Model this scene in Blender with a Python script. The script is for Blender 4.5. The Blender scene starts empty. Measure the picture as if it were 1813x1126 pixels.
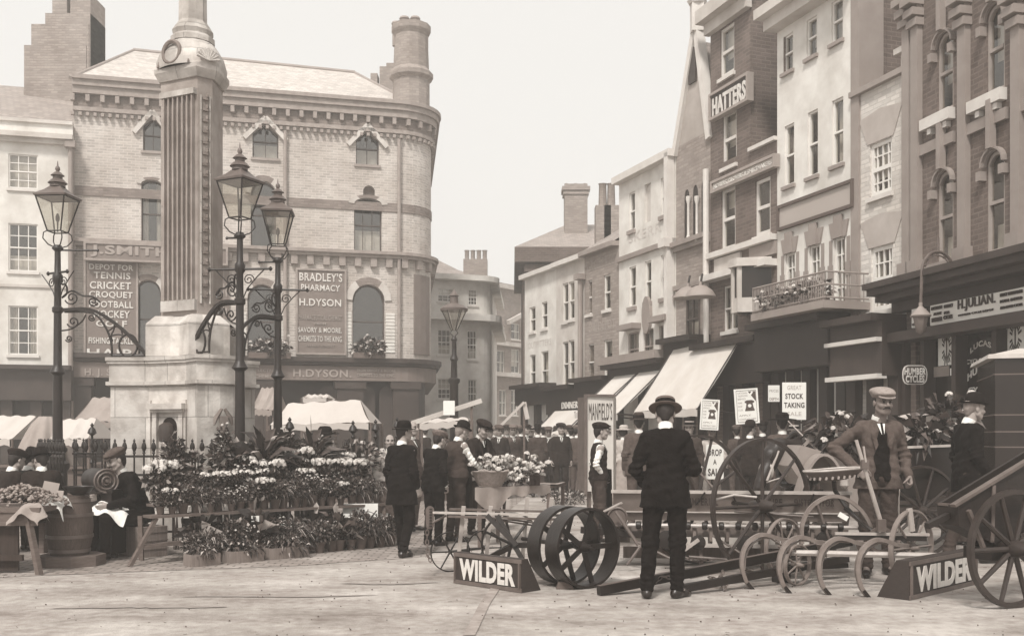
import bpy, bmesh, math, random
import numpy as np
from mathutils import Vector, Matrix, Euler
R = math.radians
rnd = random.Random(7)
SC = bpy.context.scene
COL = SC.collection
# ------------------------------------------------------------------ camera
F = 1800.0; CX = 906.5; HY = 772.0; CH = 1.45      # focal length in photo pixels, centre column, horizon row, eye height
cam = bpy.data.cameras.new("camera"); camo = bpy.data.objects.new("camera", cam); COL.objects.link(camo)
camo.location = (0, 0, CH); camo.rotation_euler = (R(90), 0, 0)
cam.sensor_width = 36; cam.lens = F / 1813 * 36; cam.shift_y = (HY - 563) / 1813
cam.clip_start = 0.1; cam.clip_end = 3000
SC.camera = camo
# ------------------------------------------------------------------ world, sun, exposure
SUN_EL, SUN_AZ = 52, 198       # azimuth: direction the light comes from, degrees clockwise from +Y
w = bpy.data.worlds.new("World"); SC.world = w; w.use_nodes = True
nt = w.node_tree; nt.nodes.clear()
sky = nt.nodes.new('ShaderNodeTexSky'); sky.sky_type = 'NISHITA'; sky.sun_disc = False
sky.sun_elevation = R(SUN_EL); sky.sun_rotation = R(SUN_AZ); sky.air_density = 1.0; sky.dust_density = 6.0; sky.ozone_density = 1.0
bw = nt.nodes.new('ShaderNodeRGBToBW')
# overcast: an even veil of cloud over the clear sky, warm white as in the print
mr = nt.nodes.new('ShaderNodeMix'); mr.data_type = 'FLOAT'; mr.inputs[0].default_value = 0.72; mr.inputs[3].default_value = 9.3
tint = nt.nodes.new('ShaderNodeMix'); tint.data_type = 'RGBA'; tint.blend_type = 'MULTIPLY'; tint.inputs[0].default_value = 1.0
tint.inputs[7].default_value = (1.0, 0.978, 0.942, 1)
bg = nt.nodes.new('ShaderNodeBackground'); bg.inputs[1].default_value = 0.1
out = nt.nodes.new('ShaderNodeOutputWorld')
nt.links.new(sky.outputs[0], bw.inputs[0]); nt.links.new(bw.outputs[0], mr.inputs[2])
nt.links.new(mr.outputs[0], tint.inputs[6]); nt.links.new(tint.outputs[2], bg.inputs[0]); nt.links.new(bg.outputs[0], out.inputs[0])
sl = bpy.data.lights.new("sun", 'SUN'); sl.energy = 2.8; sl.angle = R(10); sl.color = (1, 0.96, 0.9)
so = bpy.data.objects.new("sun", sl); COL.objects.link(so)
sd = Vector((math.sin(R(SUN_AZ)) * math.cos(R(SUN_EL)), math.cos(R(SUN_AZ)) * math.cos(R(SUN_EL)), math.sin(R(SUN_EL))))
so.rotation_euler = sd.to_track_quat('Z', 'Y').to_euler(); so.location = (0, 0, 30)
SC.view_settings.view_transform = 'Standard'; SC.view_settings.look = 'None'
SC.view_settings.exposure = 0.34; SC.view_settings.gamma = 1.0; SC.view_settings.use_curve_mapping = False
SC.render.engine = 'CYCLES'
SC.cycles.max_bounces = 6; SC.cycles.volume_bounces = 1; SC.cycles.transparent_max_bounces = 12
# ------------------------------------------------------------------ helpers
def sep(v):
    s = max(v, 0.0005) ** (1 / 2.2)
    return (v, v * (0.645 + 0.37 * s), v * (0.52 + 0.455 * s), 1)
MATS = {}
def M(name, v, var=0.12, sc=3.0, rough=0.85, bump=0.0, bs=30.0, metal=0.0, kind=None, v2=None, **k):
    if name in MATS: return MATS[name]
    m = bpy.data.materials.new(name); m.use_nodes = True; t = m.node_tree
    b = t.nodes['Principled BSDF']; b.inputs['Roughness'].default_value = rough; b.inputs['Metallic'].default_value = metal; b.inputs['Specular IOR Level'].default_value = k.get('spec', 0.12 if rough >= 0.75 else 0.4)
    tc = t.nodes.new('ShaderNodeTexCoord'); co = tc.outputs['UV'] if kind in ('brick', 'setts', 'tiles', 'slabs') else tc.outputs['Object']
    def noise(scale, detail=6, dim=None, src=None):
        n = t.nodes.new('ShaderNodeTexNoise'); n.inputs['Scale'].default_value = scale; n.inputs['Detail'].default_value = detail
        n.inputs['Roughness'].default_value = 0.62
        t.links.new(src or tc.outputs['Object'], n.inputs['Vector']); return n
    n1 = noise(sc)
    if kind == 'wood':
        mp = t.nodes.new('ShaderNodeMapping'); mp.inputs['Scale'].default_value = k.get('grain', (12, 12, 1)); t.links.new(tc.outputs['Object'], mp.inputs[0])
        n1 = noise(sc, 8, src=mp.outputs[0])
    if kind == 'road':
        mp = t.nodes.new('ShaderNodeMapping'); mp.inputs['Scale'].default_value = (0.8, 2.0, 1); mp.inputs['Rotation'].default_value = (0, 0, 0.12); t.links.new(tc.outputs['Object'], mp.inputs[0])
        na = noise(0.9, 9, src=mp.outputs[0]); nb = noise(9.0, 8); nm = t.nodes.new('ShaderNodeMix'); nm.data_type = 'FLOAT'; nm.inputs[0].default_value = 0.42
        t.links.new(na.outputs[0], nm.inputs[2]); t.links.new(nb.outputs[0], nm.inputs[3]); n1 = nm
    r = t.nodes.new('ShaderNodeValToRGB'); e = r.color_ramp.elements
    e[0].position = 0.25; e[1].position = 0.75
    if kind == 'road': e[0].position = 0.36; e[1].position = 0.62
    e[0].color = sep(v * (1 - var)); e[1].color = sep(min(v * (1 + var), 0.92))
    t.links.new(n1.outputs[0], r.inputs[0]); colout = r.outputs[0]; hgt = None
    if kind in ('brick', 'setts', 'tiles', 'slabs'):
        br = t.nodes.new('ShaderNodeTexBrick'); t.links.new(co, br.inputs['Vector'])
        bwid, bh, mo = {'brick': (0.23, 0.082, 0.012), 'setts': (0.2, 0.12, 0.014), 'tiles': (0.22, 0.2, 0.012), 'slabs': (0.9, 0.45, 0.006)}[kind]
        s = k.get('bscale', 1.0)
        br.inputs['Scale'].default_value = 1.0; br.inputs['Brick Width'].default_value = bwid * s; br.inputs['Row Height'].default_value = bh * s
        br.inputs['Mortar Size'].default_value = mo * s; br.inputs['Mortar Smooth'].default_value = 0.2; br.inputs['Bias'].default_value = 0.0
        br.inputs['Color1'].default_value = (0.84, 0.84, 0.84, 1); br.inputs['Color2'].default_value = (1.14, 1.14, 1.14, 1)
        mv = (v2 if v2 is not None else v * 0.8) / v
        br.inputs['Mortar'].default_value = (mv, mv, mv, 1)
        mx = t.nodes.new('ShaderNodeMix'); mx.data_type = 'RGBA'; mx.blend_type = 'MULTIPLY'; mx.inputs[0].default_value = 1
        mx.clamp_result = False
        t.links.new(colout, mx.inputs[6]); t.links.new(br.outputs[0], mx.inputs[7]); colout = mx.outputs[2]; hgt = br.outputs['Fac']
    # broad weathering with a shape of its own (soot and rain marks)
    if k.get('stain', 0) > 0:
        n2 = noise(k.get('sscale', 0.5), 8); r2 = t.nodes.new('ShaderNodeValToRGB'); q = 1 - k['stain']
        r2.color_ramp.elements[0].position = 0.38; r2.color_ramp.elements[0].color = (q, q * 0.98, q * 0.96, 1)
        r2.color_ramp.elements[1].position = 0.62; r2.color_ramp.elements[1].color = (1, 1, 1, 1)
        t.links.new(n2.outputs[0], r2.inputs[0])
        mx = t.nodes.new('ShaderNodeMix'); mx.data_type = 'RGBA'; mx.blend_type = 'MULTIPLY'; mx.inputs[0].default_value = 1
        t.links.new(colout, mx.inputs[6]); t.links.new(r2.outputs[0], mx.inputs[7]); colout = mx.outputs[2]
    t.links.new(colout, b.inputs['Base Color'])
    if bump > 0:
        n3 = noise(bs, 5); bp = t.nodes.new('ShaderNodeBump'); bp.inputs['Strength'].default_value = min(1, bump); bp.inputs['Distance'].default_value = k.get('bd', 0.02)
        t.links.new(n3.outputs[0], bp.inputs['Height']); nrm = bp
        if hgt is not None:
            b2 = t.nodes.new('ShaderNodeBump'); b2.invert = True; b2.inputs['Strength'].default_value = 0.7; b2.inputs['Distance'].default_value = 0.01
            t.links.new(hgt, b2.inputs['Height']); t.links.new(bp.outputs[0], b2.inputs['Normal']); nrm = b2
        t.links.new(nrm.outputs[0], b.inputs['Normal'])
    MATS[name] = m; return m
def glassmat(name, fac=0.3, v=0.9):
    m = bpy.data.materials.new(name); m.use_nodes = True; t = m.node_tree; t.nodes.clear()
    a = t.nodes.new('ShaderNodeBsdfTransparent'); a.inputs[0].default_value = sep(v)
    g = t.nodes.new('ShaderNodeBsdfGlossy'); g.inputs['Roughness'].default_value = 0.06; g.inputs[0].default_value = (0.9, 0.88, 0.85, 1)
    x = t.nodes.new('ShaderNodeMixShader'); x.inputs[0].default_value = fac; o = t.nodes.new('ShaderNodeOutputMaterial')
    t.links.new(a.outputs[0], x.inputs[1]); t.links.new(g.outputs[0], x.inputs[2]); t.links.new(x.outputs[0], o.inputs[0]); return m
ORG = {}
m_iron = M('black_iron', 0.018, 0.3, 6, 0.45, 0.1, 40); m_irong = M('worn_grey_iron', 0.12, 0.3, 6, 0.5, 0.15, 40)
def P(x, y, Z): return Vector(((x - CX) * Z / F, Z, CH + (HY - y) * Z / F))
def G(x, y):
    Z = CH * F / (y - HY); return Vector(((x - CX) * Z / F, Z, 0))
class MB:
    def __init__(s): s.v = []; s.f = []; s.sm = []; s.mi = []; s.M = Matrix.Identity(4); s.cur = 0
    def av(s, p):
        s.v.append(tuple(s.M @ Vector(p))); return len(s.v) - 1
    def face(s, idx, sm=False): s.f.append(tuple(idx)); s.sm.append(sm); s.mi.append(s.cur)
    def poly(s, pts, sm=False):
        s.face([s.av(p) for p in pts], sm); return s
    def boxp(s, p):      # eight points: bottom ring then top ring
        i = [s.av(q) for q in p]
        for a in ((0, 3, 2, 1), (4, 5, 6, 7), (0, 1, 5, 4), (1, 2, 6, 5), (2, 3, 7, 6), (3, 0, 4, 7)): s.face([i[k] for k in a])
        return s
    def box(s, c, d, rz=0.0, rot=None):
        h = [x / 2 for x in d]; m = Matrix.Translation(c) @ ((rot.to_matrix().to_4x4()) if rot else Matrix.Rotation(rz, 4, 'Z'))
        return s.boxp([m @ Vector((x * h[0], y * h[1], z * h[2])) for z in (-1, 1) for x, y in ((-1, -1), (1, -1), (1, 1), (-1, 1))])
    def bar(s, a, b, wd, ht, up=(0, 0, 1)):
        a = Vector(a); b = Vector(b); d = (b - a).normalized(); u = Vector(up)
        if abs(d.dot(u)) > 0.98: u = Vector((0, 1, 0))
        r = d.cross(u).normalized(); u = r.cross(d)
        r = r * wd / 2; u = u * ht / 2
        return s.boxp([a - r - u, a + r - u, b + r - u, b - r - u, a - r + u, a + r + u, b + r + u, b - r + u])
    def tube(s, pts, rad, n=8, closed=False, caps=True):
        pts = [Vector(p) for p in pts]; m = len(pts); rs = rad if isinstance(rad, (list, tuple)) else [rad] * m
        t0 = None; rings = []
        for i, p in enumerate(pts):
            if closed: t = pts[(i + 1) % m] - pts[i - 1]
            else: t = pts[min(i + 1, m - 1)] - pts[max(i - 1, 0)]
            t.normalize()
            if t0 is None:
                u = t.cross(Vector((0, 0, 1)))
                if u.length < 0.1: u = t.cross(Vector((0, 1, 0)))
                u.normalize()
            else:
                u = u - t * u.dot(t)
                if u.length < 1e-5: u = t.orthogonal()
                u.normalize()
            t0 = t; v = t.cross(u)
            rings.append([s.av(p + (u * math.cos(2 * math.pi * k / n) + v * math.sin(2 * math.pi * k / n)) * rs[i]) for k in range(n)])
        for i in range(m if closed else m - 1):
            a, b = rings[i], rings[(i + 1) % m]
            for k in range(n): s.face((a[k], a[(k + 1) % n], b[(k + 1) % n], b[k]), True)
        if caps and not closed: s.face(rings[0][::-1]); s.face(rings[-1])
        return s
    def lathe(s, prof, c=(0, 0, 0), n=16, sm=True, a0=0.0, axis=None, sx=1.0, sy=1.0):
        c = Vector(c); rings = []
        if axis is not None:
            q = Vector(axis).to_track_quat('Z', 'Y').to_matrix()
        for r, z in prof:
            ring = []
            for k in range(n):
                a = a0 + 2 * math.pi * k / n; p = Vector((r * math.cos(a) * sx, r * math.sin(a) * sy, z))
                if axis is not None: p = q @ p
                ring.append(s.av(c + p))
            rings.append(ring)
        for a, b in zip(rings, rings[1:]):
            for k in range(n): s.face((a[k], a[(k + 1) % n], b[(k + 1) % n], b[k]), sm)
        s.face(rings[0][::-1]); s.face(rings[-1]); return s
    def prism(s, pts, d):      # polygon (world points) extruded by vector d
        a = [s.av(p) for p in pts]; b = [s.av(Vector(p) + Vector(d)) for p in pts]; n = len(a)
        s.face(a[::-1]); s.face(b)
        for i in range(n): s.face((a[i], a[(i + 1) % n], b[(i + 1) % n], b[i]))
        return s
    def rim(s, c, ax, R1, R0, wd, n=40, sm=True):   # flat hoop
        c = Vector(c); ax = Vector(ax).normalized(); u = ax.cross(Vector((0, 0, 1))).normalized(); v = ax.cross(u); rg = []
        for k in range(n):
            d = u * math.cos(2 * math.pi * k / n) + v * math.sin(2 * math.pi * k / n)
            rg.append([s.av(c + d * R1 - ax * wd / 2), s.av(c + d * R1 + ax * wd / 2), s.av(c + d * R0 + ax * wd / 2), s.av(c + d * R0 - ax * wd / 2)])
        for k in range(n):
            a, b = rg[k], rg[(k + 1) % n]
            for j in range(4): s.face((a[j], a[(j + 1) % 4], b[(j + 1) % 4], b[j]), sm)
        return s
    def grid(s, fn, nu, nv, sm=True):
        I = [[s.av(fn(i / nu, j / nv)) for j in range(nv + 1)] for i in range(nu + 1)]
        for i in range(nu):
            for j in range(nv): s.face((I[i][j], I[i + 1][j], I[i + 1][j + 1], I[i][j + 1]), sm)
        return s
    def raw(s, V, Fc, sm=True, mat=None):
        o = len(s.v)
        if mat is None and s.M == Matrix.Identity(4): s.v.extend([tuple(map(float, p)) for p in V])
        elif mat is None: s.v.extend([tuple(s.M @ Vector(tuple(map(float, p)))) for p in V])
        else: s.v.extend([tuple(mat @ Vector((float(p[0]), float(p[1]), float(p[2])))) for p in V])
        for f in Fc: s.f.append(tuple(int(i) + o for i in f)); s.sm.append(sm); s.mi.append(s.cur)
        return s
    def ribbon(s, pts, wp, wy):
        pts = [Vector(p) for p in pts]; rg = []
        for i, p in enumerate(pts):
            d = pts[min(i + 1, len(pts) - 1)] - pts[max(i - 1, 0)]; d.y = 0; d.normalize(); n = Vector((-d.z, 0, d.x)) * wp / 2; y = Vector((0, wy / 2, 0)); rg.append([s.av(p + n - y), s.av(p + n + y), s.av(p - n + y), s.av(p - n - y)])
        for a, b in zip(rg, rg[1:]):
            for j in range(4): s.face((a[j], a[(j + 1) % 4], b[(j + 1) % 4], b[j]), True)
        s.face(rg[0][::-1]); s.face(rg[-1]); return s
    def mesh(s, name, mats, org=(0, 0, 0), angle=38, fix=True):
        me = bpy.data.meshes.new(name); V = np.array(s.v, dtype=float).reshape(-1, 3) - np.array(org, dtype=float)
        me.from_pydata(V.tolist(), [], s.f)
        mats = mats if isinstance(mats, (list, tuple)) else [mats]
        for m in mats: me.materials.append(m)
        me.polygons.foreach_set('use_smooth', s.sm); me.polygons.foreach_set('material_index', s.mi)
        if fix:
            bm = bmesh.new(); bm.from_mesh(me); bmesh.ops.recalc_face_normals(bm, faces=bm.faces); bm.to_mesh(me); bm.free()
        # box-projected UVs in metres
        uv = me.uv_layers.new(name="uv"); nl = len(me.loops); L = np.zeros(nl, dtype=int); me.loops.foreach_get('vertex_index', L)
        npoly = len(me.polygons); N = np.zeros(npoly * 3); me.polygons.foreach_get('normal', N); N = N.reshape(-1, 3)
        lt = np.zeros(npoly, dtype=int); me.polygons.foreach_get('loop_total', lt); NL = np.repeat(N, lt, axis=0); PV = V[L] + np.array(org, dtype=float)
        T = np.stack([-NL[:, 1], NL[:, 0], np.zeros(nl)], 1); ln = np.linalg.norm(T, axis=1); wall = ln > 0.75
        T /= np.maximum(ln, 1e-6)[:, None]
        u = np.where(wall, (PV * T).sum(1), PV[:, 0]); v = np.where(wall, PV[:, 2], PV[:, 1])
        uv.data.foreach_set('uv', np.stack([u, v], 1).ravel())
        if any(s.sm) and angle: me.set_sharp_from_angle(angle=R(angle))
        return me
    def build(s, name, mats, parent=None, angle=38, fix=True, kind=None, label=None):
        org = ORG.get(parent.name, (0, 0, 0)) if parent else (0, 0, 0)
        o = bpy.data.objects.new(name, s.mesh(name, mats, org, angle, fix)); COL.objects.link(o)
        if parent: o.parent = parent; ORG[o.name] = org
        if kind: o['kind'] = kind
        if label: o['label'] = label
        return o
def thing(name, label, cat, loc=(0, 0, 0), rz=0.0, group=None, world=True):
    o = bpy.data.objects.new(name, None); COL.objects.link(o); o.location = loc; o.rotation_euler = (0, 0, rz); o.empty_display_size = 0.2
    o['label'] = label; o['category'] = cat
    if group: o['group'] = group
    ORG[o.name] = tuple(loc) if world else (0, 0, 0)
    return o
def tag(o, label, cat, group=None):
    o['label'] = label; o['category'] = cat
    if group: o['group'] = group
    return o
def copy_tree(o, parent=None):
    c = o.copy(); COL.objects.link(c); c.parent = parent
    ORG[c.name] = (0, 0, 0)
    for ch in [x for x in o.children]: copy_tree(ch, c)
    return c
TXT = {}
def textmesh(s, bold=0.0, ext=0.0):
    key = (s, bold)
    if key in TXT: return TXT[key]
    cu = bpy.data.curves.new("t", 'FONT'); cu.body = s; cu.offset = bold; cu.resolution_u = 3; cu.space_character = 1.08
    ob = bpy.data.objects.new("t", cu); me = bpy.data.meshes.new_from_object(ob)
    V = np.array([tuple(v.co) for v in me.vertices]); Fc = [tuple(p.vertices) for p in me.polygons]
    bpy.data.objects.remove(ob); bpy.data.curves.remove(cu); bpy.data.meshes.remove(me)
    if len(V):
        lo = V.min(0); hi = V.max(0); V = (V - (lo + hi) / 2) / np.maximum(hi - lo, 1e-6); V[:, 2] = 0
    TXT[key] = (V, Fc); return TXT[key]
def put_text(mb, s, c, u, v, wd, ht, th=0.012, bold=0.015, arc=0.0):
    """letters centred at c, running along u, standing along v, raised by th along u x v"""
    V, Fc = textmesh(s, bold); c = Vector(c); u = Vector(u).normalized(); v = Vector(v).normalized(); n = u.cross(v)
    pts = []
    for p in V:
        x, y = p[0] * wd, p[1] * ht
        if arc: y += arc * (1 - (2 * p[0]) ** 2)
        pts.append(c + u * x + v * y + n * th)
    mb.raw(pts, Fc, False)
    # give the letters thickness with their outline walls
    from collections import Counter
    E = Counter(); 
    for f in Fc:
        for a, b in zip(f, f[1:] + f[:1]): E[(min(a, b), max(a, b))] += 1
    o = len(mb.v); base = o - len(pts)
    bk = [mb.av(p - n * (th - 0.001)) for p in pts]  # av applies mb.M
    for (a, b), k in E.items():
        if k == 1: mb.face((base + a, base + b, bk[b], bk[a]))
    return mb
# ================================================================== SETTING
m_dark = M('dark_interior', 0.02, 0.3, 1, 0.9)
m_frame = M('sash_paint', 0.7, 0.06, 4, 0.6); m_curt = M('curtain_cloth', 0.72, 0.12, 6, 0.95)
m_dframe = M('dark_sash_paint', 0.08, 0.1, 4, 0.5)
m_glass = glassmat('window_glass', 0.16, 0.75)
m_sill = M('sill_stone', 0.62, 0.1, 3, 0.8, 0.2)
m_roadL = M('road_surface', 0.42, 0.36, 1.2, 0.95, 0.6, 45, kind='road', stain=0.32, sscale=0.55, bd=.03)
m_setts = M('stone_setts', 0.36, 0.2, 2, 0.9, 0.5, 40, kind='setts', v2=0.2, stain=0.25, sscale=0.8)
m_slab = M('paving_slabs', 0.5, 0.12, 1.5, 0.9, 0.2, 50, kind='slabs', v2=0.25, stain=0.2)
m_kerb = M('kerb_stone', 0.4, 0.15, 4, 0.85, 0.3)
def struct(o): o['kind'] = 'structure'; return o
mb = MB(); mb.poly([(-200, -20, 0), (200, -20, 0), (200, 400, 0), (-200, 400, 0)]); struct(mb.build('ground', m_roadL))
# belt of setts beneath and before the flower stands, then the wheel-worn gutter line
def sheet(name, px, z, m, poly=None):
    mb = MB(); mb.poly([(p.x, p.y, z) for p in (G(*q) if len(q) == 2 else Vector(q) for q in px)]); return struct(mb.build(name, m))
sheet('sett_paving', [(-400, 1052), (0, 1022), (300, 1010), (520, 1002), (760, 985), (800, 950), (900, 905), (940, 872), (520, 872), (-60, 872)], 0.004, m_setts)
# curved gutter channel of two sett rows running into the square
pts = [(830, 1126), (858, 1070), (885, 1030), (918, 990)]
mb = MB()
for i in range(3):
    a, b = G(*pts[i]), G(*pts[i + 1]); mb.poly([(a.x - .045, a.y, .008), (a.x + .045, a.y, .008), (b.x + .045, b.y, .008), (b.x - .045, b.y, .008)])
struct(mb.build('gutter_channel', M('worn_gutter', .3, .35, 6, .95, .4)))
m_wet = M('wet_road', .34, .25, 3, .3, .1, 30, spec=.5); rr = random.Random(12)
for k, (x, y, L, wd) in enumerate(((-3.9, 8.6, 1.5, .08), (-3.0, 9.2, 1.8, .05), (-1.7, 10.0, 1.0, .05))):
    mb = MB(); up_, dn_ = [], []
    for t in range(25):
        s = t / 24; e = math.sin(math.pi * s) ** .6; yy = y + .1 * L * (s - .5) + .05 * math.sin(5 * s + k); up_.append((x + L * s, yy + wd * 1.3 * e * rr.uniform(.6, 1), .0065)); dn_.append((x + L * s, yy - wd * e * rr.uniform(.5, 1), .0065))
    mb.poly(dn_ + up_[::-1]); struct(mb.build('puddle', m_wet, fix=False))
class Fac:
    """one straight house front between two photo columns at given distances"""
    def __init__(s, root, x0, Z0, x1, Z1):
        s.root = root; s.A = Vector(((x0 - CX) * Z0 / F, Z0)); s.B = Vector(((x1 - CX) * Z1 / F, Z1)); d = s.B - s.A; s.L = d.length; s.d = d / s.L
        n = Vector((s.d.y, -s.d.x)); s.n = n if n.dot(s.A) < 0 else -n; s.op = []; s.rev = []
    def W(s, u, z, o=0.0):
        p = s.A + s.d * u + s.n * o; return Vector((p.x, p.y, z))
    def uv(s, x, y, o=0.0):
        A = s.A + s.n * o; t = (x - CX) / F; u = (t * A.y - A.x) / (s.d.x - t * s.d.y); Z = A.y + u * s.d.y; return u, CH + (HY - y) * Z / F
    def box(s, mb, u0, u1, z0, z1, o0, o1):
        return mb.boxp([s.W(u0, z0, o0), s.W(u1, z0, o0), s.W(u1, z0, o1), s.W(u0, z0, o1), s.W(u0, z1, o0), s.W(u1, z1, o0), s.W(u1, z1, o1), s.W(u0, z1, o1)])
    def pbox(s, mb, xl, xr, yt, yb, o0, o1):    # corners by photo pixel, heights read at the left side
        u0, z1 = s.uv(xl, yt, o1); _, z0 = s.uv(xl, yb, o1); u1, _ = s.uv(xr, yt, o1); return s.box(mb, u0, u1, z0, z1, o0, o1)
    def shape(s, u0, u1, z0, z1, kind):
        c = (u0 + u1) / 2; hw = (u1 - u0) / 2; n = 10
        if kind == 'round': zs = z1 - hw; return [(c - hw * math.cos(math.pi * k / n), zs + hw * math.sin(math.pi * k / n)) for k in range(n + 1)]
        if kind == 'seg': r = hw * .45; zs = z1 - r; return [(c - hw * math.cos(math.pi * k / n), zs + r * math.sin(math.pi * k / n)) for k in range(n + 1)]
        if kind == 'point': zs = z1 - hw * .75; return [(u0, zs), (c, z1), (u1, zs)]
        if kind == 'lancet':
            h = hw * 1.9; zs = z1 - h; L = [(u0 + hw * (t ** 1.7), zs + h * math.sin(t * math.pi / 2)) for t in [i / 6 for i in range(7)]]
            return L + [(2 * c - a, b) for a, b in L[:-1][::-1]]
        return [(u0, z1), (u1, z1)]
    def add(s, xl, xr, yt, yb, kind='flat', **k):
        u0, z1 = s.uv(xl, yt); _, z0 = s.uv(xl, yb); u1, _ = s.uv(xr, yt); s.op.append(dict(r=(u0, u1, z0, z1), kind=kind, **k)); return s.op[-1]
    def wall(s, mat, z0, z1, top=None, depth=0.08, extra=None, name='wall'):
        """wall with true openings; top(u) gives the wall head"""
        us = sorted({0.0, s.L, *[q for o in s.op for q in o['r'][:2]], *(extra or [])}); zs = sorted({z0, z1, *[q for o in s.op for q in o['r'][2:]]})
        us = [u for u in us if -1e-6 <= u <= s.L + 1e-6]; zs = [z for z in zs if z0 - 1e-6 <= z <= z1 + 1e-6]
        mb = MB()
        for a, b in zip(us, us[1:]):
            for c, d in zip(zs, zs[1:]):
                mu, mz = (a + b) / 2, (c + d) / 2
                if b - a < 1e-4 or d - c < 1e-4: continue
                if any(o['r'][0] < mu < o['r'][1] and o['r'][2] < mz < o['r'][3] for o in s.op): continue
                mb.poly([s.W(a, c), s.W(b, c), s.W(b, d), s.W(a, d)])
        for o in s.op:
            u0, u1, a, b = o['r']; sh = s.shape(u0, u1, a, b, o['kind'])
            if o['kind'] != 'flat':
                for (p, q) in zip(sh, sh[1:]):
                    if max(p[1], q[1]) < b - 1e-5 or min(p[1], q[1]) < b - 1e-5:
                        mb.poly([s.W(*p), s.W(*q), s.W(q[0], b), s.W(p[0], b)])
                if sh[0][0] > u0 + 1e-4: pass
            loop = [(u0, a)] + sh + [(u1, a)]
            for p, q in zip(loop, loop[1:] + loop[:1]):
                mb.poly([s.W(*p), s.W(*q), s.W(q[0], q[1], -depth), s.W(p[0], p[1], -depth)])
        return mb.build(name, mat, s.root, fix=False)
    def windows(s, frame=None, depth=0.08, sill=True, curtain=0.6, silm=None, skip=False):
        rr = random.Random(int(s.A.x * 1000)); frame = frame or m_frame
        for o in s.op:
            if o.get('blind'): 
                u0, u1, a, b = o['r']; mb = MB(); mb.poly([s.W(u0, a, -depth), s.W(u1, a, -depth), s.W(u1, b, -depth), s.W(u0, b, -depth)]); mb.build('blocked_or_dark_opening', o['blind'], s.root); continue
            u0, u1, a, b = o['r']; sh = s.shape(u0, u1, a, b, o['kind']); mb = MB(); t = o.get('fw', 0.038); d0, d1 = -depth - .02, -depth + .045
            s.box(mb, u0, u0 + t, a, sh[0][1], d0, d1); s.box(mb, u1 - t, u1, a, sh[-1][1], d0, d1); s.box(mb, u0 + t, u1 - t, a, a + t * 1.3, d0, d1)
            if o['kind'] == 'flat': s.box(mb, u0 + t, u1 - t, b - t, b, d0, d1)
            else:
                for p, q in zip(sh, sh[1:]):
                    p2 = (p[0] + (( u0 + u1) / 2 - p[0]) * .12, p[1] - t); q2 = (q[0] + ((u0 + u1) / 2 - q[0]) * .12, q[1] - t)
                    mb.poly([s.W(*p, d1), s.W(*q, d1), s.W(*q2, d1), s.W(*p2, d1)]); mb.poly([s.W(*p2, d1), s.W(*q2, d1), s.W(*q2, d0), s.W(*p2, d0)])
            mid = a + (b - a) * o.get('rail', .5); e = .002
            if o.get('rail', .5): s.box(mb, u0 + t, u1 - t, mid - t * .5, mid + t * .5, d0, d1 + .012)
            for k in range(1, o.get('nx', 1)):
                uc = u0 + (u1 - u0) * k / o['nx']; s.box(mb, uc - .012, uc + .012, a + t * 1.3, (sh[len(sh) // 2][1] if o['kind'] != 'flat' else b) - t, d0 + .02, d1 - .01)
            for k in range(1, o.get('nz', 1)):
                zc = a + (b - a) * k / o['nz']
                if abs(zc - mid) > .08: s.box(mb, u0 + t, u1 - t, zc - .012, zc + .012, d0 + .022, d1 - .012)
            wn = mb.build('window', o.get('frame', frame), s.root)
            loop = [(u0 + e, a)] + [(p[0], p[1]) for p in sh] + [(u1 - e, a)]
            g = MB(); g.poly([s.W(p[0], p[1], -depth + .01) for p in loop]); g.build('pane', m_glass, wn, fix=False)
            if sill:
                q = MB(); s.box(q, u0 - .05, u1 + .05, a - o.get('sh', .08), a, -depth - .01, .06); q.build('sill', silm or m_sill, wn)
            cu = o.get('cur', None); c = MB()
            if cu is None: cu = ('blind', rr.uniform(.3, .9)) if rr.random() < curtain * .5 else (('pair', 0) if rr.random() < curtain else None)
            if cu:
                oc = -depth - .12
                if cu[0] == 'blind': c.poly([s.W(u0, b - (b - a) * cu[1], oc), s.W(u1, b - (b - a) * cu[1], oc), s.W(u1, b, oc), s.W(u0, b, oc)])
                if cu[0] == 'low': c.poly([s.W(u0, a, oc), s.W(u1, a, oc), s.W(u1, a + (b - a) * cu[1], oc), s.W(u0, a + (b - a) * cu[1], oc)])
                if cu[0] == 'pair':
                    wdt = (u1 - u0) * .3
                    for q0, q1 in ((u0, u0 + wdt), (u1 - wdt, u1)):
                        c.grid(lambda x, y: s.W(q0 + (q1 - q0) * x, a + (b - a) * y, oc + .03 * math.sin(x * 19)), 14, 1)
                c.build('curtain', m_curt, wn, fix=False)
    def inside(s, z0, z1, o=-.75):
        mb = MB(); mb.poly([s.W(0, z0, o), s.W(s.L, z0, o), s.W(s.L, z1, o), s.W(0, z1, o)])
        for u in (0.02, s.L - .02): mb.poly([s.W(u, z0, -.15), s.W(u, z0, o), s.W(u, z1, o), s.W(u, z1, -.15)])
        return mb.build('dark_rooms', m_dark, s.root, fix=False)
    def body(s, mat, z1, D=8, z0=0, roof=None, o=-.8, e=0.003):
        """the house behind its front: flank walls, back, flat lead or pitched roof"""
        mb = MB(); L = s.L
        for u0, u1 in ((e, .25), (L - .25, L - e)): s.box(mb, u0, u1, z0, z1 - .01, -D, -.004)
        s.box(mb, .25, L - .25, z0, z1 - .01, -D, -D + .3)
        mb.build('flank_wall', mat, s.root)
        mb = MB(); s.box(mb, .25, L - .25, z1 - .3, z1 - .15, -D + .3, -.2); mb.build('roof_deck', m_slate, s.root)
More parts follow.
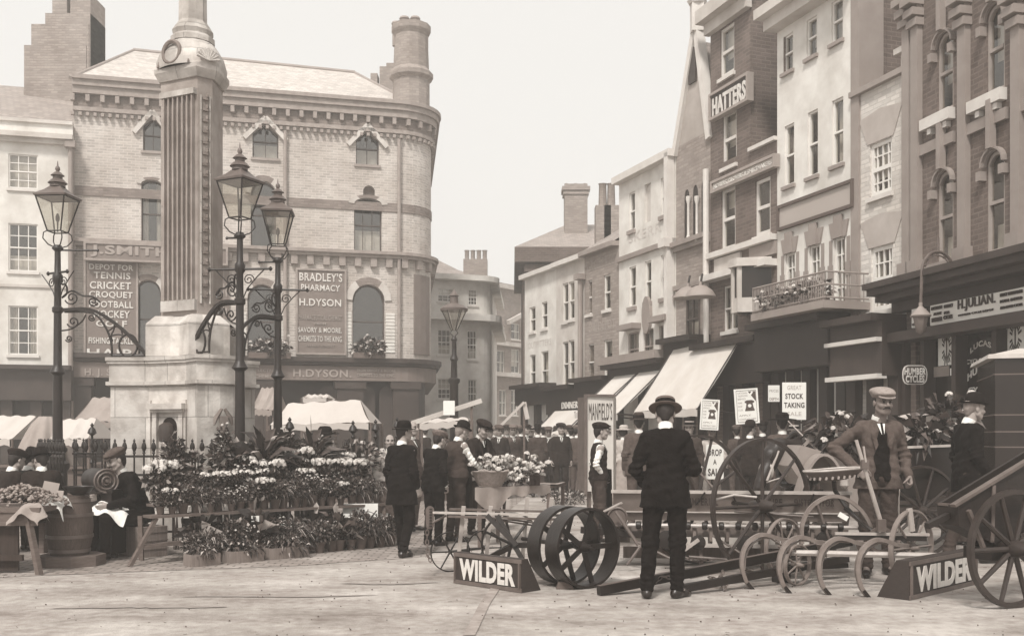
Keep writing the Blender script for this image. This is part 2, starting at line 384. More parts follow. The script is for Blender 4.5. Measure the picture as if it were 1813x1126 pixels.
    def text(s, mb, t, xl, xr, yt, yb, o, bold=.02, th=.02, arc=0):
        u0, z1 = s.uv(xl, yt, o); _, z0 = s.uv(xl, yb, o); u1, _ = s.uv(xr, yt, o)
        put_text(mb, t, s.W((u0 + u1) / 2, (z0 + z1) / 2, o), Vector((s.d.x, s.d.y, 0)), (0, 0, 1), abs(u1 - u0), z1 - z0, th, bold, arc)
def course(mb, path, z0, z1, o0, o1):
    """moulding along a plan polyline (2-D points, outward side on the right of travel = towards the camera)"""
    n = len(path); N = []
    for i in range(n):
        a = (path[i] - path[i - 1]).normalized() if i else None; b = (path[i + 1] - path[i]).normalized() if i < n - 1 else None
        f = lambda d: Vector((d.y, -d.x))
        q = f(a) if b is None else f(b) if a is None else ((f(a) + f(b)).normalized() / max(.5, (f(a) + f(b)).normalized().dot(f(a))))
        N.append(q)
    for i in range(n - 1):
        p, q = path[i], path[i + 1]; g = lambda v, o, z: (v[0].x + v[1].x * o, v[0].y + v[1].y * o, z)
        A, B = (p, N[i]), (q, N[i + 1])
        mb.boxp([g(A, o0, z0), g(B, o0, z0), g(B, o1, z0), g(A, o1, z0), g(A, o0, z1), g(B, o0, z1), g(B, o1, z1), g(A, o1, z1)])
    return mb
m_slate = M('roof_slate', 0.3, 0.12, 2, 0.7, 0.2, 20, kind='tiles', v2=0.22)
m_slateL = M('pale_roof_slate', 0.5, 0.08, 2, 0.8, 0.1, 20, kind='tiles', v2=0.42)
m_bB = M('buff_banded_brick', 0.5, 0.16, 1.3, 0.9, 0.3, 30, kind='brick', v2=0.62, stain=0.15, sscale=.6)
m_bBd = M('red_dressing_brick', 0.24, 0.2, 2, 0.9, 0.3, 30, kind='brick', v2=0.22)
m_terr = M('terracotta_trim', 0.32, 0.2, 5, 0.85, 0.3, 20)
m_signB = M('brown_sign_board', 0.19, 0.12, 3, 0.7); m_signd = M('dark_sign_board', 0.05, 0.15, 3, 0.6); m_let = M('pale_lettering', 0.62, 0.28, 9, 0.8); m_ghost = M('ghost_lettering', .56, .15, 6, .9); m_letf = M('faded_lettering', 0.34, 0.1, 5, 0.8)
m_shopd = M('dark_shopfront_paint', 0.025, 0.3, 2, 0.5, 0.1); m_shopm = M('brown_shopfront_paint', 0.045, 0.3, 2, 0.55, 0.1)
m_stuc = M('cream_stucco', 0.72, 0.09, 2.2, 0.9, 0.2, 12, stain=0.24, sscale=.8); m_stuc2 = M('pale_render', 0.58, 0.11, 2.4, 0.9, 0.2, 12, stain=0.22, sscale=.8)
m_brR = M('soot_brown_brick', 0.16, 0.2, 1.5, 0.9, 0.3, 30, kind='brick', v2=0.2, stain=0.2)
m_brP = M('whitewashed_brick', 0.62, 0.08, 1.5, 0.9, 0.3, 30, kind='brick', v2=0.55, stain=0.1)
m_brM = M('grey_buff_brick', 0.33, 0.12, 1.5, 0.9, 0.3, 30, kind='brick', v2=0.3, stain=0.15)
m_lead = M('lead_grey', 0.28, 0.15, 2, 0.6)
m_pot = M('chimney_pot_clay', 0.3, 0.15, 4, 0.9)

# ---------------------------------------------------------------- corner block with the pharmacy (B)
def line_at(x, x0, Z0, x1, Z1):
    A = Vector(((x0 - CX) * Z0 / F, Z0)); B = Vector(((x1 - CX) * Z1 / F, Z1)); d = B - A; t = (x - CX) / F; u = (t * A.y - A.x) / (d.x - t * d.y); return A.y + u * d.y
ZB0, ZB1 = 30.6, 33.0
rB = thing('corner_block', 'four storey banded brick building with rounded corner and tall painted sign panels behind the monument', 'building', (-8, 31.8, 0))
fb = Fac(rB, 130, ZB0, 706, ZB1)
wB = [fb.add(253, 287, 208, 267, 'point', nx=2), fb.add(447, 493, 218, 279, 'point', nx=2, cur=('low', .45)), fb.add(630, 671, 231, 291, 'point', nx=2, cur=('low', .5)),
      fb.add(250, 287, 318, 436, 'seg'), fb.add(444, 489, 320, 438, 'round'), fb.add(627, 676, 350, 444, 'seg', nx=3, cur=('low', .42)),
      fb.add(643, 664, 328, 347, 'round', blind=m_bBd),
      fb.add(240, 285, 495, 633, 'round'), fb.add(438, 490, 503, 634, 'round'), fb.add(624, 681, 503, 634, 'round')]
zsh = fb.uv(600, 642)[1]; ztop = fb.uv(420, 164)[1]
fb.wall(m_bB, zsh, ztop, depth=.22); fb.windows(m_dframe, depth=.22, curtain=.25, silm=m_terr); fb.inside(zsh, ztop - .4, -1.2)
# rounded corner and return flank
cpts = []; cc = fb.B - fb.n * 1.25
a0 = math.atan2(fb.n.y, fb.n.x)
for k in range(9): a = a0 + R(94) * k / 8; cpts.append(Vector((cc.x + 1.25 * math.cos(a), cc.y + 1.25 * math.sin(a))))
ret = cpts[-1] + Vector((-1.0, 9)); pathB = [fb.A] + cpts + [ret]
mb = MB(); pc = cpts + [ret]
for p, q in zip(pc, pc[1:]): mb.poly([(p.x, p.y, zsh), (q.x, q.y, zsh), (q.x, q.y, ztop), (p.x, p.y, ztop)])
mb.build('rounded_corner_wall', m_bB, rB, fix=False)
mb = MB(); fb.box(mb, 0.003, .3, 0, ztop - .01, -9, -.31); A2 = fb.W(.3, 0, -9); 
mb.boxp([(A2.x, A2.y - .3, 0), (ret.x - .3, ret.y - .3, 0), (ret.x - .3, ret.y, 0), (A2.x, A2.y, 0), (A2.x, A2.y - .3, ztop), (ret.x - .3, ret.y - .3, ztop), (ret.x - .3, ret.y, ztop), (A2.x, A2.y, ztop)])
mb.build('flank_wall', m_brM, rB)
zc = lambda x, y: fb.uv(x, y)[1]
mb = MB(); zt = zc(420, 160)
course(mb, pathB, zt - .12, zt, .002, .34); course(mb, pathB, zt - .3, zt - .12, .002, .27); course(mb, pathB, zt - .52, zt - .3, .002, .2)
course(mb, pathB, zt - 1.02, zt - .9, .002, .12)
# bracket blocks, dentils and bosses of the frieze
def along(path, step):
    out = []; L = 0
    for p, q in zip(path, path[1:]):
        d = q - p; l = d.length; t = (step - L % step) % step
        while t < l: out.append((p + d * (t / l), d / l)); t += step
        L += l
    return out
for p, d in along(pathB, .42):
    n = Vector((d.y, -d.x)); c = p + n * .1; mb.box((c.x, c.y, zt - .64), (.12, .18, .2), math.atan2(d.y, d.x))
for p, d in along(pathB, .21):
    n = Vector((d.y, -d.x)); c = p + n * .1; mb.box((c.x, c.y, zt - 1.12), (.09, .12, .1), math.atan2(d.y, d.x))
mb.build('cornice', m_terr, rB)
mb = MB(); zf = zt - .9
course(mb, pathB, zf, zt - .54, .002, .05); mb.build('frieze', m_bBd, rB)
mb = MB()
for y0, y1, o in ((345, 361, .03), ): course(mb, pathB, zc(420, y1), zc(420, y0), .002, o)
mb.build('brick_band', m_bBd, rB)
mb = MB(); z4 = zc(420, 436); course(mb, pathB, z4 - .1, z4, .002, .26); course(mb, pathB, z4 - .2, z4 - .1, .002, .18)
for p, d in along(pathB, .5):
    n = Vector((d.y, -d.x)); c = p + n * .07; mb.box((c.x, c.y, z4 - .34), (.2, .16, .3), math.atan2(d.y, d.x))
mb.build('corbel_table', m_terr, rB)
# arch heads of pale and dark brick, rain pipe, string lines
for w_ in wB:
    mb = MB(); mb2 = MB()
    if w_['kind'] in ('round', 'seg') and not w_.get('blind'):
        u0, u1, a, b = w_['r']; sh = fb.shape(u0, u1, a, b, w_['kind']); c = (u0 + u1) / 2; zs = sh[0][1]
        for i, (p, q) in enumerate(zip(sh, sh[1:])):
            k = 1.42; P2 = (c + (p[0] - c) * k, zs + (p[1] - zs) * k + .02); Q2 = (c + (q[0] - c) * k, zs + (q[1] - zs) * k + .02)
            (mb if i in (0, 1, 2, 7, 8, 9) else mb2).boxp([fb.W(*p, .002), fb.W(*q, .002), fb.W(*q, .05), fb.W(*p, .05), fb.W(*P2, .002), fb.W(*Q2, .002), fb.W(*Q2, .05), fb.W(*P2, .05)])
    if w_['kind'] == 'point':
        u0, u1, a, b = w_['r']; c = (u0 + u1) / 2
        for x0 in (u0 - .25, u1 + .25): mb.bar(fb.W(x0, b - .5, .06), fb.W(c, b + .18, .06), .12, .14, up=(0, 0, 1))
    if mb.v: mb.build('arch_stones', m_stuc2, rB)
    if mb2.v: mb2.build('arch_crown', m_bBd, rB)
for w_ in wB[-3:]:
    for e in (0, 1):
        mb = MB()
        for k in range(int((zc(420, 470) - zsh - .4) / .11)):      # striped jambs beside the first-floor windows
            u = w_['r'][e] + (.03 if e else -.33); z = zsh + .35 + k * .11
            if z < w_['r'][3] - .9: fb.box(mb, u, u + .3, z, z + .055, .002, .022)
        fb.box(mb, u + .01, u + .29, zsh + .35, w_['r'][3] - .9, .002, .006); mb.build('striped_jamb', m_stuc, rB)
mb = MB()
for x in (505, 706): mb = MB(); p = fb.uv(x, 500)[0]; mb.tube([fb.W(p, zsh, .1), fb.W(p, zt - 1.2, .1)], .06); mb.build('rain_pipe', m_terr, rB)
# painted sign panels
def board(parent, fac, name, xl, xr, yt, yb, o0, o1, mat, lines=(), lmat=None, frame=None, label=None):
    mb = MB(); fac.pbox(mb, xl, xr, yt, yb, o0, o1); bd = mb.build(name, mat, parent, label=label)
    if frame:
        mb = MB(); t = .06; u0, z1 = fac.uv(xl, yt, o1); _, z0 = fac.uv(xl, yb, o1); u1, _ = fac.uv(xr, yt, o1)
        fac.box(mb, u0 - t, u1 + t, z1, z1 + t, o0, o1 + .04); fac.box(mb, u0 - t, u1 + t, z0 - t, z0, o0, o1 + .04); fac.box(mb, u0 - t, u0, z0, z1, o0, o1 + .04); fac.box(mb, u1, u1 + t, z0, z1, o0, o1 + .04)
        mb.build('board_frame', frame, bd)
    for ln in lines:
        mb = MB(); fac.text(mb, ln[0], ln[1], ln[2], ln[3], ln[4], o1 + .003, *[q for q in ln[5:] if not isinstance(q, bpy.types.Material)])
        mb.build('lettering', (ln[-1] if isinstance(ln[-1], bpy.types.Material) else lmat) or m_let, bd, angle=None, fix=False)
    return bd
board(rB, fb, 'sign_panel', 527, 610, 478, 624, .01, .07, m_signB, [('BRADLEY\'S', 530, 606, 482, 497), ('PHARMACY', 533, 602, 503, 514), ('H.DYSON', 530, 604, 528, 541), ('PHARMACEUTICAL CHEMIST', 528, 605, 557, 566, .005, m_letf),
      ('FROM', 557, 577, 571, 575, m_letf), ('SAVORY & MOORE.', 528, 605, 579, 588, .01), ('CHEMISTS TO THE KING', 528, 605, 594, 604, .008), ('143 NEW BOND ST', 543, 592, 610, 614, .0, m_letf)], m_let, m_terr)
board(rB, fb, 'name_board', 152, 400, 431, 457, .2, .34, m_signB, [('J.SMITH', 160, 300, 433, 454, .03, m_letf)], m_let, m_terr)
board(rB, fb, 'sign_panel', 152, 241, 460, 634, .01, .07, m_signB, [('DEPOT FOR', 158, 236, 467, 477), ('TENNIS', 166, 231, 481, 493), ('CRICKET', 159, 232, 498, 511), ('CROQUET', 158, 235, 515, 528), ('FOOTBALL', 158, 236, 532, 544), ('HOCKEY', 166, 230, 549, 562),
      ('GOLF', 170, 225, 567, 578), ('FISHING TACKLE', 157, 236, 597, 608), ('HAIR', 154, 238, 617, 632)], m_let, m_terr)
board(rB, fb, 'sign_panel', 392, 406, 440, 634, .01, .07, m_signB, [('I\nN\nG\nS', 395, 402, 470, 590, m_letf)], m_let)
# dark panel set into the rounded corner
mb = MB(); za, zb = fb.uv(706, 626)[1], fb.uv(706, 484)[1]; course(mb, cpts[2:6], za, zb, .004, .05); mb.build('corner_panel', m_signB, rB)
# shopfront below
mb = MB(); course(mb, pathB, zsh, zsh + .14, -.2, .36); course(mb, pathB, zsh - .1, zsh, -.2, .27)
mb.build('shop_cornice', m_shopm, rB)
mb = MB(); zfa = fb.uv(600, 674)[1]; course(mb, pathB, zfa, zsh - .12, -.3, .18); fas = mb.build('shop_fascia', m_signB, rB)
for t_, a, b, c_, d_, mt in (('H.DYSON.', 519, 622, 653, 667, m_letf), ('FROM SAVORY & MOORE', 632, 700, 653, 658, m_letf), ('CHEMISTS TO THE KING', 632, 698, 661, 667, m_letf), ('ELECTRIC', 452, 490, 653, 658, m_letf), ('CHEMIST', 452, 486, 663, 669, m_letf), ('H. J. SMITH', 150, 240, 652, 668, m_letf)):
    mb = MB(); fb.text(mb, t_, a, b, c_, d_, .185); mb.build('lettering', mt, fas, fix=False, angle=None)
for x in (136, 250, 455, 620, 718):
    mb = MB(); u = fb.uv(x, 700)[0]; fb.box(mb, u - .42, u + .42, 0, zfa - .25, -.3, .08); fb.box(mb, u - .5, u + .5, zfa - .25, zfa, -.3, .14); mb.build('shop_pilaster', m_shopm, rB)
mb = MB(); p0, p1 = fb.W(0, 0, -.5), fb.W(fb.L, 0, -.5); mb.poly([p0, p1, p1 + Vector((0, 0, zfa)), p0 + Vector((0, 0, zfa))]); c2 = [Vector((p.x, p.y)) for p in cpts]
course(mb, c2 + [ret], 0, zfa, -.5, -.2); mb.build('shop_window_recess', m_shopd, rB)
for xl, xr in ((560, 612), (632, 665), (672, 700)):
    mb = MB(); u0 = fb.uv(xl, 700)[0]; u1 = fb.uv(xr, 700)[0]; sh = fb.shape(u0, u1, .8, zfa - .15, 'round'); lp = [(u0, .8)] + sh + [(u1, .8)]
    mb.prism([fb.W(p[0], p[1], -.18) for p in lp], tuple(Vector((fb.n.x, fb.n.y, 0)) * .04)); mb.build('shop_arch_light', m_shopm, rB)
# flower boxes on the first-floor sills are added with the plants
# hipped slate roof
mb = MB(); ins = .3; e0 = fb.W(-.1, zt, -.1); e1 = Vector((cpts[3].x, cpts[3].y, zt)); e2 = Vector((ret.x, ret.y, zt)); e3 = fb.W(-.1, zt, -9)
rd0 = P(236, 90, 35.8); rd1 = P(628, 121, 38.0); rd1.z = rd0.z
mb.poly([e0, e1, rd1, rd0]); mb.poly([e1, e2, rd1]); mb.poly([e2, e3, rd0, rd1]); mb.poly([e3, e0, rd0]); mb.build('roof', m_slateL, rB, fix=False)
mb = MB(); mb.tube([rd0, rd1], .09); mb.tube([e1, rd1], .06); mb.tube([e0, rd0], .06); mb.build('ridge_tiles', m_lead, rB)
mb = MB()     # right-hand round stack on the corner
cR = P(728, 190, 34.2); mb.lathe([(.62, -.3), (.62, 1.1), (.74, 1.2), (.74, 1.35), (.6, 1.5), (.56, 2.6), (.66, 2.75), (.66, 2.95), (.5, 3.0)], (cR.x, cR.y, zt), 12, False)
mb.build('chimney_stack', m_brM, rB)
mb = MB()
for x, y in ((702, 56), (716, 47), (735, 47), (751, 60)): p = P(x, y, 34.2); mb.lathe([(.14, -.5), (.14, .2), (.18, .24), (.15, .3)], p, 10)
mb.build('chimney_pot', m_pot, rB)
mb = MB()
for x0, x1, y in ((656, 668, 130), (672, 684, 118), (684, 697, 112)): a, b = P(x0, y, 40), P(x1, y, 40); mb.boxp([(a.x, 40, zt), (b.x, 40, zt), (b.x, 40.6, zt), (a.x, 40.6, zt), (a.x, 40, a.z), (b.x, 40, a.z), (b.x, 40.6, a.z), (a.x, 40.6, a.z)])
mb.build('back_stack', m_brM, rB)

# ---------------------------------------------------------------- pale house at far left (A) with its great stack
xA = -160; ZA = line_at(xA, 130, ZB0, 706, ZB1); rA = thing('pale_terrace_house', 'pale rendered three storey house with sash windows and parapet at far left', 'building', (-16, 30, 0))
fa = Fac(rA, xA, ZA - .3, 129, ZB0 - .3); zat = fa.uv(60, 218)[1]; zs_ = fa.uv(60, 655)[1]
for y0, y1, cu in ((272, 333, ('blind', .95)), (395, 480, ('low', .35)), (541, 628, None)):
    fa.add(15, 67, y0, y1, nx=3, nz=4, cur=cu); fa.add(-110, -50, y0, y1, nx=3, nz=4)
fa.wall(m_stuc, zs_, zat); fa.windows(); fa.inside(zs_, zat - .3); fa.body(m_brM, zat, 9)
mb = MB(); z_ = fa.uv(60, 240)[1]; fa.box(mb, 0, fa.L + .03, z_ - .12, z_ + .02, .002, .3); fa.box(mb, 0, fa.L + .02, z_ - .25, z_ - .12, .002, .16); fa.box(mb, 0, fa.L, zat, zat + .1, -.2, .08)
z_ = fa.uv(60, 507)[1]; fa.box(mb, 0, fa.L, z_ - .04, z_ + .04, .002, .05); mb.build('cornice', m_stuc2, rA)
mb = MB(); u = fa.uv(126, 400)[0]; mb.tube([fa.W(u, zs_, .12), fa.W(u, zat - .5, .12)], .07); fa.box(mb, u - .14, u + .14, zat - .7, zat - .5, .01, .26); mb.build('rain_pipe', m_lead, rA)
mb = MB(); fa.box(mb, 0, fa.L, zs_ - .9, zs_, -.3, .32); fa.box(mb, 0, fa.L, zs_, zs_ + .12, -.2, .55); fa.box(mb, 0, fa.L, 0, .5, -.3, .1)
for u in np.linspace(.2, fa.L - .2, 6): fa.box(mb, u - .15, u + .15, .5, zs_ - .9, -.3, .12)
mb.build('shopfront', m_shopm, rA)
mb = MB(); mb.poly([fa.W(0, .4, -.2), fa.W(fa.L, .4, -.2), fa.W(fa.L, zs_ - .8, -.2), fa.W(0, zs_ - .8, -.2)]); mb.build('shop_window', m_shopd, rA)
mb = MB(); z0_ = zat; rz = fa.uv(60, 143)[1] + 1.2
mb.poly([fa.W(-1, z0_, -.25), fa.W(fa.L, z0_, -.25), fa.W(fa.L, rz, -4.5), fa.W(-1, rz, -4.5)]); mb.poly([fa.W(-1, rz, -4.5), fa.W(fa.L, rz, -4.5), fa.W(fa.L, z0_, -9), fa.W(-1, z0_, -9)]); mb.build('roof', m_slate, rA, fix=False)
mb = MB()      # stepped party stack
for x0, x1, y0, d in ((42, 158, 160, 0), (42, 152, 80, .02), (54, 156, 42, .05), (78, 158, 22, .08), (90, 116, -12, .1), (122, 158, -14, .1)):
    a, b = P(x0, y0, 33.2), P(x1, y0, 33.2); mb.boxp([(a.x, 33.2 + d, 9), (b.x, 33.2 + d, 9), (b.x, 34.6 - d, 9), (a.x, 34.6 - d, 9), (a.x, 33.2 + d, a.z), (b.x, 33.2 + d, a.z), (b.x, 34.6 - d, a.z), (a.x, 34.6 - d, a.z)])
mb.build('party_chimney_stack', m_brM, rA)

# ---------------------------------------------------------------- street closing behind (C, D)
rC = thing('pale_corner_house', 'hazy pale three storey house with rounded end beyond the pharmacy corner', 'building', (-2.5, 45, 0))
fc = Fac(rC, 735, 44.5, 850, 45.5)
for q in ((775, 803, 510, 534), (829, 845, 512, 540), (775, 798, 583, 628), (827, 844, 585, 636), (775, 798, 670, 706), (828, 844, 672, 722)): fc.add(*q, nx=3, nz=4, cur=('low', .4) if q[2] > 560 and q[2] < 600 else None)
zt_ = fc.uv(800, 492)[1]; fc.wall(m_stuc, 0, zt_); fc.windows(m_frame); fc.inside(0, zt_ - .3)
cp = []; cc = fc.B - fc.n * .7; a0 = math.atan2(fc.n.y, fc.n.x)
for k in range(7): a = a0 + R(95) * k / 6; cp.append(Vector((cc.x + .7 * math.cos(a), cc.y + .7 * math.sin(a))))
pC = [fc.A] + cp + [cp[-1] + Vector((.2, 9))]
mb = MB()
for p, q in zip(pC[1:], pC[2:]): mb.poly([(p.x, p.y, 0), (q.x, q.y, 0), (q.x, q.y, zt_), (p.x, p.y, zt_)])
mb.build('rounded_end_wall', m_stuc, rC, fix=False)
mb = MB(); course(mb, pC, zt_ - .12, zt_ + .12, .002, .4); z_ = fc.uv(800, 562)[1]; course(mb, pC, z_ - .15, z_ + .15, .002, .5); mb.build('cornice', m_stuc, rC)
mb = MB(); mb.poly([(fc.A.x, fc.A.y, zt_), (cp[2].x, cp[2].y, zt_), (cp[2].x - 1.5, 49, zt_ + 1), (fc.A.x, 49, zt_ + 1.8)]); mb.poly([(cp[2].x, cp[2].y, zt_), (cp[-1].x, 54, zt_), (cp[2].x - 1.5, 49, zt_ + 1)]); mb.build('roof', m_slate, rC, fix=False)
mb = MB(); a = P(842, 480, 47); mb.box((a.x, 47, a.z - .3), (1.1, .7, 1.6)); [mb.lathe([(.1, 0), (.1, .4), (.13, .45)], (a.x + k * .25, 47, a.z + .5), 8) for k in (-1.6, -.5, .6, 1.7)]; mb.build('chimney_stack', m_brM, rC)
rD = thing('far_street_houses', 'faint hazy brick house closing the end of the street', 'building', (2, 60, 0))
fd = Fac(rD, 850, 58, 960, 63)
for q in ((880, 893, 575, 605), (905, 920, 572, 600), (880, 893, 620, 662), (905, 920, 618, 660), (884, 896, 690, 735), (905, 916, 690, 735)): fd.add(*q, nx=2, nz=2)
zt_ = fd.uv(900, 503)[1]; fd.wall(m_brM, 0, zt_); fd.windows(m_frame); fd.inside(0, zt_ - .3); fd.body(m_brM, zt_, 8)
mb = MB()
for y in (610, 664, 510): z_ = fd.uv(900, y)[1]; fd.box(mb, 0, fd.L, z_ - .12, z_ + .12, .002, .3)
mb.bar(fd.W(2.4, fd.uv(900, 572)[1], .2), fd.W(5, fd.uv(900, 540)[1], .2), .2, .25); mb.build('string_course', m_stuc2, rD)
# low garden-end wall and hoarding linking the far houses, left of the street
# ================================================================== RIGHT-HAND ROW
LX = [(929, 33.4), (985, 31.15), (1035, 29.4), (1096, 27.55), (1197, 24.68), (1258, 23.23), (1376, 20.78), (1510, 18.53), (1605, 17.17), (1960, 13.0)]
def house(i, name, label, top, D=9):
    x0, Z0 = LX[i]; x1, Z1 = LX[i + 1]; r = thing(name, label, 'building', (((x0 + x1) / 2 - CX) * Z0 / F, Z0, 0)); f = Fac(r, x0, Z0, x1, Z1); f.zt = f.uv(x0, top)[1]; return r, f
def shop(f, r, ytop, ybot, mat, x=None, pil=3, proj=.35, glass=None, fz=None, name='shopfront'):
    """fascia board, cornice, stall riser and pilasters across the whole front"""
    x = x or 0; z1 = ytop; z0 = ybot; mb = MB(); f.box(mb, 0, f.L, z0, z1 - .12, -.28, proj); f.box(mb, 0, f.L, z1 - .12, z1, -.28, proj + .22); f.box(mb, 0, f.L, 0, .55, -.28, .1)
    for k in range(pil): u = .15 + (f.L - .3) * k / (pil - 1); f.box(mb, u - .13, u + .13, .55, z0, -.28, .16)
    sh = mb.build(name, mat, r)
    for k in range(pil - 1):
        ua = .15 + (f.L - .3) * k / (pil - 1) + .13; ub = .15 + (f.L - .3) * (k + 1) / (pil - 1) - .13; g = MB()
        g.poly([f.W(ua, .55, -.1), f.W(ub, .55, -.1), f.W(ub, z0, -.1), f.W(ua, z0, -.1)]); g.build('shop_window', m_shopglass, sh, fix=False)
    return sh
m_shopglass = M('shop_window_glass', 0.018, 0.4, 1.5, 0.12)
m_awn = M('awning_canvas', 0.6, 0.05, 2, 0.95, 0.15, 8, stain=0.1, sscale=1.5); m_awnw = M('brown_canvas', 0.2, .15, 2, .95)
def text_on(f, parent, lines, o, mat=None):
    for ln in lines:
        mb = MB(); f.text(mb, ln[0], *ln[1:5], o, *ln[5:]); mb.build('lettering', mat or m_letf, parent, angle=None, fix=False)
# --- E1
r1, f1 = house(0, 'small_white_shop_house', 'narrow white rendered house furthest along the right side of the street', 492)
for q in ((938, 948, 545, 589), (959, 969, 536, 583), (938, 948, 629, 691), (958, 971, 623, 691)): f1.add(*q, cur=('blind', .5) if q[2] < 550 else None)
f1.wall(m_stuc, 0, f1.zt); f1.windows(); f1.inside(0, f1.zt - .2); f1.body(m_brM, f1.zt); zs1 = f1.uv(929, 692)[1]
mb = MB(); f1.box(mb, -.05, f1.L, f1.zt - .08, f1.zt + .06, .002, .2); mb.build('coping', m_sill, r1); shop(f1, r1, zs1 + .15, zs1 - .5, m_shopd)
text_on(f1, r1, [('OUTFITTERS', 935, 976, 607, 618, .005, .003)], .006, m_ghost)
# --- E2
r2, f2 = house(1, 'white_tea_house', 'cream rendered house with paired sash windows and downpipe beside the brick house', 471)
for q in ((996, 1006, 503, 571), (1007, 1017, 500, 567), (996, 1006, 606, 684), (1007, 1017, 603, 680)): f2.add(*q, cur=('blind', .55) if q[2] < 550 else ('low', .3))
f2.wall(m_stuc2, 0, f2.zt); f2.windows(); f2.inside(0, f2.zt - .2); f2.body(m_brM, f2.zt)
mb = MB(); f2.box(mb, 0, f2.L, f2.zt - .08, f2.zt + .06, .002, .2); mb.build('coping', m_sill, r2)
z2 = f2.uv(985, 700)[1]; s2 = shop(f2, r2, z2 + .25, z2 - .6, m_shopd)
text_on(f2, s2, [('DINNERS', 995, 1027, 712, 724, .02), ('TEAS', 1003, 1022, 730, 740, .02)], .36, m_let)
text_on(f2, r2, [('CAINE\'S', 989, 1013, 470, 490, .01, .003)], .004, m_ghost)
mb = MB(); mb.tube([f2.W(f2.L - .05, z2, .12), f2.W(f2.L - .05, f2.uv(1030, 490)[1], .12)], .07); f2.box(mb, f2.L - .2, f2.L + .1, f2.uv(1030, 497)[1], f2.uv(1030, 487)[1], .02, .26); mb.build('rain_pipe', m_lead, r2)
# --- E3 brick
r3, f3 = house(2, 'grey_brick_shop_house', 'grey brick house with white window reveals, faded wall lettering and pitched roof', 453)
for q in ((1039, 1048, 498, 558), (1069, 1081, 488, 550), (1040, 1052, 610, 674), (1069, 1084, 603, 668)): f3.add(*q, cur=('blind', .7) if q[2] < 550 else ('blind', .35))
f3.wall(m_brM, 0, f3.zt); f3.windows(); f3.inside(0, f3.zt - .2); f3.body(m_brM, f3.zt)
mb = MB(); f3.box(mb, 0, f3.L, f3.zt - .05, f3.zt + .08, .002, .22); mb.build('gutter', m_lead, r3)
mb = MB(); mb.poly([f3.W(0, f3.zt + .05, .2), f3.W(f3.L, f3.zt + .05, .2), f3.W(f3.L, f3.zt + 2.2, -3.4), f3.W(0, f3.zt + 2.2, -3.4)]); mb.poly([f3.W(0, f3.zt + .05, -9), f3.W(0, f3.zt + 2.2, -3.4), f3.W(f3.L, f3.zt + 2.2, -3.4), f3.W(f3.L, f3.zt + .05, -9)])
mb.poly([f3.W(0, f3.zt, .0), f3.W(0, f3.zt, -9), f3.W(0, f3.zt + 2.1, -3.4)]); mb.build('roof', m_slate, r3, fix=False)
text_on(f3, r3, [('C.R.COLE & CO', 1040, 1088, 465, 482, .0, .003), ('OIL DEPOT', 1042, 1089, 573, 590, .02, .003)], .004)
z3 = f3.uv(1035, 690)[1]; shop(f3, r3, z3 + .3, z3 - .5, m_shopd)
mb = MB()
for x, w_ in ((1067, 14), (1082, 12)): a = P(x, 340, 33.5); mb.box((a.x, 33.5, 7.4), (.5, .5, 3.2)); a.z = 9.0; mb.lathe([(.14, 0), (.12, .7), (.15, .75)], a, 8)
mb.build('chimney_stack', m_brM, r3)
# --- overhanging-eaves house behind
rb_ = thing('wide_eaved_house', 'dark gabled house with broad overhanging eaves and tall chimney behind the white shops', 'building', (5, 44, 0))
mb = MB(); a = P(926, 490, 42); b = P(1075, 440, 42); ze = P(926, 437, 42).z; mb.boxp([(a.x, 42, 0), (b.x, 42, 0), (b.x, 50, 0), (a.x, 50, 0), (a.x, 42, ze), (b.x, 42, ze), (b.x, 50, ze), (a.x, 50, ze)]); mb.build('wall', m_brR, rb_)
mb = MB(); a2 = P(911, 437, 41.4); ze = 8.5; mb.box(((a2.x + b.x) / 2, 45.5, ze + .26), (b.x - a2.x, 9.2, .6)); mb.box(((a2.x + b.x) / 2 + .2, 45.5, ze - .25), (b.x - a2.x - .4, 8.8, .3)); mb.build('eaves', m_brR, rb_)
mb = MB(); q0, q1 = Vector((a2.x, 40.9, ze + .56)), Vector((b.x, 40.9, ze + .56)); q2, q3 = Vector((b.x, 50.1, ze + .56)), Vector((a2.x, 50.1, ze + .56)); t0, t1 = P(1003, 398, 45.5), Vector((b.x, 45.5, 0)); t1.z = t0.z
mb.poly([q0, q1, t1, t0]); mb.poly([q1, q2, t1]); mb.poly([q2, q3, t0, t1]); mb.poly([q3, q0, t0]); mb.build('roof', m_slate, rb_, fix=False)
mb = MB(); a = P(1019, 350, 44); mb.box((a.x, 44, a.z - .9), (.98, .8, 2.8)); mb.box((a.x, 44, a.z + .3), (1.2, 1, .16)); mb.box((a.x, 44, a.z + .12), (1.1, .9, .14))
for k in (-.4, 0, .4): mb.lathe([(.1, .36), (.08, .6)], (a.x + k, 44, a.z), 8)
mb.build('chimney_stack', m_brM, rb_)
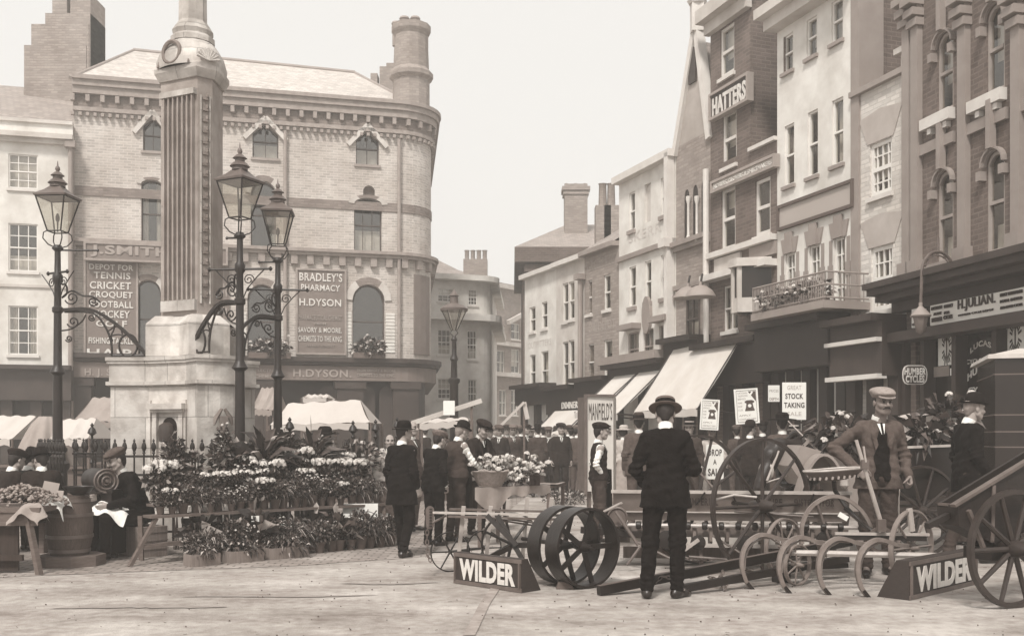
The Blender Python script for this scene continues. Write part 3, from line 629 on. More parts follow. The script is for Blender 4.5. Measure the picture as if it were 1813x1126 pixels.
# --- E4 cream four storeys
r4, f4 = house(3, 'tall_cream_stucco_house', 'tall cream stucco house with faded lettering and oval plaque above two striped awnings', 322)
for q in ((1114, 1124, 343, 410), (1170, 1181, 317, 384), (1114, 1126, 474, 545), (1142, 1153, 464, 536), (1170, 1182, 453, 529)): f4.add(*q, sh=.1)
f4.add(1141, 1152, 328, 396, blind=m_stuc2)
for q in ((1112, 1131, 590, 650), (1139, 1157, 584, 645), (1167, 1189, 577, 643)): f4.add(*q, frame=m_lead, nx=2)
f4.wall(m_stuc, 0, f4.zt); f4.windows(silm=m_lead); f4.inside(0, f4.zt - .3); f4.body(m_stuc2, f4.zt)
mb = MB(); z_ = f4.uv(1096, 462)[1]; f4.box(mb, 0, f4.L, z_ - .06, z_ + .06, .002, .1); mb.build('string_course', m_lead, r4)
mb = MB(); f4.box(mb, -.03, f4.L, f4.zt - .1, f4.zt + .08, -.3, .22); mb.build('coping', m_sill, r4)
for q in ((1111, 1132, 585), (1166, 1190, 571)):
    mb = MB(); u0, z_ = f4.uv(q[0], q[2]); u1 = f4.uv(q[1], q[2])[0]; f4.box(mb, u0 - .1, u1 + .1, z_ - .02, z_ + .12, .002, .28); mb.build('window_hood', m_lead, r4)
mb = MB(); u, z_ = f4.uv(1148, 558); pl = [f4.W(u + .22 * math.cos(a), z_ + .48 * math.sin(a), .004) for a in [2 * math.pi * k / 20 for k in range(20)]]; mb.prism(pl, tuple(Vector((f4.n.x, f4.n.y, 0)) * .08)); mb.build('oval_plaque', m_lead, r4)
text_on(f4, r4, [('SKERRY', 1113, 1185, 415, 432, .01, .003)], .004, m_ghost)
z4a = f4.uv(1096, 655)[1]; s4 = shop(f4, r4, z4a + .1, z4a - .45, m_shopd); mb = MB(); f4.box(mb, -.2, f4.L, z4a + .1, z4a + .3, -.1, .6); mb.build('awning_box_cornice', m_lead, r4)
mb = MB(); f4.box(mb, f4.L - .22, f4.L - .05, z4a + .4, f4.zt, .01, .22); f4.box(mb, f4.L - .3, f4.L, f4.uv(1190, 440)[1], f4.uv(1190, 425)[1], .01, .34); mb.build('rain_pipe', m_sill, r4)
# --- gothic gable
r5, f5 = house(4, 'gothic_gabled_front', 'narrow grey brick gothic front with lancet windows and pointed gable topped by a finial', 250)
zg = f5.uv(1197, 262)[1]
for q in ((1211, 1221, 338, 428), (1226, 1236, 330, 424), (1241, 1251, 322, 419)): f5.add(*q, 'lancet', fw=.03, blind=m_shopd)  # unblocked lancet windows: their unlit darkness is put into a dark painted sheet
f5.add(1216, 1240, 530, 605, nx=2, cur=('low', .45))
f5.wall(m_brM, 0, zg, depth=.02); f5.windows(m_dframe, depth=.02); f5.inside(0, zg - .2); f5.body(m_brM, zg)
mb = MB(); ua, za_ = f5.uv(1234, 50); mb.poly([f5.W(0, zg), f5.W(f5.L, zg), f5.W(ua, za_)]); mb.build('gable_wall', M('pale_gable_stone', .42, .12, 3, stain=.2), r5, fix=False)
mb = MB(); mb.bar(f5.W(-.02, zg - .2, -.02), f5.W(ua, za_ + .1, -.02), .22, .16, up=(0, 0, 1)); mb.bar(f5.W(f5.L, zg - .2, -.02), f5.W(ua, za_ + .1, -.02), .22, .16); mb.build('gable_coping', m_sill, r5)
mb = MB(); mb.box(f5.W(ua, za_ + .25, 0), (.28, .28, .7)); mb.lathe([(.2, .55), (.24, .62), (.1, .8), (.14, .9), (.02, 1.05)], f5.W(ua, za_, 0), 8); mb.build('finial', m_sill, r5)
mb = MB(); zr = za_ - .3; mb.poly([f5.W(0, zg, 0), f5.W(ua, zr, 0), f5.W(ua, zr, -8), f5.W(0, zg, -8)]); mb.poly([f5.W(f5.L, zg, 0), f5.W(ua, zr, 0), f5.W(ua, zr, -8), f5.W(f5.L, zg, -8)]); mb.build('roof', m_slate, r5, fix=False)
mb = MB(); u0, z_ = f5.uv(1228, 140); sh = f5.shape(u0 - .16, u0 + .16, z_ - .1, z_ + .75, 'lancet'); mb.prism([f5.W(p[0], p[1], .003) for p in [(u0 - .16, z_ - .1)] + sh + [(u0 + .16, z_ - .1)]], tuple(Vector((f5.n.x, f5.n.y, 0)) * .05)); mb.build('gable_niche_shade', m_shopm, r5)  # raised dark panel: the niche's shade is put into its colour
for x in (1224, 1239):
    mb = MB(); u, z1_ = f5.uv(x, 362); z0_ = f5.uv(x, 420)[1]; mb.lathe([(.05, z0_ - .1), (.05, z0_), (.03, z0_ + .05), (.03, z1_), (.06, z1_ + .1), (.06, z1_ + .18)], (f5.W(u, 0, .08).x, f5.W(u, 0, .08).y, 0), 8); mb.build('colonnette', m_sill, r5)
mb = MB()
for y in (436, 444, 512, 528): z_ = f5.uv(1198, y)[1]; f5.box(mb, 0, f5.L, z_ - .05, z_ + .06, .002, .18 if y < 440 else .1)
mb.build('string_course', m_lead, r5); z5 = f5.uv(1198, 610)[1]; shop(f5, r5, z5 + .1, z5 - .5, m_shopd)
# arc-lamp shades standing out from the gothic front
for i, (x, y) in enumerate(((1218, 528), (1240, 526))):
    c = P(x, y, 22.9 - i * .8); t_ = thing('shop_lamp', ['wide domed pale lamp shade on the gothic front, the nearer to the street end', 'second domed lamp shade on the gothic front, beside the white downpipe'][i], 'lamp', c)
    mb = MB(); mb.lathe([(.34, 0), (.33, .03), (.26, .14), (.14, .23), (.04, .26), (.03, .34)], c, 18); mb.build('lamp_shade', m_lead, t_)
    mb = MB(); p = f5.W(f5.uv(x, y)[0], c.z + .45, 0); mb.tube([c + Vector((0, 0, .3)), c + Vector((.05, .05, .5)), p], .025, 6); mb.build('bracket', m_iron, t_) if 'm_iron' in globals() else mb.build('bracket', m_shopd, t_)
# --- hatter's dark brick
r6, f6 = house(5, 'hatters_brick_building', 'tall brown brick building with hatters and shirtmakers signs and a projecting bay window', 34)
uw = f6.uv(1329, 200)[0]
for q in ((1275, 1300, 55, 142), (1279, 1304, 204, 300), (1277, 1302, 338, 446), (1337, 1364, 322, 421)): f6.add(*q, cur=('blind', .6) if q[2] < 300 else None, fw=.07)
f6.add(1281, 1306, 508, 588, nx=2)
zsf = f6.uv(1262, 320)[1]
# lower wall across the full front, tower part only up to the party strip
keep = f6.op; f6.op = [o for o in keep if o['r'][3] < zsf + .2]; f6.wall(m_brR, 0, zsf + .3)
Lf = f6.L; f6.L = uw; f6.op = [o for o in keep if o['r'][3] >= zsf + .2]; f6.wall(m_brR, zsf + .3, f6.zt, name='upper_wall'); f6.body(m_brR, f6.zt, z0=zsf + .3); f6.L = Lf
f6.op = keep; f6.windows(m_sill); f6.inside(0, f6.zt - .3)
mb = MB(); f6.box(mb, 0, .25, 0, zsf + .3, -9, -.01); f6.box(mb, Lf - .25, Lf, 0, zsf + .3, -9, -.01); mb.build('flank_wall', m_brR, r6)
g6 = Fac(r6, 1290, 20, 1300, 20); g6.A = Vector(f6.W(uw, 0, -.9).xy); g6.d = f6.d; g6.n = f6.n; g6.L = Lf - uw; g6.B = g6.A + g6.d * g6.L; g6.op = []
g6.add(1351, 1373, 183, 252, nx=2, nz=4, cur=('blind', .5)); g6.wall(m_brR, zsf + .3, f6.zt + 1, name='recessed_wall'); g6.windows(); 
mb = MB(); f6.box(mb, uw, Lf - .003, zsf + .24, zsf + .32, -.9, .08); mb.build('ledge', m_sill, r6)
mb = MB(); f6.box(mb, -.1, uw + .1, f6.zt - .15, f6.zt + .15, .002, .35); f6.box(mb, -.05, uw + .05, f6.zt - .4, f6.zt - .15, .002, .15); mb.build('cornice', m_stuc2, r6)
board(r6, f6, 'sign_board', 1259, 1323, 172, 210, .02, .14, m_signd, [('HATTERS', 1262, 1321, 176, 208, .03)], m_let, m_letf)
board(r6, f6, 'sign_board', 1262, 1370, 326, 338, .02, .12, M('pale_sign', 0.5, .08), [('HOSIERS, GLOVERS & SHIRTMAKERS', 1265, 1367, 328, 336.5, .004)], m_let, m_letf)
mb = MB(); z_ = f6.uv(1262, 455)[1]; f6.box(mb, 0, Lf, z_ - .06, z_ + .06, .002, .16); z_ = f6.uv(1262, 496)[1]; f6.box(mb, 0, Lf, z_ - .06, z_ + .08, .002, .3); mb.build('string_course', m_sill, r6)
board(r6, f6, 'sign_board', 1264, 1310, 460, 486, .01, .06, m_stuc2); board(r6, f6, 'sign_board', 1326, 1372, 440, 462, .01, .06, m_lead)
# bay window
mb = MB(); u0, zt_ = f6.uv(1322, 478); u1 = f6.uv(1366, 478)[0]; zb_ = f6.uv(1322, 560)[1]
path = [f6.W(u0, 0).xy, f6.W(u0 + .35, 0, .55).xy, f6.W(u1 - .35, 0, .55).xy, f6.W(u1, 0).xy]; path = [Vector(p) for p in path]
course(mb, path, zt_ - .05, zt_ + .12, -.04, .1); course(mb, path, zb_, zb_ + .3, -.04, .03)
for p in path[1:3]: mb.box((p.x, p.y, (zt_ + zb_) / 2), (.09, .09, zt_ - zb_))
mb.poly([(p.x, p.y, zt_ + .1) for p in path]); by = mb.build('bay_window', m_stuc2, r6)
mb = MB()
for p, q in zip(path, path[1:]): mb.poly([(p.x, p.y, zb_ + .3), (q.x, q.y, zb_ + .3), (q.x, q.y, zt_), (p.x, p.y, zt_)])
mb.build('pane', m_shopglass, by, fix=False)
mb = MB(); mb.tube([f6.W(.0, 2.5, .12), f6.W(.0, f6.uv(1260, 300)[1], .12)], .07); mb.build('rain_pipe', m_sill, r6)
z6 = f6.uv(1262, 612)[1]; shop(f6, r6, z6, z6 - .95, m_shopd, pil=4)
# --- white tall building
r7, f7 = house(6, 'tall_white_stucco_building', 'tall white stucco building with four rows of sash windows above the flower balcony', 40)
for q in ((1387, 1404, 67, 132), (1428, 1446, 38, 106), (1472, 1492, 6, 80), (1389, 1406, 225, 332), (1430, 1448, 201, 316), (1473, 1493, 180, 296)): f7.add(*q, sh=.07)
for q in ((1391, 1407, 451, 552), (1433, 1451, 437, 547), (1477, 1496, 424, 540)): f7.add(*q, nx=2, nz=4, rail=0)
f7.wall(m_stuc, 0, f7.zt); f7.windows(m_frame, silm=m_lead, curtain=.4); f7.inside(0, f7.zt - .3); f7.body(m_brR, f7.zt + .4, 12)
mb = MB(); f7.box(mb, -.1, f7.L + .1, f7.zt, f7.zt + .2, .002, .5); f7.box(mb, -.05, f7.L + .05, f7.zt - .22, f7.zt, .002, .3); f7.box(mb, 0, f7.L, f7.zt + .2, f7.zt + 1.2, -.3, .02); mb.build('cornice', m_stuc2, r7)
for o in f7.op[3:]:
    u0, u1, a, b = o['r']; mb = MB(); h = .3
    if o in f7.op[6:]:
        mb.prism([f7.W(u0 - .05, b, .003), f7.W(u1 + .05, b, .003), f7.W(u1 + .13, b + h, .003), f7.W(u0 - .13, b + h, .003)], tuple(Vector((f7.n.x, f7.n.y, 0)) * .03)); f7.box(mb, (u0 + u1) / 2 - .12, (u0 + u1) / 2 + .12, b, b + h + .12, .02, .06)
        mb.build('keystone_lintel', m_lead, r7)
        for s_ in (u0 - .17, u1 + .03):
            mb = MB(); f7.box(mb, s_ + .02, s_ + .12, a, b - .01, .002, .006)
            for k in range(int((b - a) / .5)): f7.box(mb, s_, s_ + .14, a + k * .5, a + k * .5 + .25, .003, .022)
            mb.build('quoined_jamb', m_lead, r7)
board(r7, f7, 'blank_sign_panel', 1380, 1508, 370, 404, .01, .05, M('grey_panel', .4, .05, 1), (), None, M('panel_frame', .12, .1))
mb = MB(); f7.box(mb, f7.L - .0, f7.L + .22, 2.6, f7.zt + .3, -.5, .05); mb.build('pilaster', m_lead, r7)
z7 = f7.uv(1376, 578)[1]; s7 = shop(f7, r7, z7, z7 - .95, m_shopd, pil=5, proj=.55)
# balcony with railing, runs from the hatters to the pale brick house
bal = thing('flower_balcony', 'iron railed balcony filled with white flowers above the dark shopfront', 'balcony', f7.W(1, z7, .5))
mb = MB(); fr = f7; ua, ub = f7.uv(1333, 560, .95)[0], f7.uv(1462, 525, .95)[0]; BU = (ua, ub); f7.box(mb, ua, ub, z7 + .004, z7 + .14, .0, 1.0); mb.build('floor_slab', m_lead, bal)
mb = MB(); zz = z7 + .14
for o in (.05, .28, .5): mb.tube([f7.W(ua, zz + o, .95), f7.W(ub, zz + o, .95), f7.W(ub, zz + o, .05)], .018, 6)
mb.build('handrail', m_lead, bal)
mb = MB(); n_ = 46
for k in range(n_ + 1): u = ua + (ub - ua) * k / n_; mb.tube([f7.W(u, zz, .95), f7.W(u, zz + .5, .95)], .009, 4, caps=False)
for k in range(6): mb.tube([f7.W(ub, zz, .95 - k * .16), f7.W(ub, zz + .5, .95 - k * .16)], .009, 4, caps=False)
mb.build('balusters', m_lead, bal)
# --- pale brick house with dormer
r8, f8 = house(7, 'low_pale_brick_house', 'lower whitewashed brick house with wide sashes and an attic dormer beside the cycle shop', 176)
for q in ((1540, 1579, 258, 352), (1542, 1581, 441, 553)): f8.add(*q, nx=4, nz=4, fw=.07)
f8.wall(m_brP, 0, f8.zt); f8.windows(m_frame); f8.inside(0, f8.zt - .3); f8.body(m_brR, f8.zt)
for o in f8.op:
    u0, u1, a, b = o['r']; mb = MB(); mb.prism([f8.W(u0 - .05, b + .01, .003), f8.W(u1 + .05, b + .01, .003), f8.W(u1 + .28, b + .5, .003), f8.W((u0 + u1) / 2, b + .58, .003), f8.W(u0 - .28, b + .5, .003)], tuple(Vector((f8.n.x, f8.n.y, 0)) * .012)); mb.build('flat_arch', M('pale_arch_brick', .42, .12, 3), r8)
mb = MB(); f8.box(mb, 0, f8.L, f8.zt, f8.zt + .1, -.3, .1); mb.build('coping', m_lead, r8)
mb = MB(); u0, z1_ = f8.uv(1563, 92); u1 = f8.L - .02; f8.box(mb, u0, u0 + .12, f8.zt + .1, z1_, -.5, -.38); f8.box(mb, u1 - .12, u1, f8.zt + .1, z1_, -.5, -.38); f8.box(mb, u0 - .1, u1, z1_, z1_ + .1, -1.6, -.3); f8.box(mb, u0, u1, f8.zt + .1, f8.zt + .22, -.5, -.38); f8.box(mb, u0 + .12, u1 - .12, (z1_ + f8.zt) / 2, (z1_ + f8.zt) / 2 + .06, -.49, -.4)
dm = mb.build('dormer', m_stuc2, r8); mb = MB(); f8.box(mb, u0 + .1, u1 - .1, f8.zt + .1, z1_ - .01, -.52, -.46); mb.build('pane', m_shopglass, dm); mb = MB(); f8.box(mb, u0 + .01, u1, f8.zt + .1, z1_, -1.5, -.53); mb.build('cheek', m_lead, dm)
mb = MB(); mb.poly([f8.W(0, f8.zt, -.25), f8.W(f8.L, f8.zt, -.25), f8.W(f8.L, f8.zt + 2.2, -3.8), f8.W(0, f8.zt + 2.2, -3.8)]); mb.poly([f8.W(0, f8.zt, -8.8), f8.W(f8.L, f8.zt, -8.8), f8.W(f8.L, f8.zt + 2.2, -3.8), f8.W(0, f8.zt + 2.2, -3.8)]); mb.build('roof', m_slate, r8, fix=False)
z8 = f8.uv(1510, 572)[1]; s8 = shop(f8, r8, z8, z8 - 1.05, m_shopm, pil=3, proj=.5)
mb = MB(); z_ = z8 - .45; f8.box(mb, 0, f8.L, z_ - .02, z_ + .05, .5, .62); f8.box(mb, 0, f8.L, z8 - 1.09, z8 - 1.01, .4, .6); mb.build('shop_moulding', m_sill, r8)
# --- cycle shop, big arcaded brick
r9, f9 = house(8, 'cycle_shop_building', 'arcaded brown brick building with round headed windows and cycle shop at far right', -60)
for q in ((1660, 1688, 67, 205), (1747, 1779, 18, 172), (1660, 1688, 309, 468), (1747, 1779, 274, 452), (1860, 1900, -40, 130), (1860, 1900, 230, 430)): f9.add(*q, 'round', fw=.05, cur=('blind', .6) if q[2] < 200 else ('low', .3))
f9.wall(m_brR, 3.4, f9.zt, depth=.07); f9.windows(M('sash_brown', .35, .1), depth=.07, sill=False); f9.inside(3.4, f9.zt - .3, -1); f9.body(m_brR, f9.zt, 11)
NV = Vector((f9.n.x, f9.n.y, 0))
for xl, xr in ((1596, 1608), (1611.5, 1624), (1694, 1708.5), (1788, 1804)):
    mb = MB(); u0 = f9.uv(xl, 300, .1)[0]; u1 = f9.uv(xr, 300, .1)[0]; f9.box(mb, u0, u1, 4.0, f9.zt, .002, .1); z_ = f9.uv(xl, 60)[1]
    for dz, o in ((0, .16), (.16, .22), (.34, .28)): f9.box(mb, u0 - .04, u1 + .04, z_ + dz, z_ + dz + .12, .002, o)
    f9.box(mb, u0 - .05, u1 + .05, 4.002, 4.35, .002, .16); mb.build('pilaster', m_lead, r9)
for o in f9.op:
    u0, u1, a, b = o['r']; sh = f9.shape(u0, u1, a, b, 'round'); c = (u0 + u1) / 2; zs_ = sh[0][1]; mb = MB()
    for lo, hi, of in ((1.02, 1.14, .04), (1.14, 1.3, .09)):
        for p, q in zip(sh, sh[1:]):
            E = lambda p, k: (c + (p[0] - c) * k, zs_ + (p[1] - zs_) * k)
            mb.boxp([f9.W(*E(p, lo), .002), f9.W(*E(q, lo), .002), f9.W(*E(q, lo), of), f9.W(*E(p, lo), of), f9.W(*E(p, hi), .002), f9.W(*E(q, hi), .002), f9.W(*E(q, hi), of), f9.W(*E(p, hi), of)])
    hw = c - u0; f9.box(mb, c - .05, c + .05, b + .03, b + .75, .03, .14)
    for s_ in (-1, 1): f9.box(mb, c + s_ * hw * 1.25 - hw * .25, c + s_ * hw * 1.25 + hw * .25, zs_ - .2, zs_ - .06, .002, .12)
    mb.build('hood_mould', m_lead, r9)
    mb = MB(); f9.box(mb, u0 - .3, u1 + .05, a - .18, a - .002, -.3, .13); mb.box(f9.W(u0 - .1, a - .235, .05), (.09, .09, .09), math.atan2(f9.d.y, f9.d.x)); mb.box(f9.W(u1 - .1, a - .235, .05), (.09, .09, .09), math.atan2(f9.d.y, f9.d.x)); mb.build('sill', m_sill if a > 6 else m_lead, r9)
mb = MB(); z_ = f9.uv(1627, 275)[1]
for a, b in ((1625, 1693), (1709, 1787), (1805, 1950)): u0 = f9.uv(a, 200)[0]; u1 = f9.uv(b, 200)[0]; f9.box(mb, u0, u1, z_ - .05, z_ + .12, .002, .07)
mb.build('string_course', m_lead, r9)
# big shop cornice and signs
mb = MB(); ua = -.15; zc9 = f9.uv(1646, 541, .3)[1]
f9.box(mb, ua, f9.L, 3.9, 4.0, .002, .75); f9.box(mb, ua, f9.L, 3.8, 3.9, .002, .66); f9.box(mb, ua, f9.L, 3.7, 3.8, .002, .5); f9.box(mb, ua + .02, f9.L, zc9 + .02, 3.7, -.25, .2)
mb.build('shop_cornice', m_shopm, r9)
z0b = f9.uv(1646, 579, .3)[1]
sb = board(r9, f9, 'name_board', 1647, 1830, 541.5, 577, .15, .3, M('cream_sign', .72, .05, 3, stain=.1), [], None, None)
T = [('H.JULIAN.', 1697, 1763, 532, 553, .01), ('HUMBER CYCLE DEPOT', 1698, 1760, 557, 560.5, .0), ('EXCLUSIVE', 1650, 1669, 544, 550, .01), ('DISTRICT', 1673, 1688, 540, 546, .01), ('AGENT', 1654, 1668, 554, 559, .01), ('FOR', 1673, 1682, 551.5, 557, .01), ('HUMBER', 1651, 1669, 563.5, 571, .01), ('CYCLES', 1672, 1687, 559, 566, .01), ('RUDGE WHITWORTH', 1772, 1811, 520, 526, .0), ('ROYAL ENFIELD', 1772, 1811, 531.5, 537, .0), ('AND ROVER CYCLES', 1772, 1811, 543, 548, .0)]
text_on(f9, sb, T, .303, m_signd)
board(r9, f9, 'name_board', 1614, 1626, 548, 581, .15, .3, m_stuc, [('J', 1616, 1624, 552, 577)], m_signd)
mb = MB(); f9.box(mb, 0, f9.L, z0b - .16, z0b - .005, .0, .4); f9.box(mb, 0, f9.L, 0, .5, -.28, .12)
for xx in (1609, 1642, 1698, 1770, 1860): u = f9.uv(xx, 700)[0]; f9.box(mb, u - .05, u + .05, .5, z0b - .16, -.2, .1)
sf = mb.build('shopfront', m_shopm, r9)
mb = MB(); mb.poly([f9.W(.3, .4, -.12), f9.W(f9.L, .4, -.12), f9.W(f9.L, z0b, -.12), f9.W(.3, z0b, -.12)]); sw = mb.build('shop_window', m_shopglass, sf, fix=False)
text_on(f9, sw, [('LUCASS', 1718, 1761, 617, 627, .03, .004, .1), ('CYCLEALITIES', 1711, 1768, 637, 645, .03, .004), ('HUMBER', 1713, 1764, 663, 676, .04, .004, .12), ('CYCLES', 1714, 1762, 686, 696, .04, .004)], -.115, m_let)
m_post = M('poster_paper', .8, .03, 3, .8)
for i, q in enumerate(((1661, 1692, 589, 648), (1781, 1815, 569, 628))):
    u0, z1_ = f9.uv(q[0], q[2], -.09); z0_ = f9.uv(q[0], q[3], -.09)[1]; u1 = f9.uv(q[1], q[2], -.09)[0]; mb = MB(); f9.box(mb, u0, u1, z0_, z1_, -.1, -.09); pm = mb.build('poster', m_post, sf)
    mb = MB(); cu, cz = (u0 + u1) / 2, (z0_ + z1_) / 2
    for k in range(22):
        a = 2 * math.pi * k / 22; ra, rb2 = .1, .19 + .03 * (k % 2); A = lambda r_, a_: f9.W(cu + r_ * .62 * math.cos(a_), cz + r_ * 1.35 * math.sin(a_), -.086)
        if abs(math.sin(a)) < .25: continue
        mb.poly([A(ra, a - .14), A(ra, a + .14), A(rb2, a + .06), A(rb2, a - .06)])
    mb.poly([f9.W(cu - .015, cz - .13, -.086), f9.W(cu + .015, cz - .13, -.086), f9.W(cu + .015, cz + .16, -.086), f9.W(cu - .015, cz + .16, -.086)]); mb.build('emblem', m_signd, pm, fix=False)
mb = MB(); q = f9.uv(1655, 650, -.08); f9.pbox(mb, 1653, 1680, 650, 668, -.085, -.075); mb.build('show_card', m_lead, sf); mb = MB(); f9.pbox(mb, 1682, 1699, 652, 665, -.085, -.075); mb.build('show_card', m_post, sf)
# enamel plaque on the door pier
pq = thing('enamel_cycle_plaque', 'small dark enamel plaque with white cycle lettering hung on the cycle shop pier', 'sign', f9.W(f9.uv(1617, 665)[0], 1.45 + (HY - 664) * 16.6 / F, .35))
c = f9.W(f9.uv(1617, 664, .35)[0], f9.uv(1617, 664, .35)[1], .35); U = Vector((f9.d.x, f9.d.y, 0)); w2, h2 = .2, .155
pl = [(w2 * (1 - .1 * (abs(math.sin(2 * a)) ** 3)) * max(-1, min(1, 1.25 * math.cos(a))), h2 * max(-1, min(1, 1.25 * math.sin(a)))) for a in [2 * math.pi * k / 24 for k in range(24)]]
pl2 = [(w2 * .93 / w2 * a, h2 * .93 / h2 * b) for a, b in pl]
FD = Vector((0, -1, 0)); UU = Vector((1, 0, 0)); c = c + Vector((0, -.05, 0))
mb = MB(); mb.prism([c + UU * a + Vector((0, 0, b)) for a, b in pl], FD * .015); bp = mb.build('plaque', m_let, pq); mb = MB(); mb.prism([c + UU * a * .92 + Vector((0, -.016, b * .92)) for a, b in pl], FD * .004); mb.build('plaque_face', m_signd, bp)
mb = MB(); put_text(mb, 'HUMBER', c + Vector((0, -.021, .055)), UU, (0, 0, 1), .34, .11, .004, .03); put_text(mb, 'CYCLES', c + Vector((0, -.021, -.065)), UU, (0, 0, 1), .3, .12, .004, .04); mb.build('lettering', m_let, bp, angle=None, fix=False)
# --- awnings
def awning(label, f, xl, xr, ztop_, drop, proj, split=0, ua=None, ub=None, px=None):
    u0 = ua if ua is not None else f.uv(xl, 640)[0]; u1 = ub if ub is not None else f.uv(xr, 640)[0]
    t_ = thing('shop_awning', label, 'awning', f.W((u0 + u1) / 2, ztop_, .3), group='canvas awnings over the right-hand shops')
    mb = MB(); nx = 12; mb.grid(lambda a, b: f.W(u0 + (u1 - u0) * a, ztop_ - drop * b - .05 * math.sin(b * math.pi) + .02 * math.sin(a * 23 + b * 3) * b, .35 + proj * b), nx, 6)
    mb.grid(lambda a, b: f.W(u0 + (u1 - u0) * a, ztop_ - drop - .16 * b + .01 * math.sin(a * 50), .35 + proj), nx, 1); mb.build('canvas', m_awn, t_, fix=False)
    for u in (u0 + .02, u1 - .02):
        mb = MB(); mb.tube([f.W(u, ztop_ - drop - .1, .36), f.W(u, ztop_ - drop, .35 + proj)], .02, 6); mb.tube([f.W(u, ztop_, .35), f.W(u, ztop_ - drop - .02, .35 + proj)], .015, 6); mb.build('side_arm', m_shopd, t_)
    return t_
def pxawn(label, f, xl, xr, yr, drop, proj): ub, z = f.uv(xr, yr, .35); return awning(label, f, 0, 0, z, drop, proj, ua=f.uv(xl, yr, .35)[0], ub=ub)
pxawn('white canvas awning furthest down the street, beyond the tall sign board', f4, 1087, 1127, 662, .95, 1.15)
pxawn('middle white awning under the tall cream stucco house', f4, 1130, 1172, 655, 1.07, 1.2)
pxawn('largest white awning, stretched out from the gothic and hatters shopfronts', f6, 1192, 1312, 598, 1.5, 1.05)
awning('small pale awning low over the tea house shop far down the street', f2, 0, 0, z2 - .5, .7, .8, ua=.6, ub=f2.L + .9)
# ================================================================== MONUMENT, LAMPS, RAILINGS
m_port = M('weathered_portland_stone', 0.56, 0.16, 3.5, 0.9, 0.5, 18, kind='slabs', v2=.34, bscale=.95, stain=0.38, sscale=1.8)
m_portd = M('darker_stone', 0.26, 0.25, 3, 0.9, 0.3, 25, stain=.3, sscale=2)  # darker stone for the sheet behind the ribs and for the carvings
m_shaft = M('grimy_shaft_stone', 0.36, 0.2, 3, 0.9, 0.35, 25, stain=0.3, sscale=1.6)
C0 = Vector((-4.56, 14.53)); LP = [Vector((-6.48, 14.5)), Vector((-3.64, 13.6)), Vector((-3.57, 15.5))]; AN = [R(180), R(-50), R(50)]
mon = thing('stone_monument', 'pale stone triangular monument with fluted shaft on a lobed pedestal inside iron railings', 'monument', (C0.x, C0.y, 0))
def plan(r0, rE, hw, bulge, k=1.0):
    out = []
    for i, a in enumerate(AN):
        d = Vector((math.cos(a), math.sin(a))); t = Vector((-d.y, d.x)); re_ = (rE[i] if isinstance(rE, (list, tuple)) else rE) * k; h = hw * k
        out.append(C0 + d * r0 * k - t * h)
        for j in range(7): s = -1 + 2 * j / 6; out.append(C0 + d * (re_ + bulge * (1 - s * s)) + t * h * s)
        out.append(C0 + d * r0 * k + t * h)
    return out
def slab(mb, pl, z0, z1, pl2=None):
    pl2 = pl2 or pl; n = len(pl); a = [mb.av((p.x, p.y, z0)) for p in pl]; b = [mb.av((p.x, p.y, z1)) for p in pl2]
    mb.face(a[::-1]); mb.face(b)
    for i in range(n): mb.face((a[i], a[(i + 1) % n], b[(i + 1) % n], b[i]))
    return mb
base = dict(r0=.52, rE=[1.06, .86, .84], hw=.3, bulge=.06)
g_ = lambda e: plan(base['r0'] + e, [x + e for x in base['rE']], base['hw'] + e, base['bulge'])
mb = MB(); slab(mb, g_(.09), 0, .35); slab(mb, g_(.04), .35, .5); slab(mb, g_(0), .5, 2.16); slab(mb, g_(.05), 2.16, 2.21); slab(mb, g_(.015), 2.21, 2.46); slab(mb, g_(.04), 2.46, 2.5); slab(mb, g_(.055), 2.5, 2.55)
ped = mb.build('pedestal', m_port, mon)
# stepped block under the shaft
S = lambda r, h: plan(r * .4, r, h, .02)
mb = MB(); slab(mb, S(.57, .3), 2.551, 3.02); slab(mb, S(.57, .3), 3.02, 3.14, S(.47, .2)); mb.build('plinth_block', m_port, mon)
def tri(r, h): 
    out = []
    for a in AN: d = Vector((math.cos(a), math.sin(a))); t = Vector((-d.y, d.x)); out += [C0 + d * r - t * h, C0 + d * r + t * h]
    return out
mb = MB(); slab(mb, tri(.42, .11), 3.14, 6.45); mb.build('shaft', m_shaft, mon)
mb = MB(); mg = MB()     # flutes on the left face; inset ribs and dark channels
pl = tri(.42, .11); fa_, fb_ = pl[1], pl[2]; ed = (fb_ - fa_); Lf_ = ed.length; ed.normalize(); nn = Vector((ed.y, -ed.x))
if nn.dot(fa_ - C0) < 0: nn = -nn
FP = lambda u, z, o: Vector((fa_.x + ed.x * u + nn.x * o, fa_.y + ed.y * u + nn.y * o, z))
u0, u1 = .1, Lf_ - .06; nf = 6
def fbx(m_, a, b, z0, z1, o0, o1): m_.boxp([FP(a, z0, o0), FP(b, z0, o0), FP(b, z0, o1), FP(a, z0, o1), FP(a, z1, o0), FP(b, z1, o0), FP(b, z1, o1), FP(a, z1, o1)])
fbx(mg, u0, u1, 3.35, 6.2, .001, .006); fl = mg.build('fluted_panel', m_portd, mon)
for k in range(nf + 1): a = u0 + (u1 - u0) * k / nf; mb = MB(); fbx(mb, a - .011, a + .011, 3.35, 6.2, .007, .055); mb.build('rib', m_shaft, fl)
mb = MB(); fbx(mb, u0 - .06, u1 + .05, 6.2, 6.28, .001, .07); fbx(mb, u0 - .06, u1 + .05, 3.2, 3.35, .001, .05)
for z in (3.72, 4.7, 5.35): fbx(mb, -.0, u0 - .03, z, z + .008, .001, .004)
mb.build('panel_rails', m_port, fl)
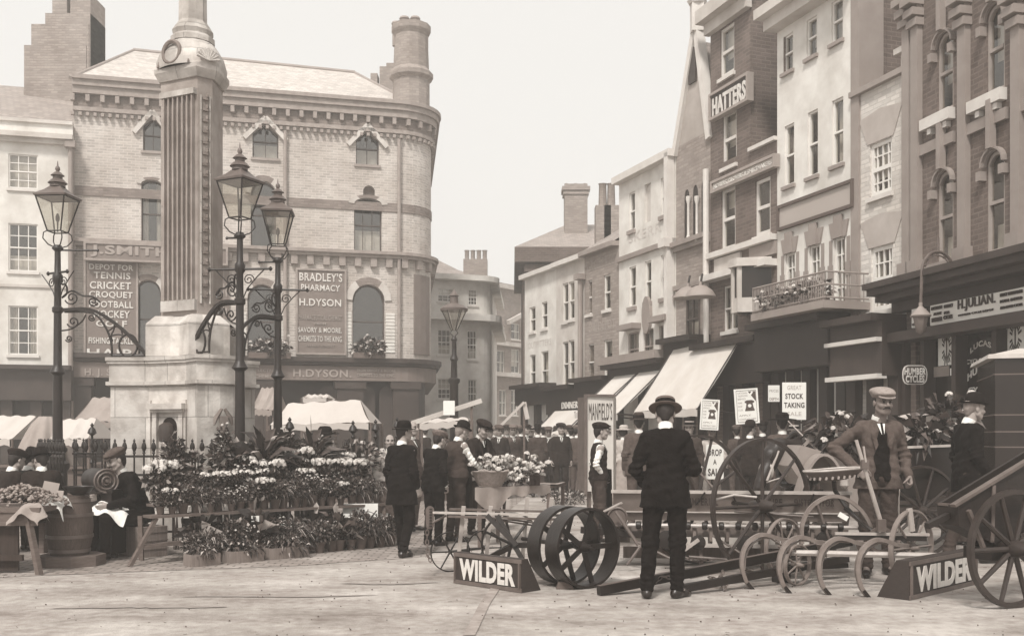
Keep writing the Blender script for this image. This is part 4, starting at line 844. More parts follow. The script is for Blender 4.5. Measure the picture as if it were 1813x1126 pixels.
# beaded strip on the near corner
d = Vector((math.cos(AN[1]), math.sin(AN[1]))); t = Vector((-d.y, d.x)); q = C0 + d * .421
mb = MB(); 
for s in (-1, 1): p = q + t * .065 * s; mb.boxp([(p.x - t.x * .01, p.y - t.y * .01, 3.3), (p.x + t.x * .01, p.y + t.y * .01, 3.3), (p.x + t.x * .01 + d.x * .02, p.y + t.y * .01 + d.y * .02, 3.3), (p.x - t.x * .01 + d.x * .02, p.y - t.y * .01 + d.y * .02, 3.3), (p.x - t.x * .01, p.y - t.y * .01, 6.2), (p.x + t.x * .01, p.y + t.y * .01, 6.2), (p.x + t.x * .01 + d.x * .02, p.y + t.y * .01 + d.y * .02, 6.2), (p.x - t.x * .01 + d.x * .02, p.y - t.y * .01 + d.y * .02, 6.2)])
st = mb.build('corner_fillet', m_port, mon); mb = MB()
for k in range(19): z = 3.4 + k * .153; mb.box((q.x + d.x * .012, q.y + d.y * .012, z), (.07, .05, .035), AN[1] + R(90)); mb.box((q.x + d.x * .02 + t.x * .02, q.y + d.y * .02 + t.y * .02, z + .045), (.03, .05, .05), AN[1] + R(60))
mb.build('leaf_beads', m_portd, st)
# cap with lunettes, scallop shell and wreath
mb = MB(); slab(mb, tri(.44, .13), 6.45, 6.56, tri(.5, .16)); slab(mb, tri(.5, .16), 6.56, 6.62); 
n = 24
def capring(r, z, sq):
    out = []
    for k in range(n):
        a = 2 * math.pi * k / n; best = max(math.cos(a - q) for q in AN); rr = r * (1 + sq * (best ** 6 if best > 0 else 0)); out.append(mb.av((C0.x + rr * math.cos(a), C0.y + rr * math.sin(a), z)))
    return out
prev = None
for r, z, sq in ((.42, 6.621, .2), (.43, 6.72, .2), (.41, 6.84, .15), (.35, 6.95, .1), (.3, 7.02, .0), (.27, 7.04, 0)):
    ring = capring(r, z, sq)
    if prev: [mb.face((prev[k], prev[(k + 1) % n], ring[(k + 1) % n], ring[k]), True) for k in range(n)]
    prev = ring
mb.face(prev); cap = mb.build('cap', m_port, mon)
mb = MB(); o = Vector((C0.x, C0.y)) + nn * .4 + ed * -.02; cz = 6.8; ce = Vector((o.x, o.y, cz)); E3 = Vector((ed.x, ed.y, 0)); N3 = Vector((nn.x, nn.y, 0))
mb.tube([ce + E3 * .15 * math.cos(a) + Vector((0, 0, .15 * math.sin(a))) + N3 * .0 for a in [2 * math.pi * k / 20 for k in range(20)]], .03, 6, closed=True)
mb.tube([ce + E3 * .28 * math.cos(a) + Vector((0, 0, -.17 + .3 * math.sin(a))) - N3 * (.03 + .07 * math.sin(a)) for a in [math.pi * k / 12 for k in range(13)]], .02, 6); mb.build('wreath', m_portd, cap)
mb = MB(); sc = Vector((q.x, q.y, 6.66)) + Vector((d.x, d.y, 0)) * .13
for k in range(9): a = R(15 + 150 * k / 8); mb.tube([sc, sc + Vector((t.x * math.cos(a) * .17, t.y * math.cos(a) * .17, math.sin(a) * .17)) - Vector((d.x, d.y, 0)) * .02], [.008, .02], 6)
mb.build('scallop_shell', m_port, cap)
mb = MB(); mb.lathe([(.31, 7.03), (.31, 7.1), (.27, 7.14), (.29, 7.2), (.24, 7.28), (.2, 7.34), (.19, 8.2), (.18, 8.6), (.25, 8.7), (.25, 8.8), (.2, 8.9), (.24, 9.1), (.16, 9.4), (.02, 9.6)], (C0.x, C0.y, 0), 12, False); mb.build('crowning_column', m_port, mon)
# recessed front panel with niche on the pedestal
pb = g_(0); A_, B_ = pb[8], pb[9]; e2 = (B_ - A_); LL = e2.length; e2.normalize(); n2 = Vector((e2.y, -e2.x)); n2 = n2 if n2.dot(A_ - C0) > 0 else -n2
FQ = lambda u, z, o: Vector((A_.x + e2.x * u + n2.x * o, A_.y + e2.y * u + n2.y * o, z))
def qbx(m_, a, b, z0, z1, o0, o1): m_.boxp([FQ(a, z0, o0), FQ(b, z0, o0), FQ(b, z0, o1), FQ(a, z0, o1), FQ(a, z1, o0), FQ(b, z1, o0), FQ(b, z1, o1), FQ(a, z1, o1)])
cu = LL * .55; mb = MB(); qbx(mb, cu - .27, cu - .2, .5, 1.82, .001, .05); qbx(mb, cu + .2, cu + .27, .5, 1.82, .001, .05); qbx(mb, cu - .32, cu + .32, 1.82, 1.9, .001, .12); qbx(mb, cu - .29, cu + .29, 1.78, 1.82, .001, .08)
qbx(mb, 0.0, .05, .5, 1.95, .001, .03); qbx(mb, LL - .05, LL, .5, 1.95, .001, .03); nf_ = mb.build('niche_frame', m_port, ped)
mb = MB(); sh = [(cu + .13 * math.cos(a), 1.58 + .13 * math.sin(a)) for a in [math.pi * k / 10 for k in range(11)]] + [(cu - .13, 1.0), (cu + .13, 1.0)]; mb.prism([FQ(a, z, .001) for a, z in sh], (n2.x * .01, n2.y * .01, 0)); mb.build('niche_shade', m_dark, nf_)  # flat dark sheet, no hollow: the niche's shade is put into its colour
mb = MB(); mb.lathe([(.01, -.16), (.1, -.12), (.12, 0), (.1, .1), (.04, .14)], FQ(cu, 1.5, .06), 12); mb.build('spout_mask', m_signd, nf_)
# carved arms on the right lobe
mb = MB(); de = Vector((d.x, d.y, 0)); te = Vector((t.x, t.y, 0)); ctr = Vector((C0.x, C0.y, 0)) + de * 1.02
for s in (-1, 1): mb.tube([ctr + te * .02 * s + Vector((0, 0, 1.82)), ctr + te * .1 * s + Vector((0, 0, 1.7)), ctr + te * .13 * s + Vector((0, 0, 1.6))], [.02, .035, .012], 6)
mb.prism([ctr + te * a + Vector((0, 0, z)) for a, z in ((-.06, 1.72), (.06, 1.72), (.055, 1.5), (0, 1.4), (-.055, 1.5))], de * .03); mb.build('carved_arms', m_portd, ped)
# ---- lamp posts
m_lglass = glassmat('lantern_glass', .22, .85); m_white = M('white_enamel', .8, .03, 3, .4)
def lantern(root, c, zb, h, wb, wt, n=4, a0=0.0):
    """glazed tapering head: zb bottom height, wt half diagonal at the eaves"""
    mb = MB(); cs = [(math.cos(a0 + 2 * math.pi * k / n), math.sin(a0 + 2 * math.pi * k / n)) for k in range(n)]
    bt = [Vector((c.x + wb * x, c.y + wb * y, zb)) for x, y in cs]; tp = [Vector((c.x + wt * x, c.y + wt * y, zb + h)) for x, y in cs]
    for k in range(n): mb.tube([bt[k], tp[k]], .011, 6); mb.tube([bt[k], bt[(k + 1) % n]], .01, 6); mb.tube([tp[k], tp[(k + 1) % n]], .014, 6)
    fr = mb.build('lantern_frame', m_iron, root); gl = MB()
    for k in range(n): gl.poly([bt[k], bt[(k + 1) % n], tp[(k + 1) % n], tp[k]])
    gl.build('lantern_glass', m_lglass, fr, fix=False)
    z = zb + h; mb = MB(); mb.lathe([(wt * 1.1, 0), (wt * 1.12, .025), (wt * .62, .1), (wt * .36, .16)], (c.x, c.y, z), n, False, a0)
    mb.lathe([(wt * .36, .16), (wt * .34, .2), (wt * .45, .21), (wt * .3, .26), (wt * .22, .27), (wt * .22, .31), (wt * .32, .32), (wt * .14, .37), (.02, .38), (.035, .41), (.03, .44), (.012, .46), (.004, .53)], (c.x, c.y, z), 12); mb.build('lantern_roof', m_irong, root)
    mb = MB(); mb.lathe([(.01, 0), (.012, .14), (.03, .17), (.03, .22), (.012, .26)], (c.x, c.y, zb), 8); mb.build('gas_burner', m_iron, root)
def spiral(c, u, v, r0, r1, turns, a0, n=26):
    return [c + u * (r0 + (r1 - r0) * k / n) * math.cos(a0 + turns * 2 * math.pi * k / n) + v * (r0 + (r1 - r0) * k / n) * math.sin(a0 + turns * 2 * math.pi * k / n) for k in range(n + 1)]
LL_ = ['tall black iron gas lamp left of the monument, its lantern nearest the left edge', 'tallest looking black gas lamp, in front of the monument pedestal', 'black gas lamp standing just right of the monument, farther back than its neighbour']
for i, p in enumerate(LP):
    t_ = thing('gas_lamp', LL_[i], 'street lamp', (p.x, p.y, 0), group='three gas lamps round the monument'); c = p
    mb = MB(); mb.lathe([(.17, 0), (.17, .3), (.13, .36), (.13, .95), (.16, 1.0), (.16, 1.06), (.11, 1.1), (.1, 1.2), (.13, 1.24), (.13, 1.28), (.07, 1.33), (.062, 2.32), (.075, 2.33), (.11, 2.36), (.075, 2.42), (.058, 2.46), (.052, 3.2), (.075, 3.22), (.075, 3.28), (.05, 3.3), (.045, 3.62), (.07, 3.66), (.07, 3.74), (.045, 3.78), (.04, 4.08), (.08, 4.12), (.05, 4.17)], (c.x, c.y, 0), 14); mb.build('lamp_column', m_iron, t_)
    lantern(t_, c, 4.36, .48, .14, .3, 4, R([40, 20, 52][i]))
    for k in range(4):      # cradle scrolls under the lantern
        a = R([40, 20, 52][i] + 90 * k); u = Vector((math.cos(a), math.sin(a), 0)); b0 = Vector((c.x, c.y, 4.13)); mb = MB(); mb.tube([b0 + u * .03, b0 + u * .13 + Vector((0, 0, .04)), b0 + u * .2 + Vector((0, 0, .12)), b0 + u * .19 + Vector((0, 0, .2)), b0 + u * .13 + Vector((0, 0, .24))], .009, 6); mb.build('cradle_scroll', m_iron, t_)
    mb = MB(); dv = [Vector((1, .05, 0)), Vector((-.9, .1, 0)), Vector((-.95, 0, 0))][i]; b0 = Vector((c.x, c.y, 4.1)); ln = [.56, .2, .3][i]; mb.tube([b0, b0 + dv * ln], .014, 6); mb.lathe([(.012, -.02), (.022, 0), (.012, .02)], b0 + dv * ln, 6); mb.build('ladder_rest', m_iron, t_)
    zb = [3.78, 3.68, 3.68][i]; dv = [Vector((.9, -.5, 0)), Vector((1, -.1, 0)), Vector((1, .12, 0))][i]; b0 = Vector((c.x, c.y, zb)); L = [.2, .42, .44][i]
    mb = MB(); mb.tube([b0 - dv * L, b0 + dv * L], .016, 8)
    for s in (-1, 1): mb.lathe([(.01, -.03), (.03, 0), (.01, .03)], b0 + dv * L * s, 8)
    ca = mb.build('cross_arm', m_iron, t_)
    for s in (-1, 1):
        mb = MB(); mb.tube(spiral(b0 + dv * s * .12 - Vector((0, 0, .14)), dv, Vector((0, 0, 1)), .075, .01, 1.6, 0), .008, 5); mb.tube([b0 + dv * s * .34, b0 + dv * s * .22 - Vector((0, 0, .12)), b0 + dv * s * .1 - Vector((0, 0, .26)), b0 + dv * s * .04 - Vector((0, 0, .4))], .009, 5); mb.build('scroll', m_iron, ca)
    # scrolled bracket to the pedestal: this one is fixed to lamp and stone
    dr = (C0 - c) if i != 1 else Vector((-1.27, .68)); ds = dr.length; dr.normalize(); sc_ = [1.0, .72, .74][i]; D3 = Vector((dr.x, dr.y, 0)); Z3 = Vector((0, 0, 1)); Q = lambda s, z: Vector((c.x, c.y, z)) + D3 * s * sc_
    def smooth(pts, n=6):
        out = []
        for a in range(len(pts) - 1):
            p0, p1, p2, p3 = pts[max(a - 1, 0)], pts[a], pts[a + 1], pts[min(a + 2, len(pts) - 1)]
            for k in range(n):
                s = k / n; out.append(tuple(.5 * (2 * p1[j] + (p2[j] - p0[j]) * s + (2 * p0[j] - 5 * p1[j] + 4 * p2[j] - p3[j]) * s * s + (3 * p1[j] - p0[j] - 3 * p2[j] + p3[j]) * s ** 3) for j in range(len(p1))))
        return out + [tuple(pts[-1])]
    o_ = smooth([(0, 3.24), (.4, 3.26), (.65, 3.17), (.92, 2.97), (1.15, 2.74), (1.28, 2.58)]); i_ = smooth([(.1, 3.22), (.5, 3.2), (.68, 3.0), (.76, 2.78), (.77, 2.58)])
    mb = MB(); P_ = [Q(*q) for q in o_]
    for a, b in zip(P_, P_[1:]): mb.bar(a, b, .05, .045)
    br = mb.build('bracket_arch', m_iron, t_); mb = MB(); mb.tube([Q(*q) for q in i_], .016, 6); mb.build('inner_curve', m_iron, br)
    mb = MB(); mb.tube([Q(1.0 + .13 * math.cos(a), 2.74 + .16 * math.sin(a)) for a in [2 * math.pi * k / 18 for k in range(18)]], .017, 6, closed=True); mb.tube([Q(.77, 2.6), Q(1.26, 2.6)], .014, 6); mb.build('ring', m_iron, br)
    for pp in ([(.72, 2.95), (.8, 3.0), (.86, 3.02)], [(.8, 3.08), (.8, 2.98), (.76, 2.88), (.78, 2.8)], [(.9, 2.98), (.92, 2.9)], [(.76, 2.88), (.86, 2.9), (.93, 2.88)], [(.6, 3.2), (.72, 3.1), (.74, 3.12)]): mb = MB(); mb.tube([Q(*q) for q in smooth(pp, 3)], .011, 5); mb.build('tracery', m_iron, br)
    for cc_, r_, s_ in (((.2, 3.42), .1, 1), ((.5, 3.37), .07, -1), ((.22, 3.08), .09, 1), ((.48, 3.14), .05, -1), ((.16, 2.84), .05, 1)): mb = MB(); mb.tube(spiral(Q(*cc_), D3 * s_, Z3, r_, .01, 1.5, R(200)), .011, 5); mb.build('scroll', m_iron, br)
    mb = MB(); mb.tube([Q(*q) for q in smooth([(.02, 3.62), (.12, 3.6), (.13, 3.48), (.06, 3.42), (.2, 3.52), (.36, 3.45), (.5, 3.44), (.6, 3.36)], 4)], .014, 5); mb.tube([Q(*q) for q in smooth([(.04, 2.95), (.2, 2.98), (.34, 3.08), (.4, 3.18)], 4)], .012, 5); mb.build('scroll_stem', m_iron, br)
# far lamp in the open square (circular lantern)
LF = P(804, 772, 24); t_ = thing('gas_lamp', 'single gas lamp with round conical lantern in the middle of the square', 'street lamp', (LF.x, LF.y, 0)); zz = lambda y: CH + (HY - y) * 24 / F
mb = MB(); mb.lathe([(.16, 0), (.16, .9), (.11, 1.0), (.1, zz(680)), (.14, zz(676)), (.14, zz(671)), (.08, zz(668)), (.07, zz(640)), (.1, zz(636)), (.06, zz(628)), (.055, zz(605)), (.08, zz(601)), (.04, zz(596))], (LF.x, LF.y, 0), 12); mb.build('lamp_column', m_iron, t_)
mb = MB(); 
for k in range(6): a = k * math.pi / 3; mb.tube([(LF.x + .07 * math.cos(a), LF.y + .07 * math.sin(a), zz(585)), (LF.x + .3 * math.cos(a), LF.y + .3 * math.sin(a), zz(549))], .009, 5)
for s in (-1, 1): mb.tube([(LF.x, LF.y, zz(597)), (LF.x + .09 * s, LF.y, zz(590)), (LF.x + .05 * s, LF.y, zz(584))], .012, 5)
fr = mb.build('lantern_frame', m_iron, t_); mb = MB(); mb.lathe([(.07, zz(585)), (.3, zz(549))], (LF.x, LF.y, 0), 18); mb.build('lantern_glass', m_lglass, fr, fix=False)
mb = MB(); mb.lathe([(.32, zz(551)), (.33, zz(547)), (.25, zz(542)), (.1, zz(537)), (.09, zz(525)), (.12, zz(524)), (.06, zz(518)), (.02, zz(515)), (.01, zz(510))], (LF.x, LF.y, 0), 18); mb.build('lantern_roof', m_irong, t_)
# ---- spear railings
def spear(mb, x, y, h, r=.012, hd=1.0):
    mb.lathe([(r, 0.05), (r, h - .2), (r * 2.0, h - .19), (r * 1.2, h - .17), (r * 2.9 * hd, h - .12), (r * 2.4 * hd, h - .08), (r * .8, h - .04), (r * 1.6, h - .03), (0.001, h)], (x, y, 0), 8)
rl = thing('spear_railing', 'black iron spear headed railing enclosing the foot of the monument', 'railing', (C0.x, C0.y, 0)); first = None
FP_ = [Vector(q) for q in ((-6.6, 14.1), (-5.75, 13.12), (-3.5, 13.12), (-2.95, 13.7), (-2.95, 15.4), (-3.5, 16.2), (-6.6, 15.0))]
for (A, B) in zip(FP_, FP_[1:] + FP_[:1]):
    L = (B - A).length; dd = (B - A) / L; nb = int(L / .125)
    for z in (1.19, .95, .22): mb = MB(); mb.bar((A.x + dd.x * .1, A.y + dd.y * .1, z), (B.x - dd.x * .1, B.y - dd.y * .1, z), .014, .03); mb.build('rail', m_iron, rl)
    for k in range(1, nb):
        p = A + dd * (k * L / nb)
        if first is None: mb = MB(); spear(mb, p.x, p.y, 1.42); first = mb.build('spear_bar', m_iron, rl); fp = p.copy()
        else: o = first.copy(); COL.objects.link(o); o.location = (p.x - fp.x, p.y - fp.y, 0)
EXTRA = [('tall turned iron standard left of the monument pedestal', 163, 15.6, 748), ('turned iron standard rising behind the flowers right of the lamps', 513, 14.6, 738), ('slender ringed iron standard among the white blooms', 625, 15.4, 744), ('ringed iron standard beside the man in the broad dark hat', 665, 15.6, 742), ('short iron standard just above the dark hat', 703, 17, 738)]
for lb, x, Z, y in EXTRA:
    p = P(x, y, Z); t_ = thing('iron_standard', lb, 'railing post', (p.x, p.y, 0), group='iron standards round the monument'); h = p.z; mb = MB(); pr = [(.05, 0), (.05, .3), (.02, .34)]
    k = .5
    while k < h - .25: pr += [(.018, k), (.04, k + .03), (.018, k + .06)]; k += .13
    pr += [(.018, h - .2), (.07, h - .16), (.05, h - .1), (.015, h - .06), (.03, h - .04), (.002, h)]; mb.lathe(pr, (p.x, p.y, 0), 10); mb.build('turned_post', m_iron, t_)
# ---- market stalls behind
m_canv = M('brown_stall_canvas', .3, .15, 2, .95, .3, 6); m_canw = M('white_stall_canvas', .5, .05, 2, .95, .2, 6); m_wood = M('grey_stall_timber', .14, .25, 2, .85, .3, 12, kind='wood', grain=(3, 3, 20)); m_crate = M('crate_wood', .22, .25, 3, .85, .2, 10, kind='wood')
def stall(label, Z, tl, tr, bl, br, depth=1.6, mat=None, sag=.08, front=True):
    q = [P(*a, Z) for a in (tl, tr, bl, br)]; c = (q[2] + q[3]) / 2; t_ = thing('market_stall', label, 'market stall', (c.x, Z + depth / 2, 0), group='canvas market stalls behind the monument'); D = Vector((0, depth, 0)); mb = MB()
    rg0, rg1 = q[0] + D * .5, q[1] + D * .5
    mb.grid(lambda a, b: (rg0.lerp(rg1, a)).lerp(q[2].lerp(q[3], a), b) + Vector((0, 0, -sag * math.sin(b * math.pi) * (.6 + .4 * math.sin(a * 9)) + .02 * math.sin(a * 23 + b * 3))), 14, 6)
    mb.grid(lambda a, b: (rg0.lerp(rg1, a)).lerp((q[2] + D).lerp(q[3] + D, a), b) + Vector((0, 0, -sag * math.sin(b * math.pi))), 8, 4)
    for u in (0, 1):
        e = q[2 + u]; g = (rg0, rg1)[u]; mb.poly([e, g, e + D])
    mb.grid(lambda a, b: q[2].lerp(q[3], a) + Vector((0, -.01, -.14 * b + .02 * math.sin(a * 30))), 16, 1); mb.build('canopy', mat or m_canw, t_, fix=False)
    for a in (q[2], q[3], q[2] + D, q[3] + D): mb = MB(); mb.bar((a.x, a.y + .02, 0), (a.x, a.y + .02, a.z), .06, .06); mb.build('post', m_wood, t_)
    mb = MB(); mb.box((c.x, Z + depth / 2, .8), (abs(q[3].x - q[2].x), depth * .8, .06)); mb.box((c.x, Z + .25, .4), (abs(q[3].x - q[2].x) - .1, .04, .78)); mb.build('counter', m_wood, t_)
    return t_
stall('white canvas stall roof at the far left edge behind the three men', 22, (-60, 735), (34, 735), (-80, 772), (20, 778))
tt = thing('draped_tent', 'brown tarpaulin draped in folds over a stall behind the three men', 'tent', P(55, 800, 21)); mb = MB(); ap = P(52, 737, 21.8); ba = P(0, 800, 21); bb = P(92, 800, 21)
def tent(a, b):
    th = 2 * math.pi * a; rx = (bb.x - ba.x) * .62; cx_ = (ba.x + bb.x) / 2; w_ = 1 + .12 * math.sin(th * 9); k = b ** .8
    return Vector((cx_ + math.cos(th) * (rx * k * w_ + .15), 21.9 + math.sin(th) * (.9 * k * w_ + .1), ap.z - (ap.z - .1) * b ** 1.15))
mb.grid(tent, 72, 8); mb.build('tarpaulin', m_canv, tt, fix=False)
stall('white sheeted stall roof seen between the left lamp post and the draped tent', 20.5, (66, 742), (142, 739), (88, 778), (156, 776))
stall('dark canvas stall roof close against the left side of the monument pedestal', 23, (138, 702), (200, 700), (132, 742), (205, 748), mat=m_canv)
stall('broad pale canvas stall roof right of the lamp posts, before the pharmacy', 22, (492, 712), (626, 705), (478, 752), (655, 748), depth=2)
stall('brown canvas stall roof between the monument and the right-hand lamp', 24, (448, 684), (480, 683), (444, 724), (484, 726), mat=m_canv)
stall('small white stall roof peeping above the broad pale one', 27, (536, 697), (575, 697), (534, 704), (580, 704), depth=1.2)
stall('open white stall with slatted sides beyond the men in hats', 22.5, (742, 742), (826, 738), (738, 750), (832, 744), depth=1.2, sag=.02)
def pole(name, label, cat, a, b, r, mat, part='pole'):
    t_ = thing(name, label, cat, ((a.x + b.x) / 2, (a.y + b.y) / 2, 0)); mb = MB(); mb.bar(a, b, r * 2, r * 2); mb.build(part, mat, t_); return t_
pl_ = pole('slanting_timber', 'long pale timber beam slanting up to the right across the distant street lamp', 'timber', P(730, 749, 21.5), P(853, 709, 21.5), .05, m_stuc2)
mb = MB(); b = P(740, 746, 21.52); mb.bar((b.x, 21.52, 0), b, .06, .06); mb.build('upright', m_wood, pl_); mb = MB(); b = P(835, 716, 21.52); mb.bar((b.x, 21.52, 0), b, .05, .05); mb.build('upright', m_wood, pl_)
mb = MB(); b = P(795, 722, 21.3); t_ = thing('notice_card', 'small white notice card hung from the slanting timber', 'sign', b); mb.box(b, (.24, .02, .3)); mb.build('card', m_post, t_)
t_ = thing('folded_canvas_strip', 'pale strip of canvas sloping down from a pole behind the crowd', 'canvas', P(905, 740, 24)); mb = MB(); a, b, c = P(886, 754, 24), P(928, 712, 24), P(934, 742, 24); mb.bar(a, b, .14, .06); mb.bar(b, c, .1, .05); mb.build('canvas', m_canw, t_); mb = MB(); mb.bar((b.x, 24.05, 0), (b.x, 24.05, b.z), .05, .05); mb.build('post', m_wood, t_)
# ---- arched lamp bracket over the cycle shop
pa = f9.W(f9.uv(1700, 485)[0], f9.uv(1700, 488)[1], .1); al = thing('arched_wall_lamp', 'iron arched bracket lamp hanging before the cycle shop fascia', 'wall lamp', pa)
pc_ = P(1632, 487, 15.55); mb = MB(); mid = (pc_ + pa) / 2; U_ = (pa - pc_); U_.z = 0; rad = U_.length / 2; U_.normalize(); zt_ = pc_.z
arc_ = [mid + U_ * rad * math.cos(a) + Vector((0, 0, (zt_ - mid.z) + rad * 1.1 * math.sin(a) + .02)) for a in [math.pi * k / 16 for k in range(17)]]; dn = P(1630, 545, 15.55)
mb.tube([pa, pa + Vector((0, 0, .02))] + arc_ + [pc_, dn], .025, 7); mb.build('arched_pipe', m_irong, al)
mb = MB(); mb.tube([m - (m - mid) * .16 for m in arc_[2:15]], .012, 5)
for k in range(2, 15, 2): mb.tube([arc_[k], arc_[k] - (arc_[k] - mid) * .16], .012, 5)
mb.tube([mid + Vector((0, 0, rad * 1.1)), mid + Vector((0, 0, rad * 1.1 + .22))], .02, 6); mb.tube([pa, pa + Vector((.25, .1, 0))], .05, 6); mb.build('tracery', m_irong, al)
mb = MB(); mb.lathe([(.15, -.02), (.16, 0), (.03, .14), (.03, .2)], dn - Vector((0, 0, .12)), 12); mb.build('lamp_hood', m_lead, al); mb = MB(); mb.lathe([(.12, -.04), (.07, -.26), (.02, -.3)], dn - Vector((0, 0, .1)), 8); mb.build('lamp_globe', m_signB, al)
# ---- tall four-sided sign board
def tall_sign():
    a = P(1040, 702, 17.5); b = P(1087, 702, 17.5); t_ = thing('tall_sign_box', 'tall white advertising box sign with narrow dark side, standing in the crowd', 'sign', ((a.x + b.x) / 2, 17.5, 0)); mb = MB(); mb.boxp([(a.x, 17.5, .5), (b.x, 17.6, .5), (b.x + .1, 18.1, .5), (a.x - .12, 18.1, .5), (a.x, 17.5, a.z), (b.x, 17.6, a.z), (b.x + .1, 18.1, a.z), (a.x - .12, 18.1, a.z)])
    mb.build('board', M('sign_white', .66, .05, 2, .8, stain=.1), t_); mb = MB(); mb.bar((a.x - .03, 17.48, .45), (a.x - .03, 17.48, a.z + .02), .05, .04); mb.bar((a.x - .06, 17.48, a.z + .02), (b.x + .03, 17.58, a.z + .02), .05, .04); mb.poly([(a.x - .005, 17.5, .5), (a.x - .13, 18.1, .5), (a.x - .13, 18.1, a.z), (a.x - .005, 17.5, a.z)]); mb.build('edge_frame', m_irong, t_, fix=False)
    mb = MB(); y = 17.545; cx_ = (a.x + b.x) / 2; z = lambda yy: CH + (HY - yy) * y / F; U = Vector((b.x - a.x, .1, 0)); put_text(mb, 'MANFIELD\'S', (cx_, y, z(728)), U, (0, 0, 1), .42, .3, .006, .0); put_text(mb, 'SALE', (cx_ + .06, y, z(760)), U, (0, 0, 1), .26, .14, .006, .02); mb.build('lettering', m_signd, t_, angle=None, fix=False)
    for x in (a.x + .05, b.x - .05): mb = MB(); mb.box((x, 17.8, .25), (.05, .4, .5)); mb.build('leg', m_wood, t_)
tall_sign()
# ================================================================== FIGURES grown as one smooth surface from a field of limbs
def V3(*a): return np.array(a if len(a) > 1 else a[0], dtype=float)
class Field:
    def __init__(s): s.it = []
    def cone(s, a, b, ra, rb, k=.03): s.it.append(('c', V3(a), V3(b), ra, rb, k, 1)); return s
    def ell(s, c, r, k=.03, rot=None): s.it.append(('e', V3(c), V3(r), rot, 0, k, 1)); return s
    def cut(s, c, r, k=.01, rot=None): s.it.append(('e', V3(c), V3(r), rot, 0, k, -1)); return s
    def fold(s, p, n, rad, amp, wl): s.it.append(('f', V3(p), V3(n) / np.linalg.norm(n) / wl, rad, amp, 0, 0)); return s
    def plane(s, p, n): s.it.append(('p', V3(p), V3(n) / np.linalg.norm(n), 0, 0, 0, 0)); return s
    def bounds(s):
        lo = np.full(3, 1e9); hi = -lo
        for i in s.it:
            if i[6] < 1: continue
            if i[0] == 'c': m = max(i[3], i[4]); lo = np.minimum(lo, np.minimum(i[1], i[2]) - m); hi = np.maximum(hi, np.maximum(i[1], i[2]) + m)
            else: m = max(i[2]); lo = np.minimum(lo, i[1] - m); hi = np.maximum(hi, i[1] + m)
        return lo, hi
    def ev(s, X):
        d = np.full(X.shape[0], 1e3)
        for t, a, b, c, e, k, sg in s.it:
            if t == 'c':
                ab = b - a; L2 = max((ab ** 2).sum(), 1e-9); u = np.clip(((X - a) @ ab) / L2, 0, 1); q = np.sqrt(((X - a - u[:, None] * ab) ** 2).sum(1)) - (c + (e - c) * u)
            elif t == 'e':
                Y = X - a
                if c is not None: Y = Y @ c
                n = np.sqrt(((Y / b) ** 2).sum(1)); g = np.sqrt(((Y / b ** 2) ** 2).sum(1)); q = n * (n - 1) / np.maximum(g, 1e-6)
            elif t == 'p': d = np.maximum(d, (X - a) @ b); continue
            else:
                r = np.sqrt(((X - a) ** 2).sum(1)); d = d + np.exp(-(r / c) ** 2) * e * np.sin((X - a) @ b * 6.283); continue
            if sg > 0: h = np.maximum(k - np.abs(d - q), 0) / k; d = np.minimum(d, q) - h * h * k * .25
            else: h = np.maximum(k - np.abs(d + q), 0) / k; d = np.maximum(d, -q) + h * h * k * .25
        return d
    def mesh(s, h, noise=0.0, nf=14.0, seed=0):
        lo, hi = s.bounds(); lo = lo - 2.5 * h - noise; hi = hi + 2.5 * h + noise; n = np.ceil((hi - lo) / h).astype(int) + 1
        ax = [lo[i] + h * np.arange(n[i]) for i in range(3)]; X = np.stack(np.meshgrid(*ax, indexing='ij'), -1).reshape(-1, 3); d = s.ev(X)
        if noise:
            p = seed * 1.7; d = d + noise * (np.sin(X[:, 2] * nf * 1.3 + 3 * np.sin(X[:, 0] * nf * .6 + p) + p) * np.cos(X[:, 0] * nf + 2 * np.sin(X[:, 1] * nf * .7 + X[:, 2] * nf * .5)) + .5 * np.sin(X[:, 2] * nf * 2.7 + X[:, 0] * nf * 1.9 + 4 * np.sin(X[:, 1] * nf)))
        D = d.reshape(n); return nets(D, lo, h)
